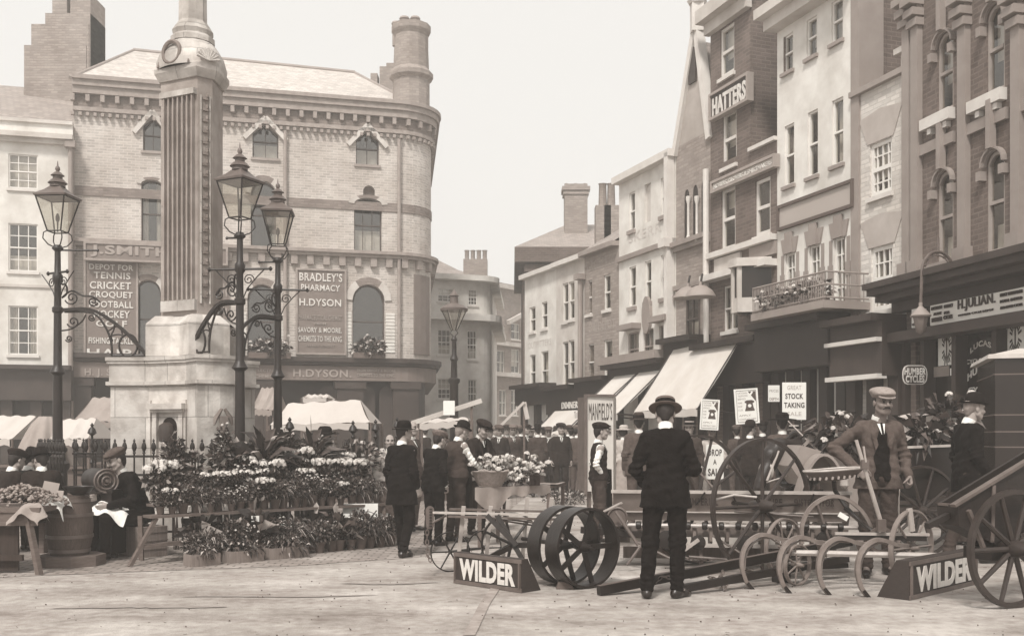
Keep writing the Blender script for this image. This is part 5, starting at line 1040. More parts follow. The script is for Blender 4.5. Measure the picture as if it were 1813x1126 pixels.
def nets(D, lo, h):
    S = D < 0; nx, ny, nz = D.shape; cs = np.zeros((nx - 1, ny - 1, nz - 1), int)
    for i in (0, 1):
        for j in (0, 1):
            for k in (0, 1): cs += S[i:nx - 1 + i, j:ny - 1 + j, k:nz - 1 + k]
    act = (cs > 0) & (cs < 8); idx = -np.ones(act.shape, int); I = np.argwhere(act); idx[act] = np.arange(len(I)); acc = np.zeros((len(I), 3)); cnt = np.zeros(len(I))
    E = [((0, 0, 0), 0), ((0, 1, 0), 0), ((0, 0, 1), 0), ((0, 1, 1), 0), ((0, 0, 0), 1), ((1, 0, 0), 1), ((0, 0, 1), 1), ((1, 0, 1), 1), ((0, 0, 0), 2), ((1, 0, 0), 2), ((0, 1, 0), 2), ((1, 1, 0), 2)]
    for o, a in E:
        p = I + np.array(o); q = p.copy(); q[:, a] += 1; dp = D[p[:, 0], p[:, 1], p[:, 2]]; dq = D[q[:, 0], q[:, 1], q[:, 2]]; m = (dp < 0) != (dq < 0); t = np.where(m, dp / np.where(m, dp - dq, 1), 0)
        pt = p.astype(float); pt[:, a] += t; acc[m] += pt[m]; cnt[m] += 1
    Vt = lo + h * acc / np.maximum(cnt, 1)[:, None]; Fs = []
    for a in range(3):
        b, c = (a + 1) % 3, (a + 2) % 3; sl = [slice(None)] * 3; s2 = [slice(None)] * 3; sl[a] = slice(0, -1); s2[a] = slice(1, None); ch = S[tuple(sl)] != S[tuple(s2)]; P0 = np.argwhere(ch)
        ok = (P0[:, b] > 0) & (P0[:, c] > 0) & (P0[:, b] < D.shape[b] - 1) & (P0[:, c] < D.shape[c] - 1); P0 = P0[ok]; q = []
        for db, dc in ((0, 0), (1, 0), (1, 1), (0, 1)): r = P0.copy(); r[:, b] -= db; r[:, c] -= dc; q.append(idx[r[:, 0], r[:, 1], r[:, 2]])
        Q = np.stack(q, 1); ins = S[P0[:, 0], P0[:, 1], P0[:, 2]]; Q[~ins] = Q[~ins][:, ::-1]; Fs.append(Q)
    return Vt, np.concatenate(Fs)
m_skin = M('skin', 0.32, .08, 20, .6, .05, 60); m_skind = M('skin_shaded', 0.2, .1, 20, .6, .05, 60); m_hair = M('dark_hair', .02, .3, 30, .7, .3, 90); m_hairg = M('grey_hair', .25, .3, 30, .8, .3, 90)  # m_skind is a darker skin copy with shade put into its colour
m_blk = M('black_wool', .007, .25, 8, .85, .7, 13, bd=.035); m_chr = M('charcoal_wool', .022, .2, 8, .9, .7, 13, bd=.035); m_brn = M('brown_tweed', .09, .25, 25, .9, .7, 13, bd=.035); m_gry = M('grey_tweed', .16, .25, 30, .9, .7, 13, bd=.035); m_lin = M('white_linen', .78, .05, 8, .9, .7, 13, bd=.035); m_drab = M('drab_cloth', .055, .2, 8, .9, .7, 13, bd=.035); m_pale = M('pale_cotton_print', .45, .15, 14, .9, .2, 40)
m_lea = M('polished_leather', .02, .2, 10, .3, .05, 60); m_straw = M('straw', .36, .1, 40, .8, .3, 80); m_felt = M('black_felt', .01, .2, 20, .8, .15, 60); m_capg = M('grey_check_cap', .28, .2, 40, .9, .2, 80); m_bone = M('eye_white', .6, .02)
_HC = {}
def headmesh(h, fem=False):
    k = (h, fem)
    if k in _HC: return _HC[k]
    f = Field()      # origin = centre of the head, facing -Y
    f.ell((0, .012, .03), (.076, .094, .088), .02).ell((0, -.02, -.035), (.058, .068, .078), .035).cone((0, -.055, -.085), (0, -.05, -.08), .03, .026, .03)
    f.cone((-.05, -.01, -.06), (-.03, -.05, -.085), .022, .02, .03).cone((.05, -.01, -.06), (.03, -.05, -.085), .022, .02, .03)
    f.cut((-.033, -.098, .012), (.022, .024, .013), .02).cut((.033, -.098, .012), (.022, .024, .013), .02)
    f.cone((-.05, -.068, .034), (.05, -.068, .034), .014, .014, .018)                       # brow
    f.cone((0, -.085, .02), (0, -.112, -.022), .008, .013, .012).cone((-.013, -.098, -.027), (.013, -.098, -.027), .009, .009, .01)   # nose
    f.cone((-.022, -.083, -.056), (.022, -.083, -.056), .008, .008, .01).cone((-.016, -.083, -.066), (.016, -.083, -.066), .009, .009, .008).cut((0, -.1, -.0605), (.03, .014, .0022), .004)
    f.cone((-.045, -.07, -.025), (-.05, -.05, -.02), .018, .016, .03).cone((.045, -.07, -.025), (.05, -.05, -.02), .018, .016, .03)   # cheeks
    for s in (-1, 1): f.ell((s * .079, .012, -.005), (.009, .02, .032), .006)
    _HC[k] = f.mesh(h); return _HC[k]
def handmesh(h, curl, mirror):
    k = ('hand', h, curl, mirror)
    if k in _HC: return _HC[k]
    f = Field()      # wrist at origin, fingers along +X, palm facing -Z, thumb towards +Y
    f.cone((-.02, 0, 0), (.02, 0, 0), .024, .026, .02).cone((.02, -.022, 0), (.08, -.026, .003), .015, .012, .02).cone((.02, 0, 0), (.085, -.007, .004), .016, .012, .02).cone((.02, .02, 0), (.085, .014, .004), .016, .012, .02).cone((.02, .03, 0), (.08, .033, .002), .014, .012, .02)
    for j, (y, L) in enumerate(((.034, .07), (.013, .08), (-.008, .074), (-.029, .056))):
        a = V3(.086, y, .003); ang = 0
        for s, (fr, r0, r1) in enumerate(((.42, .0095, .0088), (.32, .0088, .008), (.26, .008, .007))):
            ang += curl * (.8 + .12 * j) * (1, 1.25, .8)[s]; b = a + V3(math.cos(ang), (y * .25) * .1, -math.sin(ang)) * L * fr; f.cone(a, b, r0, r1, .004); a = b
    a = V3(.012, .028, -.004); b = a + V3(.032, .028, -.012 - .01 * curl); c = b + V3(.03, .008 - .012 * curl, -.01 - .014 * curl); d = c + V3(.02, -.002 - .01 * curl, -.008 - .012 * curl); f.cone(a, b, .014, .0115, .012); f.cone(b, c, .0115, .0095, .004); f.cone(c, d, .0095, .0075, .004)
    V, Fc = f.mesh(h)
    if mirror: V = V * V3(1, -1, 1); Fc = Fc[:, ::-1]
    _HC[k] = (V, Fc); return _HC[k]
def rotm(fwd, tilt=0.0, roll=0.0):
    """matrix for a head facing fwd (x,y angle in degrees from -Y, counter-clockwise), nodding by tilt"""
    return Matrix.Rotation(R(fwd), 4, 'Z') @ Matrix.Rotation(R(tilt), 4, 'X') @ Matrix.Rotation(R(roll), 4, 'Y')
def frame(x, z):
    x = Vector(x).normalized(); z = Vector(z); z = (z - x * z.dot(x)).normalized(); y = z.cross(x); return Matrix((x, y, z)).transposed().to_4x4()
PD = dict(pel=(0, 0, .93), waist=(0, .0, 1.06), chest=(0, 0, 1.28), neck=(0, .01, 1.46), head=(0, -.025, 1.625), shR=(-.16, .01, 1.385), shL=(.16, .01, 1.385), elR=(-.22, .04, 1.12), elL=(.22, .04, 1.12), haR=(-.225, -.05, .87), haL=(.225, -.05, .87),
          hiR=(-.095, 0, .9), hiL=(.095, 0, .9), knR=(-.105, -.02, .49), knL=(.105, -.02, .49), anR=(-.11, .02, .085), anL=(.11, .02, .085), tR=(-.05, -1, 0), tL=(.05, -1, 0))
HATS = {}
def hat_mb(kind, m):
    mb = MB(); mb.M = m
    if kind == 'bowler': mb.lathe([(.118, .052), (.128, .062), (.124, .056), (.086, .05), (.088, .09), (.085, .13), (.066, .163), (.03, .178), (.002, .18)], (0, .006, 0), 24, sy=1.16)
    elif kind == 'boater': mb.lathe([(.145, .052), (.147, .058), (.088, .062), (.088, .135), (.084, .142), (.002, .143)], (0, .006, 0), 28, sy=1.1)
    elif kind == 'trilby': mb.lathe([(.14, .045), (.143, .052), (.09, .06), (.088, .1), (.08, .145), (.055, .168), (.02, .158), (.002, .155)], (0, .006, 0), 22, sy=1.15)
    elif kind == 'lady': mb.lathe([(.21, .05), (.212, .06), (.1, .075), (.1, .13), (.07, .165), (.002, .17)], (0, .01, 0), 24, sy=1.0)
    elif kind == 'cap':
        f = Field().ell((0, .03, .108), (.112, .112, .044), .03).ell((0, -.045, .088), (.1, .085, .032), .04).ell((0, .02, .07), (.09, .108, .045), .03); Vc, Fc = f.mesh(.012); mb.raw(Vc, Fc, True, m)
        a = [(.085 * math.sin(t), -.07 - .055 * math.cos(t) ** .7, .064 - .018 * math.cos(t)) for t in [R(-80 + 160 * k / 10) for k in range(11)]]; i_ = [(.08 * math.sin(R(-80 + 160 * k / 10)), -.062 - .02 * math.cos(R(-80 + 160 * k / 10)), .072) for k in range(11)]
        for k in range(10): mb.poly([a[k], a[k + 1], i_[k + 1], i_[k]], True); mb.poly([(p[0], p[1], p[2] - .006) for p in (i_[k], i_[k + 1], a[k + 1], a[k])], True); mb.poly([a[k], a[k + 1], (a[k + 1][0], a[k + 1][1], a[k + 1][2] - .006), (a[k][0], a[k][1], a[k][2] - .006)])
    return mb
def person(label, loc, rz, pose={}, hgt=1.72, jacket=m_blk, trousers=None, vest=None, shirt=m_lin, hat='cap', hatm=m_chr, hm=m_hair, skin=m_skin, face=0, nod=0, roll=0, res=.02, open_=False, sleeves=False, skirt=None, apron=None, hand=(.55, .55), tash=False, beard=False, collar=True, coat_len=.80, band=None, group=None, fat=1.0, seated=False, props=None, hands=True, tie=True, handz=None):
    J = dict(PD); J.update(pose); t = thing('person', label, 'person', (loc[0], loc[1], loc[2] if len(loc) > 2 else 0), R(rz), group, world=False); sc = hgt / 1.72; t.scale = (sc, sc, sc)
    J = {k: V3(v) for k, v in J.items()}; trousers = trousers or jacket; big = res < .018
    hmx = Matrix.Translation(tuple(J['head'])) @ rotm(face, nod, roll)
    body = MB(); hh = .0065 if big else (.010 if res < .025 else .014); V_, F_ = headmesh(hh); body.raw(V_, F_, True, hmx)
    f = Field().cone(J['neck'] + V3(0, .0, -.08), J['head'] + V3(0, .02, -.04), .06, .054, .02).cone(J['shR'], J['shL'], .06, .06).cone(J['chest'] + V3(-.05, 0, 0), J['chest'] + V3(.05, 0, 0), .09, .09, .05).cone(J['pel'] + V3(-.05, 0, 0), J['pel'] + V3(.05, 0, 0), .09, .09, .05).cone(J['pel'], J['chest'], .08, .08, .05)
    for s in 'RL':
        w_ = J['ha' + s]; d = w_ - J['el' + s]; d /= np.linalg.norm(d); wr = w_ - d * .03
        f.cone(J['sh' + s], J['el' + s], .045, .036).cone(J['el' + s], wr, .037, .026).cone(J['hi' + s], J['kn' + s], .07, .045).cone(J['kn' + s], J['an' + s], .045, .032).cone(J['an' + s], J['an' + s] + V3(J['t' + s]) / np.linalg.norm(J['t' + s]) * .12 + V3(0, 0, -.045), .035, .028)
        if hands:
            i_ = 0 if s == 'R' else 1; zz = (handz or {}).get(s, (.9 if s == 'L' else -.9, .2, 0)); Vh, Fh = handmesh(.005 if big else .009, hand[i_], s == 'L'); mt = Matrix.Translation(tuple(wr)) @ frame(tuple(d), zz); body.raw(Vh, Fh, True, mt)
    V_, F_ = f.mesh(.02 if big else .028); body.raw(V_, F_, True); body.build('body', skin, t, fix=False)
    # trousers
    n_ = .0035
    f = Field()
    if not skirt:
        f.cone(J['pel'] + V3(-.07 * fat, 0, .02), J['pel'] + V3(.07 * fat, 0, .02), .125 * fat, .125 * fat, .05)
        for s in 'RL': f.cone(J['hi' + s], J['kn' + s], .1, .07, .05).cone(J['kn' + s], J['an' + s] + V3(0, 0, .01), .068, .06, .05).fold(J['kn' + s], (.3, 0, 1), .1, .011, .055).fold(J['an' + s] + V3(0, 0, .06), (-.2, .1, 1), .08, .012, .05).fold(J['hi' + s] + V3(0, 0, -.1), (.9, 0, .6), .13, .009, .07)
        f.plane(J['pel'] + V3(0, 0, .13), (0, 0, 1)); V_, F_ = f.mesh(max(res, .014), n_, 17, len(label)); m = MB(); m.raw(V_, F_); m.build('trousers', trousers, t, fix=False)
    else:
        p = J['pel']; f.cone(p + V3(-.05, 0, .06), p + V3(.05, 0, .06), .12, .12, .05).cone(p, V3(p[0], p[1] + .03, .16), .15, .27, .05).cone(p + V3(0, .05, -.2), V3(p[0], p[1] + .1, .15), .15, .24, .05); f.plane((0, 0, .05), (0, 0, -1)); V_, F_ = f.mesh(.024, .008, 22, 3); m = MB(); m.raw(V_, F_); m.build('skirt', skirt, t, fix=False)
    # boots
    for s in 'RL':
        a = J['an' + s]; d = V3(J['t' + s]); d = d / np.linalg.norm(d); g = Field(); g.cone(a + V3(0, 0, .03), a + V3(0, 0, -.03), .045, .045, .02).cone(a + d * -.035 + V3(0, 0, -.045), a + d * .12 + V3(0, 0, -.05), .04, .036, .03).cone(a + d * .12 + V3(0, 0, -.05), a + d * .17 + V3(0, 0, -.056), .037, .03, .02).plane(a + V3(0, 0, -.083), (0, 0, -1)); V_, F_ = g.mesh(.012 if big else .018); m = MB(); m.raw(V_, F_); m.build('boot', m_lea, t, fix=False)
    # upper garments
    def torso(e, low, slv=True, flare=0.0, arms=True):
        f = Field(); w_, c_ = J['waist'], J['chest']; fx = fat
        f.cone(J['shR'] * .93 + J['neck'] * .07, J['neck'] + V3(0, .01, -.05), .058 + e, .058 + e, .04).cone(J['shL'] * .93 + J['neck'] * .07, J['neck'] + V3(0, .01, -.05), .058 + e, .058 + e, .04)
        f.cone(c_ + V3(-.062 * fx, 0, .03), w_ + V3(-.05 * fx, 0, 0), .108 * fx + e, .105 * fx + e, .05).cone(c_ + V3(.062 * fx, 0, .03), w_ + V3(.05 * fx, 0, 0), .108 * fx + e, .105 * fx + e, .05).cone(w_ + V3(-.05 * fx, 0, 0), J['pel'] + V3(-.06 * fx, 0, .0), .105 * fx + e, .115 * fx + e, .04).cone(w_ + V3(.05 * fx, 0, 0), J['pel'] + V3(.06 * fx, 0, .0), .105 * fx + e, .115 * fx + e, .04)
        if low is not None:
            p = J['pel']; b = V3(p[0], p[1], low); f.cone(p + V3(-.07 * fx, 0, .03), b + V3(-.085 * fx - flare, 0, 0), .118 * fx + e, .125 * fx + e, .06).cone(p + V3(.07 * fx, 0, .03), b + V3(.085 * fx + flare, 0, 0), .118 * fx + e, .125 * fx + e, .06)
        if arms:
            for s in 'RL':
                w2 = J['ha' + s]; d = w2 - J['el' + s]; d = d / np.linalg.norm(d); f.cone(J['sh' + s], J['el' + s], .056 + e, .047 + e, .035).cone(J['el' + s], w2 - d * .05, .047 + e, .037 + e, .02)
            for s in 'RL': f.fold(J['el' + s], J['sh' + s] - J['ha' + s] + V3(.05, 0, 0), .11, .011, .05).fold(J['sh' + s] + V3(0, 0, -.08), (.8, .2, .7), .1, .009, .07)
        f.fold(w_, (.25, 0, 1), .22, .008, .085).fold(w_ + V3(.08, 0, -.2), (1, 0, .25), .2, .006, .1)
        return f
    lo_ = coat_len
    if sleeves:     # shirt sleeves with a waistcoat over them
        f = torso(-.006, None); V_, F_ = f.mesh(res, .004, 20, 5); m = MB(); m.raw(V_, F_); m.build('shirt', shirt, t, fix=False)
        f = torso(.004, .93 if not apron else .93, arms=False); f.plane(J['pel'] + V3(0, 0, -.02), (0, 0, -1)); V_, F_ = f.mesh(res, .002, 15, 2); m = MB(); m.raw(V_, F_); m.build('waistcoat', vest or m_chr, t, fix=False)
    else:
        f = torso(.008, lo_, flare=.012)
        if open_:
            cc = J['chest']; f.cut(cc + V3(0, -.2, -.2), (.075, .16, .44), .015)
            g = torso(-.001, .92, arms=False); g.plane(J['pel'] + V3(0, 0, -.04), (0, 0, -1)); V_, F_ = g.mesh(res, .001, 15, 2); m = MB(); m.raw(V_, F_); m.build('waistcoat', vest or m_blk, t, fix=False)
        f.plane((0, 0, lo_), (0, 0, -1)); V_, F_ = f.mesh(res, .0065 if big else .005, 15, len(label)); m = MB(); m.raw(V_, F_); m.build('jacket', jacket, t, fix=False)
        if not open_ and hands:
            m = MB()
            for s in 'RL': w2 = Vector(J['ha' + s]); d = (w2 - Vector(J['el' + s])).normalized(); m.tube([w2 - d * .06, w2 - d * .035], .037, 10)
            m.build('shirt_cuffs', shirt, t)
    if collar:
        nk = Vector(J['neck']) + Vector((0, -.004, .012)); hd = (Vector(J['head']) - Vector(J['neck'])).normalized(); m = MB(); m.lathe([(.064, -.035), (.066, .0), (.063, .032), (.058, .034), (.058, -.03)], nk, 18, axis=hd); m.build('collar', shirt, t)
        if not skirt:
            fz = Vector(J['chest']) + Vector((0, -.118 * fat - (.012 if not sleeves else .008), 0)); m = MB(); nx = Vector(J['neck']) + Vector((0, -.075, -.03))
            m.prism([nx + Vector((-.035, 0, 0)), nx + Vector((.035, 0, 0)), fz + Vector((.012, -.002, .05)), fz + Vector((-.012, -.002, .05))], (0, -.006, 0)); m.build('shirt_front', shirt, t)
            if tie: m = MB(); m.prism([nx + Vector((-.01, -.01, .01)), nx + Vector((.01, -.01, .01)), fz + Vector((.01, -.012, .045)), fz + Vector((-.01, -.012, .045))], (0, -.005, 0)); m.build('necktie', m_blk, t)
    if open_:
        m = MB()
        for s in (-1, 1): nx = Vector(J['neck']); cc = Vector(J['chest']); m.prism([nx + Vector((s * .07, -.06, .0)), nx + Vector((s * .1, -.05, -.03)), cc + Vector((s * .105, -.128, .03)), cc + Vector((s * .07, -.142, -.1)), cc + Vector((s * .045, -.14, -.05))], (0, -.008, 0))
        m.build('lapels', jacket, t)
    if apron:
        p = Vector(J['pel']); m = MB(); m.grid(lambda a, b: (p.x + (a - .5) * (.34 + .06 * b), p.y - .155 * fat - .03 * math.sin(a * math.pi) - .01 * math.sin(a * 21) * b, p.z + .14 - b * apron[1]), 18, 8); m.build('apron', apron[0], t, fix=False)
    # hair, face details
    if hm:
        f = Field(); f.ell((0, .026, .03), (.082, .092, .09), .01).cone((0, .07, -.02), (0, .06, -.055), .045, .04, .02)
        if skirt: f.ell((0, .05, .0), (.1, .085, .085), .02)
        (f.plane((0, -.03, 0), (0, -1, .15)) if hat else f.plane((0, -.055, .045), (0, -1, -.8))); V_, F_ = f.mesh(.012 if big else .016, .002, 60, 1); m = MB(); m.raw(V_, F_, True, hmx); m.build('hair', hm, t, fix=False)
    m = MB(); m.M = hmx
    for s in (-1, 1): m.lathe([(.002, .0), (.0105, .003), (.011, .008), (.002, .012)], (s * .032, -.079, .012), 10, axis=(0, -1, 0)); m.tube([(s * .018, -.0865, .032), (s * .033, -.089, .037), (s * .05, -.08, .031)], .0045, 5)
    if tash: m.tube([(-.036, -.083, -.056), (-.018, -.098, -.043), (0, -.1, -.04), (.018, -.098, -.043), (.036, -.083, -.056)], [.003, .009, .008, .009, .003], 7)
    m.M = Matrix.Identity(4); m.build('brows_and_eyes', hm if hm else m_hair, t)
    if beard: f = Field().ell((0, -.05, -.085), (.05, .045, .055), .02).cone((-.055, -.02, -.05), (.055, -.02, -.05), .02, .02, .02); V_, F_ = f.mesh(.012, .003, 60); m = MB(); m.raw(V_, F_, True, hmx); m.build('beard', hm, t, fix=False)
    if hat:
        o = hat_mb(hat, hmx).build('hat', hatm, t, angle=30)
        if band or hat in ('boater', 'trilby'): m = MB(); m.M = hmx; m.lathe([(.0892, .064), (.0895, .118), (.088, .119), (.088, .064)], (0, .006, 0), 24, sy=1.1 if hat == 'boater' else 1.15); m.build('hat_band', band or m_blk, o)
    return t
# ================================================================== PEOPLE
def gp(x, y): p = G(x, y); return (p.x, p.y, 0)
pm = person('man in black suit and straw boater seen from behind, before the machines', gp(1178, 1058), 172, dict(head=(0, -.07, 1.6), neck=(0, .0, 1.47), elR=(-.25, .04, 1.12), elL=(.26, .05, 1.12), haR=(-.13, -.2, 1.08), haL=(.16, -.17, .95), anR=(-.1, -.0, .085), anL=(.16, .05, .085), knL=(.13, 0, .49), tR=(-.6, -.8, 0), tL=(.1, -1, 0)), 1.77, m_blk, res=.0135, hat='boater', hatm=M('dark_straw', .13, .2, 40, .8, .3, 80), nod=22, coat_len=.79, band=m_blk, hand=(.9, .9), handz={'R': (0, 0, 1), 'L': (0, 0, 1)})
pm = person('moustached man in pale flat cap and open tweed jacket, hand on hip beside the lever', gp(1556, 1018), -4, dict(head=(.02, -.05, 1.625), elR=(-.41, .06, 1.2), haR=(-.2, -.14, .97), elL=(.25, .05, 1.13), haL=(.24, -.12, .9), anR=(-.13, -.06, .085), anL=(.1, .05, .085), knR=(-.125, -.06, .49), knL=(.09, 0, .49), tR=(-.3, -1, 0), tL=(.3, -1, 0)), 1.9, m_brn, m_drab, m_blk, res=.0135, hat='cap', hatm=m_capg, tash=True, open_=True, face=12, nod=4, coat_len=.82, hand=(1.1, 1.2), skin=m_skind, handz={'R': (-.4, -.8, .2)})
pm = person('man in black bowler hat and dark coat in profile, walking behind the handcart', gp(1716, 995), 96, dict(head=(0, -.06, 1.615), haR=(-.22, -.12, .86), haL=(.22, -.1, .88), knR=(-.1, -.1, .5), anR=(-.1, -.12, .085), knL=(.1, .06, .49), anL=(.1, .18, .085)), 1.88, m_blk, m_drab, res=.014, hat='bowler', hatm=m_felt, hm=m_hairg, nod=6, coat_len=.74)
sh_ = dict(head=(0, -.12, 1.56), neck=(0, -.05, 1.43), chest=(0, -.02, 1.25), shR=(-.165, -.03, 1.36), shL=(.165, -.03, 1.36), elR=(-.24, -.15, 1.12), haR=(-.2, -.4, .97), elL=(.24, -.14, 1.12), haL=(.2, -.36, .92))
pm = person('stout man in bowler, waistcoat and white shirt sleeves leaning over the flower table', P(806, 850, 14)[:2], 128, sh_, 1.66, m_drab, m_drab, m_drab, res=.014, hat='bowler', hatm=m_felt, sleeves=True, hm=m_hairg, nod=18, fat=1.12, apron=(m_chr, .75), hand=(.4, .4))
pm = person('man in flat cap and dark jacket stooping left of the stout shirt-sleeved man', P(768, 850, 13.5)[:2], 138, dict(sh_, haR=(-.2, -.05, .85), elR=(-.26, .06, 1.1)), 1.54, m_blk, m_blk, res=.014, hat='cap', hatm=m_gry, nod=12)
pm = person('man in long dark coat and black felt hat at the flower stand\'s right end', gp(712, 985), 150, dict(head=(0, -.05, 1.62), knL=(.1, -.1, .5), anL=(.1, -.14, .085), anR=(-.1, .12, .085)), 1.58, m_blk, m_blk, res=.016, hat='trilby', hatm=m_felt, face=-25, coat_len=.68)
pm = person('man in flat cap and dark waistcoat facing the crowd behind the flower table', P(845, 850, 15)[:2], 50, dict(sh_), 1.7, m_chr, m_chr, m_blk, res=.016, hat='cap', hatm=m_chr, open_=True, nod=20)
pm = person('young man in profile with white shirt sleeves and long apron by the sign box', P(1060, 850, 14)[:2], 98, dict(elR=(-.24, .1, 1.14), haR=(-.12, -.06, .95), elL=(.24, .05, 1.14), haL=(.14, -.12, .92), head=(0, -.04, 1.62)), 1.6, m_drab, m_drab, m_chr, res=.014, hat='cap', hatm=m_chr, sleeves=True, apron=(m_chr, .8))
pm = person('bare headed young man glimpsed over a shoulder behind the stout flower seller', (-1.55, 15.6), 60, {}, 1.66, m_brn, res=.024, hat=None)
pm = person('small boy in cap peering over the white flowers on the table', gp(888, 935), 20, {}, 1.12, m_chr, res=.03, hat='cap', hatm=m_gry, hands=False)
# seated man by the black machine
st_ = dict(pel=(0, .12, .5), waist=(0, .08, .66), chest=(0, -.02, .86), neck=(0, -.1, 1.02), head=(0, -.17, 1.16), shR=(-.165, -.06, .96), shL=(.165, -.06, .96), elR=(-.24, -.12, .72), haR=(-.12, -.38, .72), elL=(.24, -.08, .7), haL=(.1, -.36, .62), hiR=(-.1, .08, .48), hiL=(.1, .08, .48), knR=(-.13, -.36, .5), knL=(.12, -.36, .48), anR=(-.13, -.42, .085), anL=(.1, -.36, .085))
pm = person('seated man in flat cap and dark coat with white paper bags on his knees', gp(230, 985), -42, st_, 1.72, m_blk, m_chr, res=.016, hat='cap', hatm=m_brn, nod=22, coat_len=.42, face=-10, hm=m_hair, tash=True)
# three men at the far left
for lb, x, Zf, rz_, ht_, hm_, fc_ in (('left man of three seated by the tent, in flat cap and dark coat', 8, 12.6, 150, 'cap', m_chr, 0), ('middle man of three seated by the tent, in dark soft hat', 40, 12.9, 165, 'trilby', m_felt, -30), ('man in bowler hat right of the other two seated by the tent', 75, 12.6, -150, 'bowler', m_felt, 20)):
    q = P(x, 830, Zf); person(lb, (q.x, q.y), rz_, st_, 1.7, m_blk if x == 40 else m_chr, res=.022, hat=ht_, hatm=hm_, face=fc_, nod=15, coat_len=.42)
q0_, q1_ = P(-30, 830, 12.75), P(100, 830, 12.75); bn = thing('wooden_bench', 'plain wooden bench under the three seated men by the tent', 'bench', (q0_.x, 12.7, 0)); mb = MB(); mb.box(((q0_.x + q1_.x) / 2, 12.72, .4), (q1_.x - q0_.x, .4, .04)); mb.build('seat', m_wood, bn)
for x in (q0_.x + .1, q1_.x - .1): mb = MB(); mb.box((x, 12.72, .19), (.06, .34, .38)); mb.build('leg', m_wood, bn)
# behind the boater man
pm = person('woman in pale dress and broad pale hat walking beside the tall sign box', gp(1104, 895), 150, {}, 1.62, m_pale, res=.022, hat='lady', hatm=m_pale, skirt=M('grey_skirt', .3, .1, 4), coat_len=.95, hm=m_hair)
pm = person('man in dark trilby with brown coat half hidden behind the boater man', P(1131, 880, 16.2)[:2], 175, {}, 1.76, m_brn, res=.024, hat='trilby', hatm=m_drab)
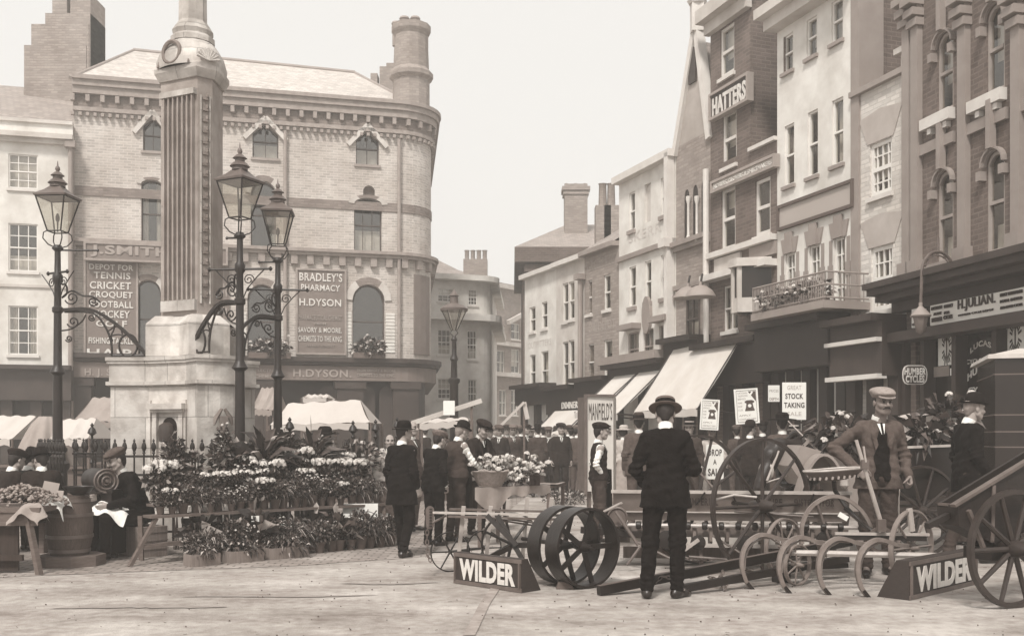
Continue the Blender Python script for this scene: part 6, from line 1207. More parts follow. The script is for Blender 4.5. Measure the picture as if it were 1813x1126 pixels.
# sandwich-board men
def boardman(label, x, y, rz, top, hw, txt, hatm=m_straw, rot=0, H=1.62, jk=m_pale, front=()):
    g = G(x, y); p = person(label, (g.x, g.y), rz, dict(elR=(-.27, -.02, 1.12), haR=(-.1, -.22, 1.02), elL=(.27, -.02, 1.12), haL=(.1, -.22, 1.0)), H, jk, jk, res=.022, hat='boater', hatm=hatm, hm=m_hair, hands=True, collar=False, skin=m_skind)
    return g
gA = boardman('board man in pale smock with crossed arms between hanging sale boards', 1260, 908, 5, 705, 18, ())
def placard(label, x0, x1, yt, yb, Z, tilt, kind):
    a = P((x0 + x1) / 2, (yt + yb) / 2, Z); wv = (x1 - x0) * Z / F; hv = (yb - yt) * Z / F; t_ = thing('placard', label, 'placard', a, group='advertising placards above the crowd'); Rm = Matrix.Translation(a) @ Matrix.Rotation(R(tilt), 4, 'Y')
    mb = MB(); mb.M = Rm; mb.box((0, 0, 0), (wv, .02, hv)); bd = mb.build('board', m_post, t_)
    def L(draw, mat, nm='printing'): mb = MB(); mb.M = Rm; draw(mb); mb.build(nm, mat, bd, angle=None, fix=False)
    q = lambda mb, x0, x1, z0, z1, o=.012: mb.poly([(x0 * wv, -o, z0 * hv), (x1 * wv, -o, z0 * hv), (x1 * wv, -o, z1 * hv), (x0 * wv, -o, z1 * hv)])
    if kind == 'phone':
        def d(mb):
            for e in ((-.42, .42, .44, .455), (-.42, .42, -.455, -.44), (-.42, -.405, -.44, .44), (.405, .42, -.44, .44)): q(mb, *e)
            mb.poly([(.08 * wv, -.012, .42 * hv), (.4 * wv, -.012, .42 * hv), (.4 * wv, -.012, .12 * hv)])
            cx_, cz = .12 * wv, 0; B = [(-.17, -.06), (-.2, -.1), (-.2, -.14), (.2, -.14), (.2, -.1), (.17, -.06), (.13, .08), (.2, .1), (.2, .14), (.1, .17), (-.1, .17), (-.2, .14), (-.2, .1), (-.13, .08)]; mb.poly([(cx_ + a * wv, -.012, cz + b * hv) for a, b in B])
        L(d, M('poster_ink', .09, .1), 'picture')
        def d2(mb): mb.poly([((.12 + .075 * math.cos(a)) * wv, -.015, (.01 + .05 * math.sin(a)) * hv) for a in [2 * math.pi * k / 14 for k in range(14)]]); mb.poly([(.1 * wv, -.015, .3 * hv), (.16 * wv, -.015, .27 * hv), (.3 * wv, -.015, .39 * hv), (.24 * wv, -.015, .42 * hv)])
        L(d2, m_post, 'picture_light')
        def d3(mb):
            for z, s, w_, x in ((.38, 'NATIONAL', .42, -.15), (.3, 'TELEPHONE', .42, -.15), (.21, 'SERVICE', .34, -.2), (.1, 'HOME', .18, -.28), (0, 'SHOP', .18, -.28), (-.1, 'CLUB', .18, -.28), (-.26, 'APPLY', .5, -.1), (-.37, 'CONTRACT DEPT', .7, 0)): put_text(mb, s, (x * wv, -.0115, z * hv), (1, 0, 0), (0, 0, 1), w_ * wv, .05 * hv, .002, .0)
        L(d3, M('poster_grey_ink', .25, .1), 'lettering')
    if kind == 'stock':
        L(lambda mb: (put_text(mb, 'STOCK', (0, -.011, .13 * hv), (1, 0, 0), (0, 0, 1), .76 * wv, .15 * hv, .002, .03), put_text(mb, 'TAKING', (0, -.011, -.11 * hv), (1, 0, 0), (0, 0, 1), .86 * wv, .15 * hv, .002, .03)), m_signd, 'lettering')
        L(lambda mb: (put_text(mb, 'GREAT', (0, -.011, .36 * hv), (1, 0, 0), (0, 0, 1), .6 * wv, .12 * hv, .002, .02), put_text(mb, 'SALE', (0, -.011, -.34 * hv), (1, 0, 0), (0, 0, 1), .6 * wv, .11 * hv, .002, .02)), M('faded_red_ink', .5, .05), 'faded_lettering')
    if kind == 'drop': L(lambda mb: (put_text(mb, 'DROP', (0, -.011, .27 * hv), (1, 0, 0), (0, 0, 1), .8 * wv, .2 * hv, .002, .03), put_text(mb, 'A', (0, -.011, 0), (1, 0, 0), (0, 0, 1), .2 * wv, .16 * hv, .002, .02), put_text(mb, 'SALE', (0, -.011, -.3 * hv), (1, 0, 0), (0, 0, 1), .8 * wv, .22 * hv, .002, .04)), m_signd, 'lettering')
    if kind == 'small': L(lambda mb: (put_text(mb, 'PRICES', (0, -.011, .16 * hv), (1, 0, 0), (0, 0, 1), .8 * wv, .16 * hv, .002, .0), put_text(mb, 'DEPTH', (0, -.011, -.34 * hv), (1, 0, 0), (0, 0, 1), .8 * wv, .18 * hv, .002, .02)), M('faded_ink', .3, .05), 'lettering')
    if kind not in ('drop', 'small'): mb = MB(); mb.bar((a.x, a.y + .05, a.z - hv / 2 - .16), (a.x, a.y + .05, a.z + hv * .4), .03, .03); mb.build('pole', m_wood, t_)
    return t_
placard('lower framed telephone placard with white border held above the crossed armed board man', 1240, 1273, 707, 761, 19.0, 3, 'phone')
placard('higher tilted telephone placard above the man in the small dark bowler', 1301, 1343, 688, 750, 18.6, -4, 'phone')
placard('tall white stock taking placard beside the telephone placards', 1385, 1427, 677, 743, 18.2, 0, 'stock')
placard('white chest board reading drop a sale, worn by the board man in the pale smock', 1250, 1281, 787, 848, gA.y - .32, 0, 'drop')
placard('small round topped pale card on the dark shopfront left of the stock taking placard', 1360, 1380, 682, 711, 19.6, 0, 'small')
pm = person('man in dark bowler holding up the higher telephone placard', P(1328, 850, 17.6)[:2], 150, {}, 1.66, m_chr, res=.024, hat='bowler', hatm=m_chr, face=-30)
pm = person('bearer in pale flat hat beneath the stock taking placard', P(1405, 850, 17.9)[:2], 10, {}, 1.6, m_brn, res=.024, hat='boater', hatm=m_pale, collar=True)
pm = person('cart driver in broad black hat high above the horse', P(1385, 850, 15.4)[:2], 170, {}, 1.74, m_brn, res=.024, hat='lady', hatm=m_felt)
pm = person('man in flat cap standing between the placards and the flower carriage', P(1442, 850, 17.4)[:2], 20, {}, 1.64, m_drab, res=.024, hat='cap', hatm=m_gry)
pm = person('man in pale boater standing on the pavement left of the telephone placard', P(1221, 850, 18.6)[:2], -20, {}, 1.68, m_drab, res=.026, hat='boater', hatm=m_straw)
pm = person('flower girl in broad dark hat bending among the blooms by the railings', P(570, 850, 14.1)[:2], 40, dict(head=(0, -.1, 1.52)), 1.62, m_pale, res=.022, hat='lady', hatm=m_felt, skirt=m_brn, coat_len=.95)
pm = person('woman in pale striped blouse behind the right end of the flower stand', P(690, 850, 14.6)[:2], 10, {}, 1.45, m_pale, res=.022, hat=None, skirt=m_brn, coat_len=.95)
pm = person('woman in feathered pale hat beyond the flower carriage by the cycle shop', P(1700, 850, 13.7)[:2], -50, {}, 1.6, m_pale, res=.022, hat='lady', hatm=m_pale, skirt=m_brn, coat_len=.95)
# the crowd: six figures built once, copied for everyone else
protos = []
for i, (jk, ht, htm, nd, fc, pz) in enumerate(((m_chr, 'cap', m_chr, 0, 10, {}), (m_brn, 'cap', m_gry, 6, -20, dict(haR=(-.1, -.2, .9))), (m_drab, 'bowler', m_felt, 0, 15, {}), (m_chr, 'cap', m_brn, 10, 30, dict(haL=(.1, -.18, .92))), (m_gry, 'trilby', m_drab, 0, -10, {}), (m_blk, 'boater', m_straw, 4, 0, {}))):
    protos.append((jk, ht, htm, nd, fc, pz))
CR = [  # x, feet row, proto, turn, height, label
 (993, 886, 0, 8, 1.7, 'open necked young man in dark suit and cap before the crowd, facing us'),
 (1022, 880, 1, 160, 1.66, 'man in brown coat with his back to us, right of the open necked young man'),
 (884, 884, 3, -10, 1.66, 'man in pale cap and dark suit with narrow tie, left front of the crowd'),
 (908, 878, 1, 20, 1.68, 'man in brown jacket just right of the pale capped man in the crowd'),
 (932, 876, 0, 25, 1.7, 'man in dark jacket in mid crowd, left of the tall round cap'),
 (952, 880, 2, 170, 1.68, 'bowler hatted man with his back turned in mid crowd'),
 (972, 874, 3, -30, 1.64, 'man in brown cap close behind the open necked young man'),
 (866, 872, 2, 30, 1.62, 'bowler hatted man at the left edge of the crowd'),
 (898, 866, 4, 0, 1.7, 'grey coated man in trilby behind the pale capped man'),
 (922, 864, 1, 190, 1.7, 'brown coated man seen from behind in the second row'),
 (942, 862, 5, -20, 1.66, 'man in straw boater among the flat caps'),
 (962, 864, 0, 150, 1.66, 'dark coated man in cap turned away in the second row'),
 (984, 862, 4, 60, 1.68, 'grey coated man half turned right in the second row'),
 (1006, 866, 3, 200, 1.7, 'brown capped man seen over the young man\'s left shoulder'),
 (1030, 864, 2, 10, 1.64, 'bowler hatted man beside the tall sign box'),
 (876, 858, 1, 60, 1.68, 'brown jacketed man in the third row at left'),
 (912, 856, 0, -60, 1.7, 'dark capped man in profile in the third row'),
 (936, 854, 3, 90, 1.74, 'tall brown capped man rising from the back of the crowd'),
 (956, 855, 2, 0, 1.86, 'tallest figure in a round dark hat at the back of the crowd'),
 (990, 852, 1, 30, 1.68, 'brown jacketed man in the back row, right half'),
 (1016, 852, 0, 180, 1.7, 'dark coated man with his back turned in the back row'),
 (850, 862, 4, 120, 1.66, 'grey coated man between the flower sellers and the crowd'),
 (1075, 872, 0, 30, 1.7, 'dark jacketed man behind the tall sign box, right side'),
 (1150, 868, 3, 10, 1.66, 'brown capped man on the pavement under the large awning'),
 (1180, 862, 4, -40, 1.68, 'grey coated stroller beneath the middle awning'),
 (1305, 890, 1, 190, 1.64, 'brown jacketed man passing behind the big drill wheel'),
 (1465, 880, 2, 160, 1.66, 'bowler hatted man walking along the dark shopfront'),
 (1228, 874, 0, 100, 1.7, 'dark jacketed man passing the gothic front doorway'),
 (858, 868, 0, 10, 1.66, 'dark capped man just right of the capped flower seller'),
 (888, 862, 2, 170, 1.7, 'bowler hatted man with his back to us in the second row'),
 (903, 852, 3, -20, 1.66, 'brown capped man in the third row above the white flowers'),
 (926, 852, 4, 40, 1.7, 'grey trilby man in the third row at mid crowd'),
 (946, 850, 0, -30, 1.68, 'dark capped man just behind the straw boater'),
 (968, 852, 5, 20, 1.66, 'second straw boater wearer, nearer the sign box'),
 (978, 848, 3, 180, 1.7, 'brown capped man turned away in the rearmost row'),
 (1000, 856, 2, -15, 1.66, 'bowler hatted man at the right rear of the crowd'),
 (1012, 874, 4, 175, 1.64, 'grey coated man turned away right of the open necked young man'),
 (1040, 858, 1, 20, 1.68, 'brown jacketed man partly behind the sign box edge'),
 (735, 868, 0, 20, 1.64, 'dark capped man between the felt hat man and the distant stall'),
 (752, 862, 3, 150, 1.66, 'brown capped man facing the open white stall'),
 (786, 860, 2, 10, 1.64, 'bowler hatted man behind the stooping flat capped man'),
 (824, 862, 0, 200, 1.66, 'dark coated man between the two flower sellers, turned away'),
 (1098, 868, 4, -30, 1.66, 'grey coated man under the nearest small awning'),
 (1122, 862, 2, 30, 1.66, 'bowler hatted man beyond the pale dressed woman'),
 (1350, 905, 0, 170, 1.7, 'dark coated man standing just beyond the horse'),
 (1420, 890, 3, 20, 1.64, 'brown capped man on the pavement behind the driver'),
 (1500, 885, 1, -60, 1.66, 'brown jacketed man by the low pale brick house shop'),
 (590, 850, 2, 30, 1.66, 'bowler hatted stallholder under the broad pale canopy'),
 (540, 852, 1, 0, 1.6, 'brown jacketed stallholder under the broad pale canopy, left of the bowler hat'),
 (120, 850, 3, 40, 1.62, 'brown capped man under the white stall roof left of the monument'),
]
made = {}
for x, y, k, rz, H, lb in CR:
    g = G(x, y)
    if k not in made:
        jk, ht, htm, nd, fc, pz = protos[k]; made[k] = person(lb, (g.x, g.y), rz, pz, 1.72, jk, res=.026, hat=ht, hatm=htm, nod=nd, face=fc, group='people standing in the crowd')
        o = made[k]
    else: o = copy_tree(made[k])
    o.location = (g.x, g.y, 0); o.rotation_euler = (0, 0, R(rz)); s = H / 1.72; o.scale = (s, s, s); o['label'] = lb; o['group'] = 'people standing in the crowd'
# ================================================================== FLOWERS AND THE LEFT-HAND STALL
m_leafd = M('leaf_dark', .02, .5, 20, .6); m_leafm = M('leaf_mid', .085, .4, 20, .6); m_leafl = M('leaf_light', .36, .3, 20, .6); m_petal = M('white_petals', .55, .25, 30, .8); m_clay = M('flowerpot_clay', .11, .3, 6, .85, .1, 30); m_stem = M('plant_stem', .06, .2, 10, .8)
nrg = np.random.default_rng(5)
def leaves(mb, c, rad, n, L, W, up=.35, shell=.55, droop=.2):
    """n folded leaves spread through an ellipsoid, tips pointing outward"""
    d = nrg.normal(size=(n, 3)); d /= np.linalg.norm(d, axis=1)[:, None]; r = shell + (1 - shell) * nrg.random(n); r *= .75 + .35 * nrg.random(n); p = np.array(c) + d * np.array(rad) * r[:, None]
    t = d + V3(0, 0, up) + nrg.normal(size=(n, 3)) * .55; t /= np.linalg.norm(t, axis=1)[:, None]; s = np.cross(t, nrg.normal(size=(n, 3))); s /= np.linalg.norm(s, axis=1)[:, None]; l = L * (.6 + .8 * nrg.random(n))[:, None]; w = W * (.6 + .8 * nrg.random(n))[:, None]
    a = p; b = p + t * l * .5 + s * w; c2 = p + t * l + V3(0, 0, -1) * droop * l; e = p + t * l * .5 - s * w; Vv = np.stack([a, b, c2, e], 1).reshape(-1, 3); k = np.arange(n)[:, None] * 4 + np.arange(4)
    mat = nrg.random(n); base = len(mb.v); mb.v.extend(map(tuple, Vv.tolist()))
    for i in range(n): mb.f.append(tuple(int(q) + base for q in k[i])); mb.sm.append(False); mb.mi.append(0 if mat[i] < .45 else (1 if mat[i] < .85 else 2))
def potmb(r=.07, h=.14):
    m = MB(); m.lathe([(r * .7, 0), (r * .95, h * .8), (r * 1.08, h * .8), (r * 1.12, h), (r * .95, h), (r * .9, h * .9)], (0, 0, 0), 14); return m
LM = [m_leafd, m_leafm, m_leafl]
def blooms(mb, pts, r):
    for p in pts:
        for q in range(16): d = nrg.normal(size=3); d /= np.linalg.norm(d); d[2] = abs(d[2]) * .8; o = V3(p) + d * r; s = np.cross(d, nrg.normal(size=3)); s /= np.linalg.norm(s); t = np.cross(d, s); e = r * .5; mb.poly([tuple(o + s * e), tuple(o + t * e), tuple(o - s * e), tuple(o - t * e)])
def proto_plant(kind):
    t = thing('potted_plant', 'x', 'potted plant', (0, 0, -50), world=False); potmb().build('flowerpot', m_clay, t); m = MB(); bl = None
    st = MB()
    for k in range(5): a = k * 1.3; st.tube([(0, 0, .12), (.04 * math.cos(a), .04 * math.sin(a), .28), (.08 * math.cos(a), .08 * math.sin(a), .36)], .004, 4)
    st.build('stems', m_stem, t)
    if kind == 'bushy': leaves(m, (0, 0, .27), (.14, .14, .14), 420, .05, .015)
    if kind == 'white': leaves(m, (0, 0, .26), (.15, .15, .13), 300, .07, .022); bl = MB(); blooms(bl, [(nrg.normal() * .075, nrg.normal() * .075, .38 + .05 * nrg.random()) for _ in range(11)], .048)
    if kind == 'broad': leaves(m, (0, 0, .28), (.12, .12, .14), 60, .24, .04, up=1.1, shell=.1, droop=.35)
    if kind == 'fern': leaves(m, (0, 0, .24), (.13, .13, .1), 330, .13, .006, up=.5, shell=.3, droop=.6)
    if kind == 'daisy': leaves(m, (0, 0, .24), (.13, .13, .12), 320, .05, .009); bl = MB(); blooms(bl, [(nrg.normal() * .08, nrg.normal() * .08, .3 + .09 * nrg.random()) for _ in range(16)], .014)
    if kind == 'tall': leaves(m, (0, 0, .46), (.1, .1, .3), 420, .07, .016); bl = MB(); blooms(bl, [(nrg.normal() * .05, nrg.normal() * .05, .45 + .35 * nrg.random()) for _ in range(12)], .018)
    if kind == 'palm': leaves(m, (0, 0, .3), (.07, .07, .2), 46, .42, .035, up=1.0, shell=.1, droop=.3)
    m.build('foliage', LM, t, fix=False)
    if bl: bl.build('blooms', m_petal, t, fix=False)
    return t
ORD = 'first second third fourth fifth sixth seventh eighth ninth tenth eleventh twelfth thirteenth fourteenth fifteenth sixteenth seventeenth eighteenth nineteenth twentieth twenty-first twenty-second twenty-third twenty-fourth twenty-fifth twenty-sixth'.split()
KW = dict(bushy='small leaved bushy plant', white='white headed blooming plant', broad='broad leaved plant', fern='feathery fern', daisy='small flowered daisy plant', tall='tall spiky flowering plant', palm='arching strap leaved palm')
PR = {}
def plant(kind, x, y, z, label, s=1.0, group='potted plants on the flower stand'):
    if kind not in PR: o = PR[kind] = proto_plant(kind)
    else: o = copy_tree(PR[kind])
    o.location = (x + rnd.uniform(-.03, .03), y + rnd.uniform(-.03, .03), z); o.rotation_euler = (0, 0, rnd.uniform(0, 6)); s *= rnd.uniform(.8, 1.2); o.scale = (s, s, s * rnd.uniform(.92, 1.1)); o['label'] = label; o['group'] = group; return o
S0 = Vector((-4.09, 11.57)); S1 = Vector((-1.72, 13.72)); SD = (S1 - S0); SL = SD.length; SD.normalize(); SN = Vector((-SD.y, SD.x))
def SP(s, o): p = S0 + SD * s + SN * o; return p
fs = thing('flower_stand', 'long two tier plank flower stand on trestle legs in front of the monument railings', 'flower stand', (S0.x + 1, S0.y + 1, 0)); Z1, Z2, Z3 = .55, .66, .76
def plank(nm, s0, s1, o0, o1, z, th=.03):
    m = MB(); a, b, c, d = SP(s0, o0), SP(s1, o0), SP(s1, o1), SP(s0, o1); m.boxp([(p.x, p.y, z - th) for p in (a, b, c, d)] + [(p.x, p.y, z) for p in (a, b, c, d)]); m.build(nm, m_wood, fs)
plank('shelf', -.05, SL, -.09, .16, Z1); plank('shelf', .1, SL, .18, .42, Z2); plank('shelf', .6, SL, .46, .8, Z3); plank('lower_rail', .0, SL, -.03, .02, .24, .05)
for s in (.02, 1.1, 2.1, SL - .05):
    for o, so in ((-.05, -.32), (.4, .0)): m = MB(); a, b = SP(s, o), SP(s + (so if s < .5 else 0), o - .04); m.bar((a.x, a.y, Z1 - .03), (b.x, b.y, 0), .05, .04); m.build('leg', m_wood, fs)
m = MB(); a, b = SP(-.2, -.08), SP(.15, -.05); m.bar((a.x, a.y, .2), (b.x, b.y, .22), .03, .04); m.build('brace', m_wood, fs)
k1 = ['bushy', 'fern', 'bushy', 'daisy', 'bushy', 'white', 'daisy', 'fern']
n = 22
for i in range(n): p = SP(.12 + (SL - .2) * i / (n - 1), .03); kd = k1[(i * 5) % 8]; plant(kd, p.x, p.y, Z1, f'{KW[kd]}, {ORD[i]} pot from the left along the front shelf edge', .82)
k2 = ['white', 'white', 'bushy', 'white', 'daisy', 'white', 'bushy']; n = 17
for i in range(n): p = SP(.15 + (SL - .25) * i / (n - 1), .3); kd = k2[(i * 3) % 7]; plant(kd, p.x, p.y, Z2, f'{KW[kd]}, {ORD[i]} from the left in the second row of the stand', .92)
k3 = ['tall', 'palm', 'white', 'broad', 'bushy', 'palm', 'white', 'tall']; n = 12
for i in range(n): p = SP(1.15 + (SL - 1.2) * i / (n - 1), .62); kd = k3[(i * 3) % 8]; plant(kd, p.x, p.y, Z3, f'{KW[kd]}, {ORD[i]} from the left in the tall back row of the stand', .98)
k4 = ['bushy', 'broad', 'bushy', 'fern', 'bushy', 'daisy', 'fern']; n = 19
for i in range(n): p = SP(.35 + (SL - .3) * i / (n - 1), -.33); kd = k4[(i * 3) % 7]; plant(kd, p.x, p.y, 0.004, f'{KW[kd]}, {ORD[i]} from the left in the row standing on the ground', 1.0, 'potted plants on the ground before the stand')
n = 13
for i in range(n): p = SP(.5 + (SL - .5) * i / (n - 1), -.05); kd = k4[(i * 5 + 1) % 7]; plant(kd, p.x, p.y, 0.004, f'{KW[kd]}, {ORD[i]} from the left in the shaded row under the front shelf', 1.05, 'potted plants on the ground before the stand')
# low boxes in front at the left end
for i, (s, w_) in enumerate(((.35, .34), (.85, .42), (1.4, .5))):
    p = SP(s, -.52); t_ = thing('seedling_tray', ['low wooden tray with young plants at the left end of the ground row', 'second low tray of leafy seedlings before the flower stand', 'longest seedling tray, with long pale leaves hanging over its front'][i], 'tray', (p.x, p.y, 0)); a_ = math.atan2(SD.y, SD.x); m = MB()
    for e in (-1, 1): q = p + SN * .1 * e; m.box((q.x, q.y, .07), (w_, .015, .13), a_); q = p + SD * (w_ / 2) * e; m.box((q.x, q.y, .07), (.015, .19, .13), a_)
    m.box((p.x, p.y, .02), (w_ - .02, .19, .02), a_); m.build('tray', m_crate, t_); m = MB(); leaves(m, (p.x, p.y, .16), (w_ * .5, .12, .1), 260, .07 + .05 * (i == 2), .014, droop=.6); m.build('seedlings', LM, t_, fix=False)
for i, (x, y, w_, h_, o, lb) in enumerate(((452, 918, .09, .07, -.1, 'white price card on the lower ledge under the front shelf'), (500, 929, .05, .05, -.2, 'tiny white card between the fern pots'), (521, 933, .13, .04, -.2, 'narrow white price strip in the ground row'), (616, 915, .12, .09, -.25, 'white price card leaning before the pale board'), (638, 906, .46, .22, .1, 'large pale board standing upright behind the right end pots'), (680, 914, .11, .09, -.15, 'white price card furthest right on the flower stand'))):
    c = P(x, y, 12.0 + (x - 452) * .0075); t_ = thing('price_card', lb, 'card', c, group='white cards among the flower pots'); m = MB(); m.box(c, (w_, .008, h_), .2, ); m.build('card', m_post, t_)
c = P(650, 922, 12.75); t_ = thing('iron_hoop_wheel', 'thin dark hoop wheel leaning against the pale board by the flower pots', 'wheel', (c.x, c.y, 0)); m = MB(); m.rim((c.x, c.y, .36), (.2, -1, .1), .15, .142, .012, 28); m.build('rim', m_iron, t_); m = MB(); m.tube([(c.x - .1, c.y, .25), (c.x + .12, c.y, .52)], .008, 5); m.build('stay', m_iron, t_)
# tall creeper and blooms climbing before the monument niche
for i, (x, Z, y0, rx, rz, nn_, lb) in enumerate(((308, 13.0, 815, .17, .3, 420, 'dark leafy bush rising through the railings before the monument niche'), (345, 13.0, 825, .1, .2, 160, 'thin leafy plant at the railings right of the dark bush'), (385, 12.95, 815, .1, .25, 130, 'sparse tall stemmed plant before the carved arms on the pedestal'), (500, 13.6, 800, .28, .24, 340, 'large leaved dark shrub behind the flower stand near the third lamp'), (632, 14.4, 805, .34, .2, 340, 'pale flowering bush among the iron standards'), (455, 13.4, 800, .14, .24, 150, 'upright leafy plant right of the middle lamp post'))):
    c = P(x, y0, Z); t_ = thing('leafy_bush', lb, 'bush', (c.x, c.y, 0)); m = MB(); leaves(m, c, (rx, rx, rz), nn_, .09, .022); m.build('foliage', LM, t_, fix=False); m = MB()
    for k in range(4): m.tube([(c.x + .02 * k, c.y, 0), (c.x + rx * .5 * math.sin(k * 2), c.y + rx * .3 * math.cos(k * 2), c.z + rz * .5)], .008, 4)
    m.build('stems', m_stem, t_)
    if i in (2, 4): m = MB(); blooms(m, [(c.x + nrg.normal() * rx * .6, c.y + nrg.normal() * rx * .5, c.z + nrg.normal() * rz * .5) for _ in range(12 if i == 4 else 4)], .04); m.build('blooms', m_petal, t_, fix=False)
# sill and balcony flowers
for (f, x0, x1, y, o, lb, n_) in ((fb, 625, 682, 620, .35, 'flower box with trailing blooms on the right arched window of the pharmacy', 260), (fb, 440, 515, 620, .35, 'flower box with trailing blooms on the middle arched window of the pharmacy', 260)):
    u0, z_ = f.uv(x0, y + 14, o); u1 = f.uv(x1, y, o)[0]; t_ = thing('window_box', lb, 'flower box', f.W((u0 + u1) / 2, z_, o)); m = MB(); f.box(m, u0, u1, z_, z_ + .18, o - .12, o + .1); m.build('box', m_wood, t_); m = MB(); c = f.W((u0 + u1) / 2, z_ + .35, o); leaves(m, c, ((u1 - u0) * .55, .2, .3), n_, .16, .05); m.build('foliage', LM, t_, fix=False); m = MB(); blooms(m, [(c.x + nrg.uniform(-.5, .5) * (u1 - u0), c.y - .15, c.z + nrg.normal() * .2) for _ in range(14)], .05); m.build('blooms', m_petal, t_, fix=False)
m = MB(); m2 = MB(); t_ = thing('balcony_flowers', 'mass of white flowers and foliage filling the railed balcony', 'flowers', f7.W(0, z7 + .2, .6)); c0 = f7.W(BU[0] + .3, z7 + .35, .75); c1 = f7.W(BU[1] - .5, z7 + .35, .75)
for k in range(9): c = c0.lerp(c1, k / 8); leaves(m, c, (.28, .28, .24), 130, .09, .03); blooms(m2, [(c.x + nrg.normal() * .18, c.y + nrg.normal() * .18, c.z + .05 + nrg.normal() * .14) for _ in range(7)], .045)
m.build('foliage', LM, t_, fix=False); m2.build('blooms', m_petal, t_, fix=False); m = MB(); a_ = math.atan2(f7.d.y, f7.d.x); cc = (c0 + c1) / 2; m.box((cc.x, cc.y, z7 + .22), ((c1 - c0).length + .3, .25, .15), a_); m.build('trough', m_wood, t_)
# ---- flower table in mid square
tb = thing('flower_table', 'trestle table under a cloth with loose flowers, in front of the crowd', 'table', P(910, 880, 13.6)); a, b = P(842, 868, 13.2), P(975, 864, 13.9); a.z = b.z = .74; D = Vector((.25, .75, 0)); m = MB(); m.boxp([a, b, b + D, a + D, a + Vector((0, 0, .03)), b + Vector((0, 0, .03)), b + D + Vector((0, 0, .03)), a + D + Vector((0, 0, .03))]); m.build('tabletop', m_wood, tb)
for p in (a, b, a + D, b + D): q = p.lerp((a + b + D) / 2, .08); m = MB(); m.bar((q.x, q.y, 0), (q.x, q.y, .74), .05, .05); m.build('leg', m_wood, tb)
cl = MB(); m_cloth = M('sackcloth', .3, .15, 6, .95, .3, 40)
cl.grid(lambda u, v: a.lerp(b, u) - D * .03 + Vector((.0, -.02 - .03 * math.sin(u * 31) * v, .045 - v * (.12 + .22 * math.exp(-((u - .22) / .16) ** 2) + .02 * math.sin(u * 23)))), 40, 6); cl.grid(lambda u, v: a.lerp(b, u) + D * (v * 1.03 - .03) + Vector((0, -.02 * (1 - v), .045 + .008 * math.sin(u * 20 + v * 7))), 30, 8)
tag(cl.build('tablecloth', m_cloth, None, fix=False), 'creased sackcloth draped over the flower table, hanging lowest at its left', 'tablecloth')
def bunch(label, c, rx, nb, dark=80, group='cut flowers on the flower table'):
    t_ = thing('flower_bunch', label, 'flowers', c, group=group); m = MB(); leaves(m, c + Vector((0, 0, rx * .4)), (rx, rx * .8, rx * .6), dark, .09, .02); m.build('foliage', LM, t_, fix=False); m = MB(); blooms(m, [(c.x + nrg.normal() * rx * .5, c.y + nrg.normal() * rx * .4, c.z + rx * .6 + nrg.normal() * rx * .3) for _ in range(nb)], .045); m.build('blooms', m_petal, t_, fix=False)
zt_ = .79
bunch('big white bunch heaped behind the basket on the flower table', P(878, 868, 13.9).xy.to_3d() + Vector((0, 0, zt_ + .12)), .26, 46)
bunch('middle bunch of loose white blossoms lying on the sackcloth', P(908, 868, 13.7).xy.to_3d() + Vector((0, 0, zt_)), .2, 30); bunch('white bunch standing in the small box at the table\'s right end', P(940, 868, 13.9).xy.to_3d() + Vector((0, 0, zt_ + .13)), .2, 36)
bunch('low spread of pale stems on the ground right of the table', Vector(gp(1000, 905)) + Vector((0, 0, .05)), .35, 14, 220, None) if False else None
c = P(868, 868, 13.45); c.z = zt_ - .005; t_ = thing('wicker_basket', 'round wicker basket at the left end of the flower table', 'basket', c); m = MB(); m.lathe([(.15, 0), (.2, .08), (.24, .19), (.25, .2), (.22, .19), (.14, .03)], c, 20); m.build('basket', M('wicker', .25, .3, 30, .9, .5, 60), t_); m = MB(); m.tube([c + Vector((.25 * math.cos(t), .02, .19 + .03 * math.sin(t * 4))) for t in [math.pi * k / 10 for k in range(11)]], .012, 5); m.build('rim', m_straw, t_)
for i, x in enumerate((942, 951)): c = P(x, 868, 13.65); c.z = zt_; t_ = thing('flower_tin', ['left one of two dark tins holding white blooms', 'right one of two dark tins holding white blooms'][i], 'tin', c); m = MB(); m.box(c + Vector((0, 0, .07)), (.075, .075, .14)); m.build('tin', m_chr, t_)
g = G(1000, 893); t_ = thing('loose_flowers', 'spray of loose stems and foliage on the ground behind the iron roller', 'flowers', g); m = MB(); leaves(m, (g.x, g.y, .14), (.5, .3, .15), 300, .1, .016); m.build('foliage', LM, t_, fix=False); m = MB(); blooms(m, [(g.x + nrg.normal() * .3, g.y + nrg.normal() * .15, .2 + nrg.random() * .12) for _ in range(14)], .03); m.build('blooms', m_petal, t_, fix=False)
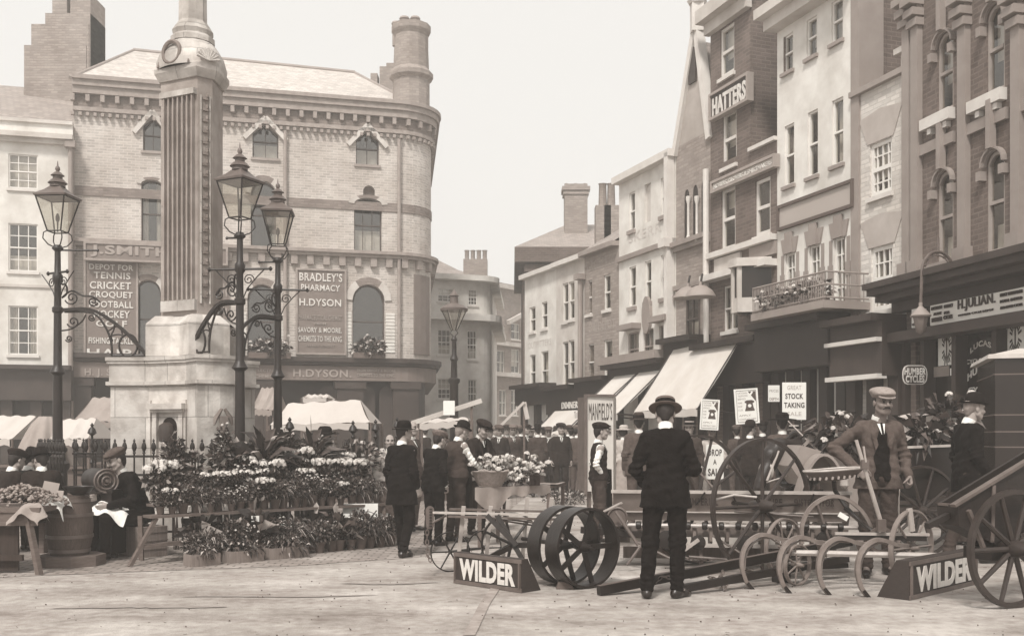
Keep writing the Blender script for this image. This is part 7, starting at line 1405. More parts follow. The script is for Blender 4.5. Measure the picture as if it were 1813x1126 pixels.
# ---- far left: trestle table, goods, barrel, roaster, crate seat
t_ = thing('trestle_table', 'dark plank trestle table at the left edge with a heap of goods', 'table', (-5.6, 10.9, 0)); xa, xb, ya, yb = -6.7, -4.95, 10.65, 11.45; zt2 = .7
m = MB(); m.box(((xa + xb) / 2, (ya + yb) / 2, zt2 - .025), (xb - xa, yb - ya, .05)); m.box(((xa + xb) / 2, ya + .03, zt2 - .12), (xb - xa - .06, .03, .14)); m.build('tabletop', m_wood, t_)
for x, dx in ((-5.1, .16), (-6.3, -.1)):
    for y in (ya + .04, yb - .1): m = MB(); m.bar((x, y, zt2 - .05), (x + dx, y - (.06 if y < 11 else -.05), 0), .06, .05); m.build('leg', m_wood, t_)
m = MB(); m.box(((xa + xb) / 2 - .1, ya + .12, .33), (xb - xa - .35, .03, .6)); m.box(((xa + xb) / 2 - .1, ya + .06, .17), (xb - xa - .2, .04, .06)); m.build('front_boarding', M('dark_boards', .05, .3, 3, .9, .3, 12, kind='wood', grain=(14, 3, 1)), t_)
m = MB(); rr = random.Random(4)
for k in range(420):
    a = rr.uniform(0, 6.28); r = rr.random() ** .6; x = -5.3 + .5 * r * math.cos(a); y = 11.0 + .28 * r * math.sin(a); z = zt2 + .02 + .2 * (1 - r) ** .7 + rr.uniform(-.01, .02); m.cur = rr.choice((0, 0, 1)); s = rr.uniform(.018, .028); m.lathe([(.002, -s), (s * .8, 0), (.002, s)], (x, y, z), 6, axis=(rr.uniform(-1, 1), rr.uniform(-1, 1), rr.uniform(-.4, .4)))
o = m.build('heap_of_nuts', [m_cloth, m_clay], None); tag(o, 'heap of pale brown nuts piled on the left trestle table', 'nuts'); o['kind'] = 'stuff'
for i, (x, y, z, w_, h_, rz, lb) in enumerate(((-5.05, 11.12, .87, .16, .16, .3, 'leaning price card behind the heap of nuts'), (-4.92, 11.05, .8, .09, .12, -.2, 'small narrow price card at the right end of the left table'))): s = thing('price_card', lb, 'card', (x, y, z)); m = MB(); m.box((x, y, z), (w_, .01, h_), rot=Euler((R(-12), R(12 - 10 * i), rz))); m.build('card', m_letf, s)
def rag(label, c, w_, d_, cat='cloth', mat=m_lin, z=0.0, sd=1): m = MB(); m.grid(lambda u, v: Vector(c) + Vector(((u - .5) * w_ + .03 * math.sin(v * 9 + sd), (v - .5) * d_ + .02 * math.sin(u * 11), .02 * math.sin(u * 13 + sd * 2) * math.cos(v * 8) + z * (abs(u - .5) ** 2 + abs(v - .5) ** 2) * -1)), 16, 12); return tag(m.build('white_cloth', mat, None, fix=False), label, cat)
rag('crumpled white cloth at the far left of the nut table', (-5.98, 10.9, zt2 + .09), .42, .3); rag('folded cloth hanging over the front of the nut table', (-5.08, 10.72, zt2 + .05), .34, .26, z=.5, sd=4, mat=m_cloth); rag('white cloth hanging off the barrel top beside the weighing pan', (-5.03, 11.2, .815), .3, .36, z=.55, sd=2)
bx, by = -4.98, 11.45; t_ = thing('wooden_barrel', 'upright iron hooped barrel standing on an octagonal wooden base', 'barrel', (bx, by, .12)); m = MB(); pf = [(.2, .12), (.235, .28), (.25, .45), (.235, .62), (.2, .78), (.185, .78), (.185, .76), (.001, .76)]; m.lathe(pf, (bx, by, 0), 28, True); m.build('staves', M('barrel_oak', .1, .35, 5, .8, .3, 10, kind='wood', grain=(30, 30, 1)), t_)
for z, r in ((.17, .215), (.33, .246), (.57, .246), (.73, .216)): m = MB(); m.lathe([(r, z - .018), (r + .006, z - .018), (r + .006, z + .018), (r, z + .018)], (bx, by, 0), 28); m.build('hoop', m_irong, t_)
t_ = thing('octagonal_base', 'low octagonal wooden platform under the barrel', 'platform', (bx + .02, by, 0)); m = MB(); m.lathe([(.36, 0), (.36, .12), (.02, .12)], (bx + .02, by, 0), 8, False, R(22)); m.build('platform', m_wood, t_)
c = Vector((-4.86, 11.4, .79)); t_ = thing('weighing_pan', 'dark shallow weighing pan on top of the barrel', 'pan', c); m = MB(); m.lathe([(.06, 0), (.13, .04), (.17, .1), (.175, .1), (.12, .03)], c, 18); m.build('pan', m_iron, t_); m = MB(); m.bar(c + Vector((.1, -.05, .02)), c + Vector((.3, -.1, .03)), .03, .02); m.build('handle', m_iron, t_)
# drum roaster
t_ = thing('drum_roaster', 'black iron roaster with a horizontal drum on top, between barrel and seated man', 'roaster', (-4.83, 12.3, 0)); dc = Vector((-4.97, 12.25, .92)); ax = Vector((.62, -.78, 0)).normalized()
m = MB(); m.box((-4.88, 12.3, .42), (.44, .42, .74), -.33); m.box((-4.88, 12.3, .8), (.5, .46, .04), -.33); m.build('cabinet', m_iron, t_); m = MB(); m.lathe([(.001, -.27), (.13, -.27), (.145, -.25), (.145, .25), (.13, .27), (.001, .27)], dc, 28, axis=ax); m.build('drum', m_iron, t_)
m = MB()
for r in (.15, .11, .06): m.lathe([(r, .272), (r - .012, .285), (r - .024, .272)], dc, 24, axis=ax)
m.lathe([(.02, .27), (.02, .31), (.001, .31)], dc, 12, axis=ax); m.build('drum_end_rings', m_irong, t_)
for dx, dy in ((-.18, -.1), (.15, -.18), (-.14, .2), (.2, .1)): m = MB(); m.box((-4.88 + dx, 12.3 + dy, .03), (.05, .05, .06)); m.build('foot', m_iron, t_)
m = MB(); m.box((-4.72, 12.08, .55), (.2, .02, .22), -.33); m.build('fire_door', m_irong, t_)
sx, sy, _ = gp(230, 985); a_ = R(-42); px_, py_ = sx - math.sin(a_) * .12, sy + math.cos(a_) * .12
t_ = thing('crate_seat', 'dark wooden crate the seated man sits on', 'crate', (px_, py_, 0)); m = MB(); m.box((px_ + .04, py_ + .02, .185), (.5, .36, .36), a_); 
for z in (.1, .2, .3): m.box((px_ + .04, py_ + .02, z), (.515, .375, .012), a_)
m.build('crate', m_crate, t_)
fx, fy = math.sin(a_), -math.cos(a_)
m = MB(); kc = Vector((sx + fx * .26, sy + fy * .26, .66)); m.grid(lambda u, v: kc + Vector(((u - .5) * .5, (v - .5) * .4 - .02, .03 * math.sin(u * 12) * math.cos(v * 9) - .32 * max(0, abs(u - .42) - .12) - .3 * max(0, .35 - v))), 18, 14); tag(m.build('paper_bags', m_lin, None, fix=False), 'crumpled white paper bags on the knees of the seated man', 'paper bags')
# ================================================================== FARM MACHINERY, CARTS, HORSE
m_rim = M('wheel_iron_worn', .015, .4, 8, .34, .15, 30, spec=.5); m_rimw = M('painted_wheel_wood', .035, .4, 8, .45, .1, 40); m_steel = M('bright_steel', .42, .2, 10, .35, .1, 30); m_tine = M('grey_steel_tine', .2, .25, 8, .45, .15, 30); m_ash = M('pale_ash_wood', .4, .2, 3, .8, .2, 10, kind='wood', grain=(20, 20, 2)); m_box_ = M('grey_painted_drill_box', .2, .2, 4, .55, .15, 20, stain=.2, sscale=3); m_blkp = M('black_paint', .015, .3, 4, .35, .1, 20)
def wheel(root, c, ax, Rr, wd, ns, th=.02, mat=None, hr=.05, hl=.16, sr=.012, flat=False, smat=None, off=0.0):
    mat = mat or m_rim; c = Vector(c); ax = Vector(ax).normalized(); m = MB(); m.rim(c, ax, Rr, Rr - th, wd, 52); w_ = m.build('wheel', mat, root, angle=50)
    m = MB(); m.lathe([(hr * .5, -hl / 2 - .02), (hr * .6, -hl / 2), (hr * .85, -hl / 4), (hr, 0), (hr * .85, hl / 4), (hr * .6, hl / 2), (hr * .5, hl / 2 + .02)], c, 14, axis=ax); m.build('hub', mat, w_)
    u = ax.cross(Vector((0, 0, 1))).normalized(); v = ax.cross(u)
    for k in range(ns):
        a = 2 * math.pi * (k + off) / ns; d = u * math.cos(a) + v * math.sin(a); m = MB()
        if flat: m.bar(c + d * hr * .8, c + d * (Rr - th), sr * 3.2, sr, up=ax)
        else: m.tube([c + d * hr * .8, c + d * (Rr - th * .5)], [sr * 1.25, sr], 6)
        m.build('spoke', smat or mat, w_)
    return w_
def tubes(root, nm, pts, r, mat, n=7): m = MB(); m.tube(pts, r, n); return m.build(nm, mat, root)
def bars(root, nm, a, b, w_, h, mat, up=(0, 0, 1)): m = MB(); m.bar(a, b, w_, h, up); return m.build(nm, mat, root)
def chain(root, pts, r=.018, name='chain'):
    m = MB(); P_ = [Vector(p) for p in pts]; L = [0]
    for a, b in zip(P_, P_[1:]): L.append(L[-1] + (b - a).length)
    s = 0; k = 0
    while s < L[-1]:
        i = max(j for j in range(len(P_) - 1) if L[j] <= s); p = P_[i].lerp(P_[i + 1], (s - L[i]) / max(L[i + 1] - L[i], 1e-6)); d = (P_[i + 1] - P_[i]).normalized(); u = d.cross(Vector((0, 1, .2))).normalized(); v = d.cross(u); q = u if k % 2 else v
        m.tube([p + d * r * 1.5 * math.cos(t) + q * r * .75 * math.sin(t) for t in [2 * math.pi * j / 10 for j in range(10)]], r * .28, 5, closed=True); s += r * 2.3; k += 1
    return m.build(name, m_irong, root)
# --- A: ring roller with fore carriage
A = thing('ring_roller', 'horse drawn iron ring roller with two broad hoops and light front wheels', 'farm machine', (P(1000, 900, 10.2).x, 10.2, 0)); ax = Vector((-.57, .82, 0)).normalized(); c1 = P(1032, 969, 9.75); c1.z = .385
for c in (c1, c1 + ax * .29):
    wheel(A, c, ax, .385, .19, 5, .026, m_rim, .05, .2, .016, flat=True)
tubes(A, 'axle', [c1 - ax * .16, c1 + ax * 1.0], .022, m_iron)
w1 = G(797, 1012); w2_ = G(905, 1026); w3 = G(855, 1012)
w1.z, w2_.z, w3.z = .215, .33, .2
wheel(A, w1, (-.25, .97, 0), .215, .025, 6, .012, m_rim, .025, .08, .008); wheel(A, (w2_.x, w2_.y + .3, .33), (-.35, .94, 0), .33, .03, 7, .016, m_rim, .035, .1, .014); wheel(A, w3 + Vector((0, .5, 0)), (-.25, .97, 0), .2, .025, 6, .012, m_rim, .025, .08, .008)
tubes(A, 'axle', [w1, w3 + Vector((0, .5, 0))], .014, m_iron)
fl_, fr_ = P(768, 907, 10.6), P(988, 912, 10.0)
for dz, dy, mt in ((0, 0, m_steel), (-.05, .12, m_irong), (.01, .35, m_irong)): bars(A, 'frame_bar', fl_ + Vector((.15 * (dy > 0), dy, dz)), fr_ + Vector((0, dy, dz)), .045, .022, mt)
for x0, y0, x1, y1 in ((862, 912, 915, 965), (880, 912, 925, 990), (905, 965, 950, 965), (870, 985, 905, 968)): bars(A, 'brace', P(x0, y0, 10.25), P(x1, y1, 10.15), .05, .02, m_iron, up=(0, 1, 0))
for x0, y0, x1, y1 in ((860, 914, 985, 930), (880, 920, 1000, 938), (975, 905, 975, 990)): tubes(A, 'tie_rod', [P(x0, y0, 10.4), P(x1, y1, 10.3)], .01, m_irong)
m = MB(); h0 = P(761, 916, 10.6); m.prism([h0 + Vector((.045 * math.cos(t) * (1 if abs(math.sin(t)) < .99 else .9), 0, (.075 if math.sin(t) > 0 else -.075) + .045 * math.sin(t))) for t in [2 * math.pi * k / 20 for k in range(20)]], (0, .02, 0)); hk = m.build('hake_plate', m_irong, A); m = MB()
for k in range(7): m.box(h0 + Vector((.01, -.006, .09 - k * .03)), (.03, .01, .012))
m.build('hake_notches', m_iron, hk); tubes(A, 'hake_stay', [P(766, 925, 10.6), P(790, 912, 10.6)], .012, m_irong); chain(A, [P(757, 934, 10.55), P(756, 955, 10.55), P(758, 985, 10.5), P(762, 992, 10.45)], .022)
# pale stakes
for i, (x, yt, yb) in enumerate(((818, 896, 985), (866, 896, 1000), (897, 884, 985), (931, 880, 990), (974, 881, 955))): bars(A, 'ash_stake', P(x + 3, yt, 10.7), P(x - 6, yb, 10.75), .042, .042, m_ash)
for x0, y0, x1, y1 in ((935, 960, 985, 930), (1070, 905, 1100, 890)): bars(A, 'pale_bar', P(x0, y0, 10.5), P(x1, y1, 10.4), .05, .02, m_steel)
# --- WILDER wedge boards
def wilder(label, BL, BR, h, dep, back=.18):
    a, b = G(*BL), G(*BR); U = (b - a).normalized(); N = Vector((U.y, -U.x, 0)); N = N if N.y < 0 else -N; t_ = thing('wedge_sign_board', label, 'sign', (a + b) / 2, group='wedge shaped maker boards'); Zv = Vector((0, 0, h)); m = MB(); L = (b - a).length
    bk = -N * dep; tp = -N * (dep - back); m.boxp([a, b, b + bk, a + bk, a + Zv, b + Zv, b + Zv + tp, a + Zv + tp]); bd = m.build('box', M('dark_sign_boarding', .035, .3, 6, .7, .3, 12, kind='wood', grain=(4, 4, 30)), t_)
    m = MB(); f_ = .022
    for p, q in ((a + Vector((0, 0, f_)), b + Vector((0, 0, f_))), (a + Zv - Vector((0, 0, f_)), b + Zv - Vector((0, 0, f_)))): m.bar(p + N * .006, q + N * .006, .014, .036)
    for p in (a + U * f_, b - U * f_): m.bar(p + N * .007 + Vector((0, 0, .04)), p + N * .007 + Zv - Vector((0, 0, .04)), .036, .013, up=U)
    m.build('moulding', m_irong, bd); m = MB(); put_text(m, 'WILDER', (a + b) / 2 + Zv * .49 + N * .003, U, (0, 0, 1), L * .82, h * .66, .008, .045); m.build('lettering', M('sign_white_paint', .62, .12, 25), bd, angle=None, fix=False)
wilder('left wedge shaped sign board with white letters in front of the iron roller', (804.5, 1032), (924, 1049.6), .31, .26); wilder('right wedge shaped sign board with white letters beside the handcart wheel', (1609.6, 1062.7), (1728, 1034), .345, .3)
g = G(1000, 1043); t_ = thing('wheel_chock', 'small dark wood block wedged under the iron roller', 'block', g); m = MB(); m.prism([g + Vector(q) for q in ((-.08, 0, 0), (.09, 0, 0), (.05, 0, .07), (-.06, 0, .07))], (0, .1, 0)); m.build('block', m_wood, t_)
# --- B: seed drill / distributor
B = thing('manure_distributor', 'long grey seed and manure drill box between two large spoked wheels', 'farm machine', (2.3, 11.2, 0)); ax = Vector((-.53, .85, 0)).normalized(); wa = Vector((2.64, 10.72, .715)); wb = Vector((2.12, 11.62, .735))
wheel(B, wa, ax, .715, .055, 8, .026, m_rimw, .075, .3, .017); wheel(B, wb, ax, .735, .055, 8, .026, m_rimw, .07, .26, .016, off=.4); tubes(B, 'axle', [wa - ax * .12, wb + ax * .12], .02, m_iron)
L0, L1 = P(1086, 870, 11.35), P(1502, 884, 11.0); Uv = (L1 - L0); Uv.z = 0; LB = Uv.length; Uv.normalize(); Nv = Vector((Uv.y, -Uv.x, 0)); zt_ = .83; Q = lambda s, o, z: Vector((L0.x, L0.y, 0)) + Uv * s + Nv * o + Vector((0, 0, z))
m = MB(); m.boxp([Q(0, .0, .52), Q(LB, .0, .52), Q(LB, -.28, .52), Q(0, -.28, .52), Q(0, .1, zt_), Q(LB, .1, zt_), Q(LB, -.42, zt_), Q(0, -.42, zt_)]); bx_ = m.build('hopper', m_box_, B)
m = MB(); m.bar(Q(-.02, .11, zt_ + .01), Q(LB + .02, .11, zt_ + .01), .04, .035); m.bar(Q(0, .045, .615), Q(LB, .045, .615), .014, .014); m.build('lid_edge', m_steel, bx_); m = MB(); 
for t_, s in (('IMPERIAL', 1.02), ('MANURE', 1.72), ('DISTRIBUTOR', 2.22)): put_text(m, t_, Q(LB * (s / 2.6), .082, .735) , Uv, Vector((Nv.x * .3, Nv.y * .3, 1)), .3 if t_ != 'DISTRIBUTOR' else .42, .085, .006, .02)
m.build('lettering', m_signd, bx_, angle=None, fix=False)
tubes(B, 'feed_shaft', [Q(0, .1, .47), Q(LB + .1, .1, .47)], .022, m_steel)
for k in range(14): s = .1 + k * (LB - .2) / 13; m = MB(); m.lathe([(.03, -.03), (.045, -.02), (.045, .02), (.03, .03)], Q(s, .1, .47), 12, axis=Uv); m.build('feed_wheel', m_iron, B)
for k in range(13):
    s = .17 + k * (LB - .2) / 13; m = MB(); m.bar(Q(s, .06, .5), Q(s, .07, .3), .035, .03); m.build('feed_arm', m_box_, B)
    m = MB(); m.box(Q(s + .08, .08, .31), (.13, .015, .07), math.atan2(Uv.y, Uv.x)); m.build('delivery_lip', m_stuc2, B)
m = MB(); m.boxp([Q(0, .0, .26), Q(LB, .0, .26), Q(LB, -.2, .26), Q(0, -.2, .26), Q(0, .0, .46), Q(LB, .0, .46), Q(LB, -.2, .46), Q(0, -.2, .46)]); m.build('lower_box', m_box_, B); m = MB(); m.bar(Q(-.02, .07, .255), Q(LB, .07, .255), .05, .04); m.build('lower_rail', m_steel, B)
m = MB(); m.boxp([Q(.1, -.3, .06), Q(LB - .2, -.3, .06), Q(LB - .2, -.36, .06), Q(.1, -.36, .06), Q(.1, -.3, .24), Q(LB - .2, -.3, .24), Q(LB - .2, -.36, .24), Q(.1, -.36, .24)]); m.build('rear_board', m_crate, B)
for s in (.35, .95, 1.7, 2.2): bars(B, 'prop_leg', Q(s, 0, .26), Q(s + .02, .03, 0), .035, .035, m_irong)
for s, dx, h in ((.9, .1, .14), (1.35, -.06, .12), (1.5, .12, .1), (2.1, .05, .13)): tubes(B, 'lid_lever', [Q(s, .1, .7), Q(s + dx, .13, .7 + h)], .01, m_iron)
m = MB(); m.lathe([(.1, -.02), (.115, -.01), (.115, .01), (.1, .02), (.085, .0)], Q(.05, .14, .56), 20, axis=Nv); m.build('gear_ring', m_irong, B); m = MB(); m.lathe([(.02, -.1), (.06, -.08), (.07, 0), (.05, .06), (.02, .08)], Q(-.06, .12, .45), 12, axis=Uv); m.build('gear_case', m_iron, B)
bars(B, 'draught_arm', Q(-.35, .2, .42), Q(.35, .1, .36), .08, .07, m_iron); bars(B, 'white_bar', P(1195, 985, 10.9), P(1237, 955, 10.9), .06, .03, m_steel); chain(B, [Q(.72, .08, .26), Q(.76, .12, .14), Q(.9, .15, .09), Q(1.1, .15, .11)], .02)
tubes(B, 'canvas_strip', [P(1268, 884, 10.5), P(1300, 876, 10.55), P(1340, 880, 10.5)], .012, m_steel)
for a, b, r in (((1206, 800, 11.6), (1300, 905, 11.3), .012), ((1262, 948, 10.8), (1345, 1000, 10.6), .012), ((1130, 960, 11), (1210, 1000, 10.8), .014), ((1300, 905, 10.9), (1440, 915, 10.6), .011), ((1090, 905, 11.1), (1130, 965, 11.0), .02), ((1440, 870, 11.0), (1470, 960, 10.9), .014), ((1220, 985, 10.9), (1420, 1000, 10.6), .014), ((1330, 985, 10.7), (1480, 970, 10.5), .012), ((1150, 945, 11.0), (1110, 1000, 10.9), .016)): tubes(B, 'tie_rod', [P(*a), P(*b)], r, m_irong)
for x, y, rr_ in ((1180, 955, .1), (1236, 960, .08), (1318, 962, .09), (1460, 955, .09)): m = MB(); c = P(x, y, 10.95); m.lathe([(rr_ * .4, -.02), (rr_, -.012), (rr_ * 1.02, .012), (rr_ * .4, .02)], c, 18, axis=Nv); m.build('pinion', m_iron, B)
# shafts lying before the drill
for i, (a, b, w_, h_, mt, lb) in enumerate(((P(1060, 1047, 9.25), P(1505, 958, 10.6), .07, .085, m_blkp, 'long black square pole resting on the ground from behind the boater man'), (P(1205, 1042, 9.3), P(1500, 988, 10.35), .06, .07, m_blkp, 'second black pole lying nearer and shorter than the first'), (P(1222, 1022, 9.7), P(1450, 975, 10.6), .035, .02, m_steel, 'bright flat steel strip lying between the two black poles'))):
    a.z = max(a.z, h_ / 2 + .005); b.z = max(b.z, .05); t_ = thing('machine_pole', lb, 'pole', ((a.x + b.x) / 2, (a.y + b.y) / 2, 0)); bars(t_, 'pole', a, b, w_, h_, mt)
    if i == 0: m = MB(); m.bar(a + Vector((0, -.01, h_ / 2 + .003)), b + Vector((0, -.01, h_ / 2 + .003)), .05, .004); m.build('pale_top_strip', m_irong, t_)  # thin lighter strip along the top of the black pole
t_ = thing('coupling_chain', 'tangle of short chain links lying across the lower pole', 'chain', G(1280, 1028)); chain(t_, [P(1258, 1022, 9.75), P(1272, 1026, 9.65), P(1280, 1012, 9.75), P(1275, 1034, 9.55), P(1283, 1042, 9.5), P(1290, 1028, 9.6)], .022)
t_ = thing('coupling_chain', 'chain hook beside the boater man\'s left boot', 'chain', G(1185, 1035)); chain(t_, [P(1162, 1030, 9.5), P(1172, 1020, 9.5), P(1185, 1022, 9.5), P(1190, 1016, 9.5)], .02)
# --- C: spring tined cultivator
C_ = thing('spring_tine_cultivator', 'cultivator with four curved grey spring tines, pan seat and wooden lever', 'farm machine', (3.3, 9.9, 0)); prof = [(0, 0), (-8, 9), (-14, 19), (-20, 40), (-19, 60), (-13, 76), (-2, 88), (16, 96), (36, 94), (60, 86), (78, 82)]; K = .00525
for i, (x, y) in enumerate(((1331, 1042), (1397, 1049), (1467, 1052), (1536, 1056))):
    g = G(x, y); pts = [g + Vector((px * K, .0 + .002 * px, pz * K + .005)) for px, pz in prof]; pts[-1] += Vector((.05, .08, 0)); m = MB()
    m.ribbon([Vector(q) for q in smooth(pts, 4)], .036, .05)
    tn = m.build('spring_tine', m_tine, C_); m = MB(); m.tube([p + Vector((.035, .03, -.03)) for p in pts[3:9]], .01, 6); m.build('helper_spring', m_tine, tn); m = MB(); d = (pts[1] - pts[0]).normalized(); m.bar(pts[0] - d * .03, pts[1] + d * .02, .065, .03, up=Vector((0, 1, 0)).cross(d)); m.build('share', m_iron, tn)
cb0, cb1 = P(1398, 978, 9.9), P(1668, 984, 9.65); tubes(C_, 'tine_shaft', [cb0, cb1], .03, m_steel); bars(C_, 'frame_bar', P(1478, 944, 9.9), P(1645, 946, 9.75), .05, .025, m_steel); bars(C_, 'frame_bar', P(1480, 951, 9.92), P(1640, 953, 9.77), .06, .045, m_iron); bars(C_, 'frame_bar', P(1500, 1000, 10.4), P(1400, 1005, 10.3), .05, .05, m_iron)
for x in (1388, 1452, 1522, 1588): bars(C_, 'clamp', P(x, 960, 9.75), P(x + 8, 982, 9.85), .06, .06, m_irong)
axc = Vector((-.3, .95, 0)).normalized(); g = G(1412, 1036); wheel(C_, (g.x, g.y, .2), (-.62, .78, 0), .2, .04, 7, .012, m_tine, .03, .1, .008); wheel(C_, P(1388, 968, 10.5), (-.62, .78, 0), .3, .045, 7, .014, m_tine, .03, .1, .009)
g = G(1622, 1040); wheel(C_, (g.x, 9.85, .37), (-.62, .78, 0), .37, .05, 8, .016, m_tine, .04, .12, .011)
m = MB(); ar = [P(x, y, 10.0) for x, y in ((1420, 962), (1420, 930), (1432, 902), (1452, 885), (1475, 878), (1500, 884), (1525, 904), (1541, 932), (1548, 965))]
m.ribbon([Vector(q) for q in smooth(ar, 4)], .035, .04)
m.build('lifting_arch', m_tine, C_)
# pan seat with slots
sc_ = P(1476, 838, 10.1); m = MB(); nu = 22
def seat(u, v):
    a = 2 * math.pi * u; r = .27 * v * (1 + .1 * math.cos(2 * a)); return sc_ + Vector((r * math.cos(a), r * .8 * math.sin(a), -.06 + .1 * (v ** 3) + .02 * math.cos(a) * v))
m.grid(seat, nu, 5)
def seat2(u, v): p = seat(u, v); return p - Vector((0, 0, .012))
m.grid(seat2, nu, 5); st_ = m.build('pan_seat', m_irong, C_, fix=False); m = MB(); m.tube([seat(k / 22, 1.0) for k in range(22)], .012, 6, closed=True); m.build('seat_rim', m_steel, st_); m = MB()
for k in range(10): p = seat(.52 + .45 * k / 10, .82); m.box(p + Vector((0, -.012, -.03)), (.018, .012, .03), rot=Euler((0, R(12), 0)))
m.build('seat_slots', m_letf, st_); tubes(C_, 'seat_spring', [sc_ + Vector((0, 0, -.07)), P(1478, 868, 10.2), P(1500, 900, 10.1), P(1530, 930, 10), P(1555, 946, 9.9)], .022, m_iron)
lv = tubes(C_, 'lever', [P(1516, 779, 9.75), P(1530, 826, 9.75), P(1560, 925, 9.8), P(1567, 950, 9.85)], [.016, .02, .022, .024], m_ash); tubes(C_, 'lever_trigger', [P(1529, 790, 9.72), P(1533, 818, 9.72)], .01, m_ash); m = MB(); m.box(P(1531, 822, 9.74), (.07, .05, .09)); m.box(P(1560, 930, 9.78), (.08, .06, .12)); m.build('lever_clamp', m_irong, C_)
m = MB(); qc = P(1560, 955, 9.9); m.rim(qc, (0, -1, 0), .13, .1, .02, 24); m.build('quadrant', m_irong, C_); tubes(C_, 'lift_rod', [P(1610, 900, 9.8), P(1615, 940, 9.8)], .03, m_ash); bars(C_, 'stay', P(1495, 900, 10.1), P(1548, 946, 9.9), .03, .02, m_iron)
m = MB(); c = P(1493, 914, 10.0); m.box(c, (.1, .006, .05), rot=Euler((0, R(30), 0))); m.build('maker_tag', m_post, C_)
t_ = thing('walking_stick', 'thin pale stick held upright by the moustached man in the tweed jacket', 'stick', G(1592, 1005)); tubes(t_, 'stick', [P(1594, 846, 11.25), P(1591, 880, 11.2), P(1592, 950, 11.2)], .009, m_ash)
g = G(1383, 1030); t_ = thing('wood_block', 'dark square block on the ground below the large drill wheel', 'block', g); m = MB(); m.box(g + Vector((0, 0, .06)), (.14, .12, .12), .3); m.build('block', m_blkp, t_)
# --- E: handcart
Hc = thing('handcart', 'dark spoke wheeled wooden handcart tipped up at the right edge', 'handcart', (4.3, 8.7, 0)); u = Vector((.93, .37, 0)).normalized(); ax = Vector((-.37, .93, 0)).normalized(); wc = P(1795, 975, 8.6); wc.z = .5
wheel(Hc, wc, ax, .5, .05, 10, .04, m_rimw, .08, .26, .02); tubes(Hc, 'axle', [wc - ax * .1, wc + ax * .3], .03, m_iron)
org = wc + ax * .1; W_ = lambda s, o, z: org + u * s + ax * o + Vector((0, 0, z)); m_cart = M('dark_cart_boards', .022, .3, 3, .6, .3, 12, kind='wood', grain=(3, 3, 14)); sd_ = [(-.52, .37), (-.5, .2), (-.1, .03), (1.3, .5), (1.3, 1.18)]
m = MB()
for o in (0, .2): m.prism([W_(s, o, z) for s, z in sd_], tuple(ax * .03))
m.prism([W_(s, .031, z) for s, z in ((-.5, .2), (-.1, .03), (1.3, .5), (1.3, .53), (-.1, .06), (-.48, .22))], tuple(ax * .168)); m.prism([W_(s, .031, z) for s, z in ((-.52, .37), (-.5, .2), (-.47, .2), (-.49, .37))], tuple(ax * .168)); cbx = m.build('body', m_cart, Hc)
m = MB(); m.bar(W_(-.57, .0, .37), W_(1.3, .0, 1.2), .06, .025); m.bar(W_(-.5, .1, .37), W_(-.5, .21, .37), .05, .02)
for s in (-.15, .35, .85): m.bar(W_(s, -.012, .05 + max(0, s + .1) * .33), W_(s + .02, -.012, .37 + (s + .52) * .445), .03, .02)
m.build('top_rail', m_irong, cbx); s0, s1 = -.5, 1.3; z0 = .1
def bx2(m, s0, s1, o0, o1, z0, z1): m.bar(W_(s0, (o0 + o1) / 2, .0), W_(s1, (o0 + o1) / 2, .48), .05, .06)
m = MB(); bx2(m, -.15, 1.35, .06, .12, 0, 0); m.build('shaft', m_cart, Hc); m = MB(); bx2(m, -.15, 1.35, .15, .2, 0, 0); m.build('shaft', m_cart, Hc); m = MB(); m.bar(W_(-.52, .1, .28), W_(-.75, .1, .2), .05, .05); m.build('handle', m_iron, Hc)
bars(Hc, 'prop', W_(-.42, -.02, .33), W_(-.24, -.02, -.02), .035, .03, m_irong); m = MB(); m.box(W_(-.1, .1, -.05), (.2, .3, .1), .4); m.build('spring', m_iron, Hc)
# --- G: dark motor van at the right edge
Vn = thing('motor_van', 'tall dark panelled van with pale roof edge at the right, behind the bowler man', 'van', (8.2, 13.4, 0)); xl = P(1762, 700, 13.3).x; zt_ = 2.46; m = MB(); pl = [(xl, 13.3), (xl + 3.6, 12.2), (xl + 4.2, 13.9), (xl + .55, 15.0)]; slab(m, [Vector(p) for p in pl], .75, zt_); m.build('body', M('dark_coach_paint', .022, .2, 2, .25, .05, 8), Vn)
cn = Vector((xl + 2.2, 13.6)); m = MB(); gr = lambda k: [cn + (Vector(p) - cn) * k for p in pl]; slab(m, gr(1.05), zt_ + .003, zt_ + .06, gr(1.04)); slab(m, gr(1.02), zt_ + .06, zt_ + .14, gr(.85)); m.build('roof', m_stuc2, Vn)
m = MB(); 
for z in (1.3, 1.5, 1.72, 2.25): slab(m, gr(1.006), z, z + .016)
m.build('waist_mouldings', M('van_line', .16, .2), Vn)
for dx, dy in ((.6, .0), (3.1, -.75)): wheel(Vn, (xl + dx, 13.18 + dy - .1, .42), (.29, .95, 0), .42, .09, 10, .07, m_rimw, .08, .2, .02)
m = MB(); m.boxp([(xl + .3, 13.4, .4), (xl + 3.5, 12.5, .4), (xl + 3.9, 13.7, .4), (xl + .7, 14.6, .4), (xl + .3, 13.4, .748), (xl + 3.5, 12.5, .748), (xl + 3.9, 13.7, .748), (xl + .7, 14.6, .748)]); m.build('chassis', m_iron, Vn)
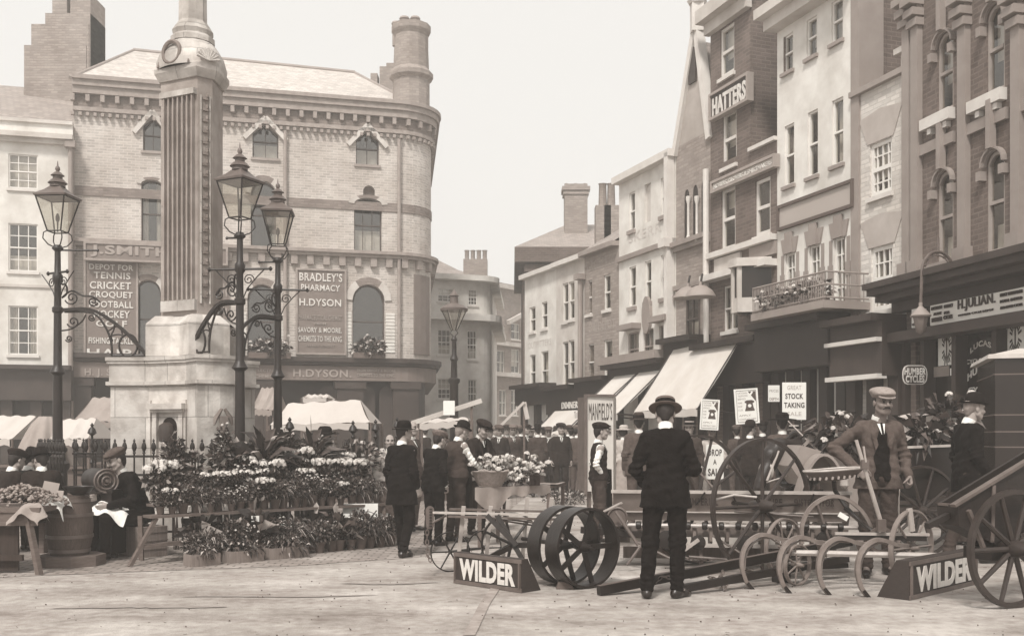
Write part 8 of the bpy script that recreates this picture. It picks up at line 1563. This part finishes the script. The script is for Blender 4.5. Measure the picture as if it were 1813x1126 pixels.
# --- H: carriage heaped with plants, and its horse
Kc = thing('flower_carriage', 'black carriage with pale wheel guard, drawn up behind the moustached man', 'carriage', (4.9, 12.5, 0)); Zk = 12.3
def sil(pts, Z, d): m = MB(); m.prism([P(x, y, Z) for x, y in pts], (0, d, 0)); return m
sil([(1596, 792), (1702, 788), (1697, 830), (1682, 866), (1648, 884), (1604, 880), (1585, 850)], Zk, .95).build('body', m_blkp, Kc); sil([(1530, 868), (1604, 876), (1604, 886), (1530, 884)], Zk + .1, .75).build('floor', m_blkp, Kc)
m = sil([(1418, 788), (1502, 812), (1530, 868), (1540, 905), (1490, 905), (1484, 858), (1462, 832), (1440, 832), (1424, 860), (1400, 825)], Zk + .2, .75); m.build('front_guard', m_lead, Kc); m = MB(); gpts = [P(x, y, Zk + .05) for x, y in ((1412, 872), (1424, 838), (1440, 812), (1456, 805), (1472, 815), (1486, 842), (1496, 880), (1502, 912))]
m.ribbon([Vector(q) for q in smooth(gpts, 4)], .03, .26)
m.build('mudguard', m_lead, Kc)
for x, y, Rr, dz in ((1452, 905, .38, 0), (1452, 905, .38, .85), (1632, 905, .55, -.1), (1632, 905, .55, .95)): c = P(x, 868, Zk + dz); c.z = Rr; wheel(Kc, c, (-.3, .95, 0), Rr, .04, 10, .03, m_rimw, .07, .2, .016)
m = MB(); m.bar(P(1598, 792, Zk - .02), P(1702, 788, Zk - .02), .03, .03); m.build('door_rail', m_steel, Kc); m = MB(); m.box(P(1570, 842, Zk + .3), (.3, .5, .1)); m.build('seat', m_blkp, Kc)
tubes(Kc, 'whip', [P(1395, 745, 12.9), P(1430, 780, 12.7), P(1454, 803, 12.6)], [.006, .01, .014], m_ash); m = MB(); c = P(1495, 855, Zk - .15); m.lathe([(.03, -.06), (.055, -.03), (.055, .05), (.02, .08)], c, 12); m.build('lamp', m_steel, Kc)
for i, (x, y, Z, rx, rz, n_, L, W2, lb) in enumerate(((1492, 768, 12.7, .42, .2, 260, .22, .045, 'heap of cut leafy branches on the front of the flower carriage'), (1635, 770, 12.7, .36, .17, 260, .24, .05, 'heap of broad leaves spilling over the carriage side'), (1680, 745, 12.9, .28, .3, 240, .2, .04, 'taller pile of foliage and blooms at the back of the carriage'))):
    c = P(x, y, Z); t_ = thing('foliage_heap', lb, 'foliage', c, group='cut foliage heaped on the carriage'); m = MB(); leaves(m, c, (rx, .35, rz), n_, L, W2, up=.2, droop=.4); m.build('leaves', [m_leafd, m_leafm, m_leafl], t_, fix=False); m = MB(); blooms(m, [(c.x + nrg.normal() * rx * .5, c.y + nrg.normal() * .15 - .1, c.z + nrg.normal() * rz * .6) for _ in range(10 if i != 1 else 5)], .05); m.build('blooms', m_petal, t_, fix=False)
Hs = thing('horse', 'dark harnessed horse with lowered head standing before the flower carriage', 'horse', (P(1458, 800, 13.7).x, 13.7, 0), R(33), world=False)
f = Field(); f.ell((.42, 0, 1.13), (.36, .26, .3), .1).ell((-.35, 0, 1.12), (.36, .25, .33), .1).cone((-.3, 0, 1.1), (.4, 0, 1.14), .26, .26, .1).cone((-.55, 0, 1.2), (-.86, 0, 1.28), .2, .14, .1).cone((-.86, 0, 1.28), (-1.02, 0, 1.2), .14, .12, .06).cone((-.98, 0, 1.18), (-1.2, 0, .86), .12, .075, .05).cone((-1.2, 0, .86), (-1.24, 0, .78), .07, .065, .03)
for s in (-1, 1):
    f.cone((-.98, .06 * s, 1.3), (-.99, .08 * s, 1.4), .035, .012, .02)
    f.cone((-.5, .14 * s, 1.0), (-.5, .14 * s, .68), .11, .065, .05).cone((-.5, .14 * s, .68), (-.49, .14 * s, .5), .065, .05, .02).cone((-.49, .14 * s, .5), (-.5, .14 * s, .14), .045, .036, .02).cone((-.5, .14 * s, .14), (-.54, .14 * s, .05), .04, .06, .02)
    f.cone((.55, .15 * s, 1.0), (.5, .15 * s, .76), .17, .1, .06).cone((.5, .15 * s, .76), (.68, .15 * s, .52), .09, .06, .04).cone((.68, .15 * s, .52), (.63, .15 * s, .14), .052, .04, .02).cone((.63, .15 * s, .14), (.59, .15 * s, .05), .042, .062, .02)
f.plane((0, 0, .004), (0, 0, -1)); Vh, Fh = f.mesh(.024, .003, 9); m = MB(); m.raw(Vh, Fh); m.build('body', M('dark_bay_coat', .02, .3, 5, .45, .1, 60), Hs, fix=False)
m = MB(); m.grid(lambda u_, v: Vector((.78 + .05 * math.sin(u_ * 6), (u_ - .5) * .12, 1.18 - .75 * v)) + Vector((.06 * math.sin(v * 3), 0, 0)), 6, 8); m.build('tail', m_hair, Hs, fix=False)
m = MB(); m.grid(lambda u_, v: Vector((-.95 + .5 * u_, -.0 + .11 * (v - .3) - .06, 1.38 - .04 * u_ - .2 * v * v)), 10, 5); m.build('mane', m_hair, Hs, fix=False)
m = MB(); m.tube([(-.62 + .12 * math.sin(a), .2 * math.cos(a), 1.15 + .34 * math.sin(a)) for a in [2 * math.pi * k / 24 for k in range(24)]], .045, 8, closed=True); m.build('collar', m_lea, Hs)
m = MB(); m.tube([(-1.1 + .0, .11 * math.cos(a), 1.0 + .11 * math.sin(a)) for a in [2 * math.pi * k / 16 for k in range(16)]], .02, 6, closed=True); m.tube([(-1.0, -.12, 1.26), (-1.1, -.11, 1.06), (-1.18, -.09, .88)], .016, 6); m.tube([(-1.18, -.08, .86), (-.9, -.22, .95), (-.5, -.28, 1.2)], .012, 5); m.build('bridle', m_steel, Hs)
m = MB(); m.tube([(.05 , .29 * math.cos(a), 1.12 + .3 * math.sin(a)) for a in [2 * math.pi * k / 24 for k in range(24)]], .02, 6, closed=True); m.tube([(-.6, -.27, 1.1), (.1, -.31, 1.0), (.9, -.3, .9)], .025, 6); m.tube([(-.6, .27, 1.1), (.1, .31, 1.0), (.9, .3, .9)], .025, 6); m.build('harness', m_lea, Hs)
m = MB(); m.box((-1.07, -.1, 1.18), (.09, .01, .09), rot=Euler((0, R(35), 0))); m.build('blinker', m_lea, Hs)
# scattered straw, grit and litter on the ground
m = MB(); rr = random.Random(9)
for k in range(700):
    y = rr.uniform(6.6, 18); x = rr.uniform(-.52, .52) * y; s = rr.uniform(.003, .009); a = rr.uniform(0, 3.14); z = .0085
    if rr.random() < .3: L = rr.uniform(.015, .045); m.bar((x, y, z + .003), (x + L * math.cos(a), y + L * math.sin(a), z + .003), .003, .003)
    else: m.lathe([(s, -.004), (s * .8, s * .5), (.001, s * .7)], (x, y, z), 5, False, a)
o = m.build('road_litter', m_clay); o['kind'] = 'stuff'
hz = MB(); hz.box((0, 190, 8.4), (410, 430, 18.9)); hm = bpy.data.materials.new('haze_air'); hm.use_nodes = True; t = hm.node_tree; t.nodes.clear()
pv = t.nodes.new('ShaderNodeVolumePrincipled'); pv.inputs['Density'].default_value = 0.004; pv.inputs['Color'].default_value = (0.98, 0.965, 0.935, 1); pv.inputs['Anisotropy'].default_value = 0.2
o = t.nodes.new('ShaderNodeOutputMaterial'); t.links.new(pv.outputs[0], o.inputs['Volume'])
ho = hz.build('haze', hm); ho['kind'] = 'stuff'
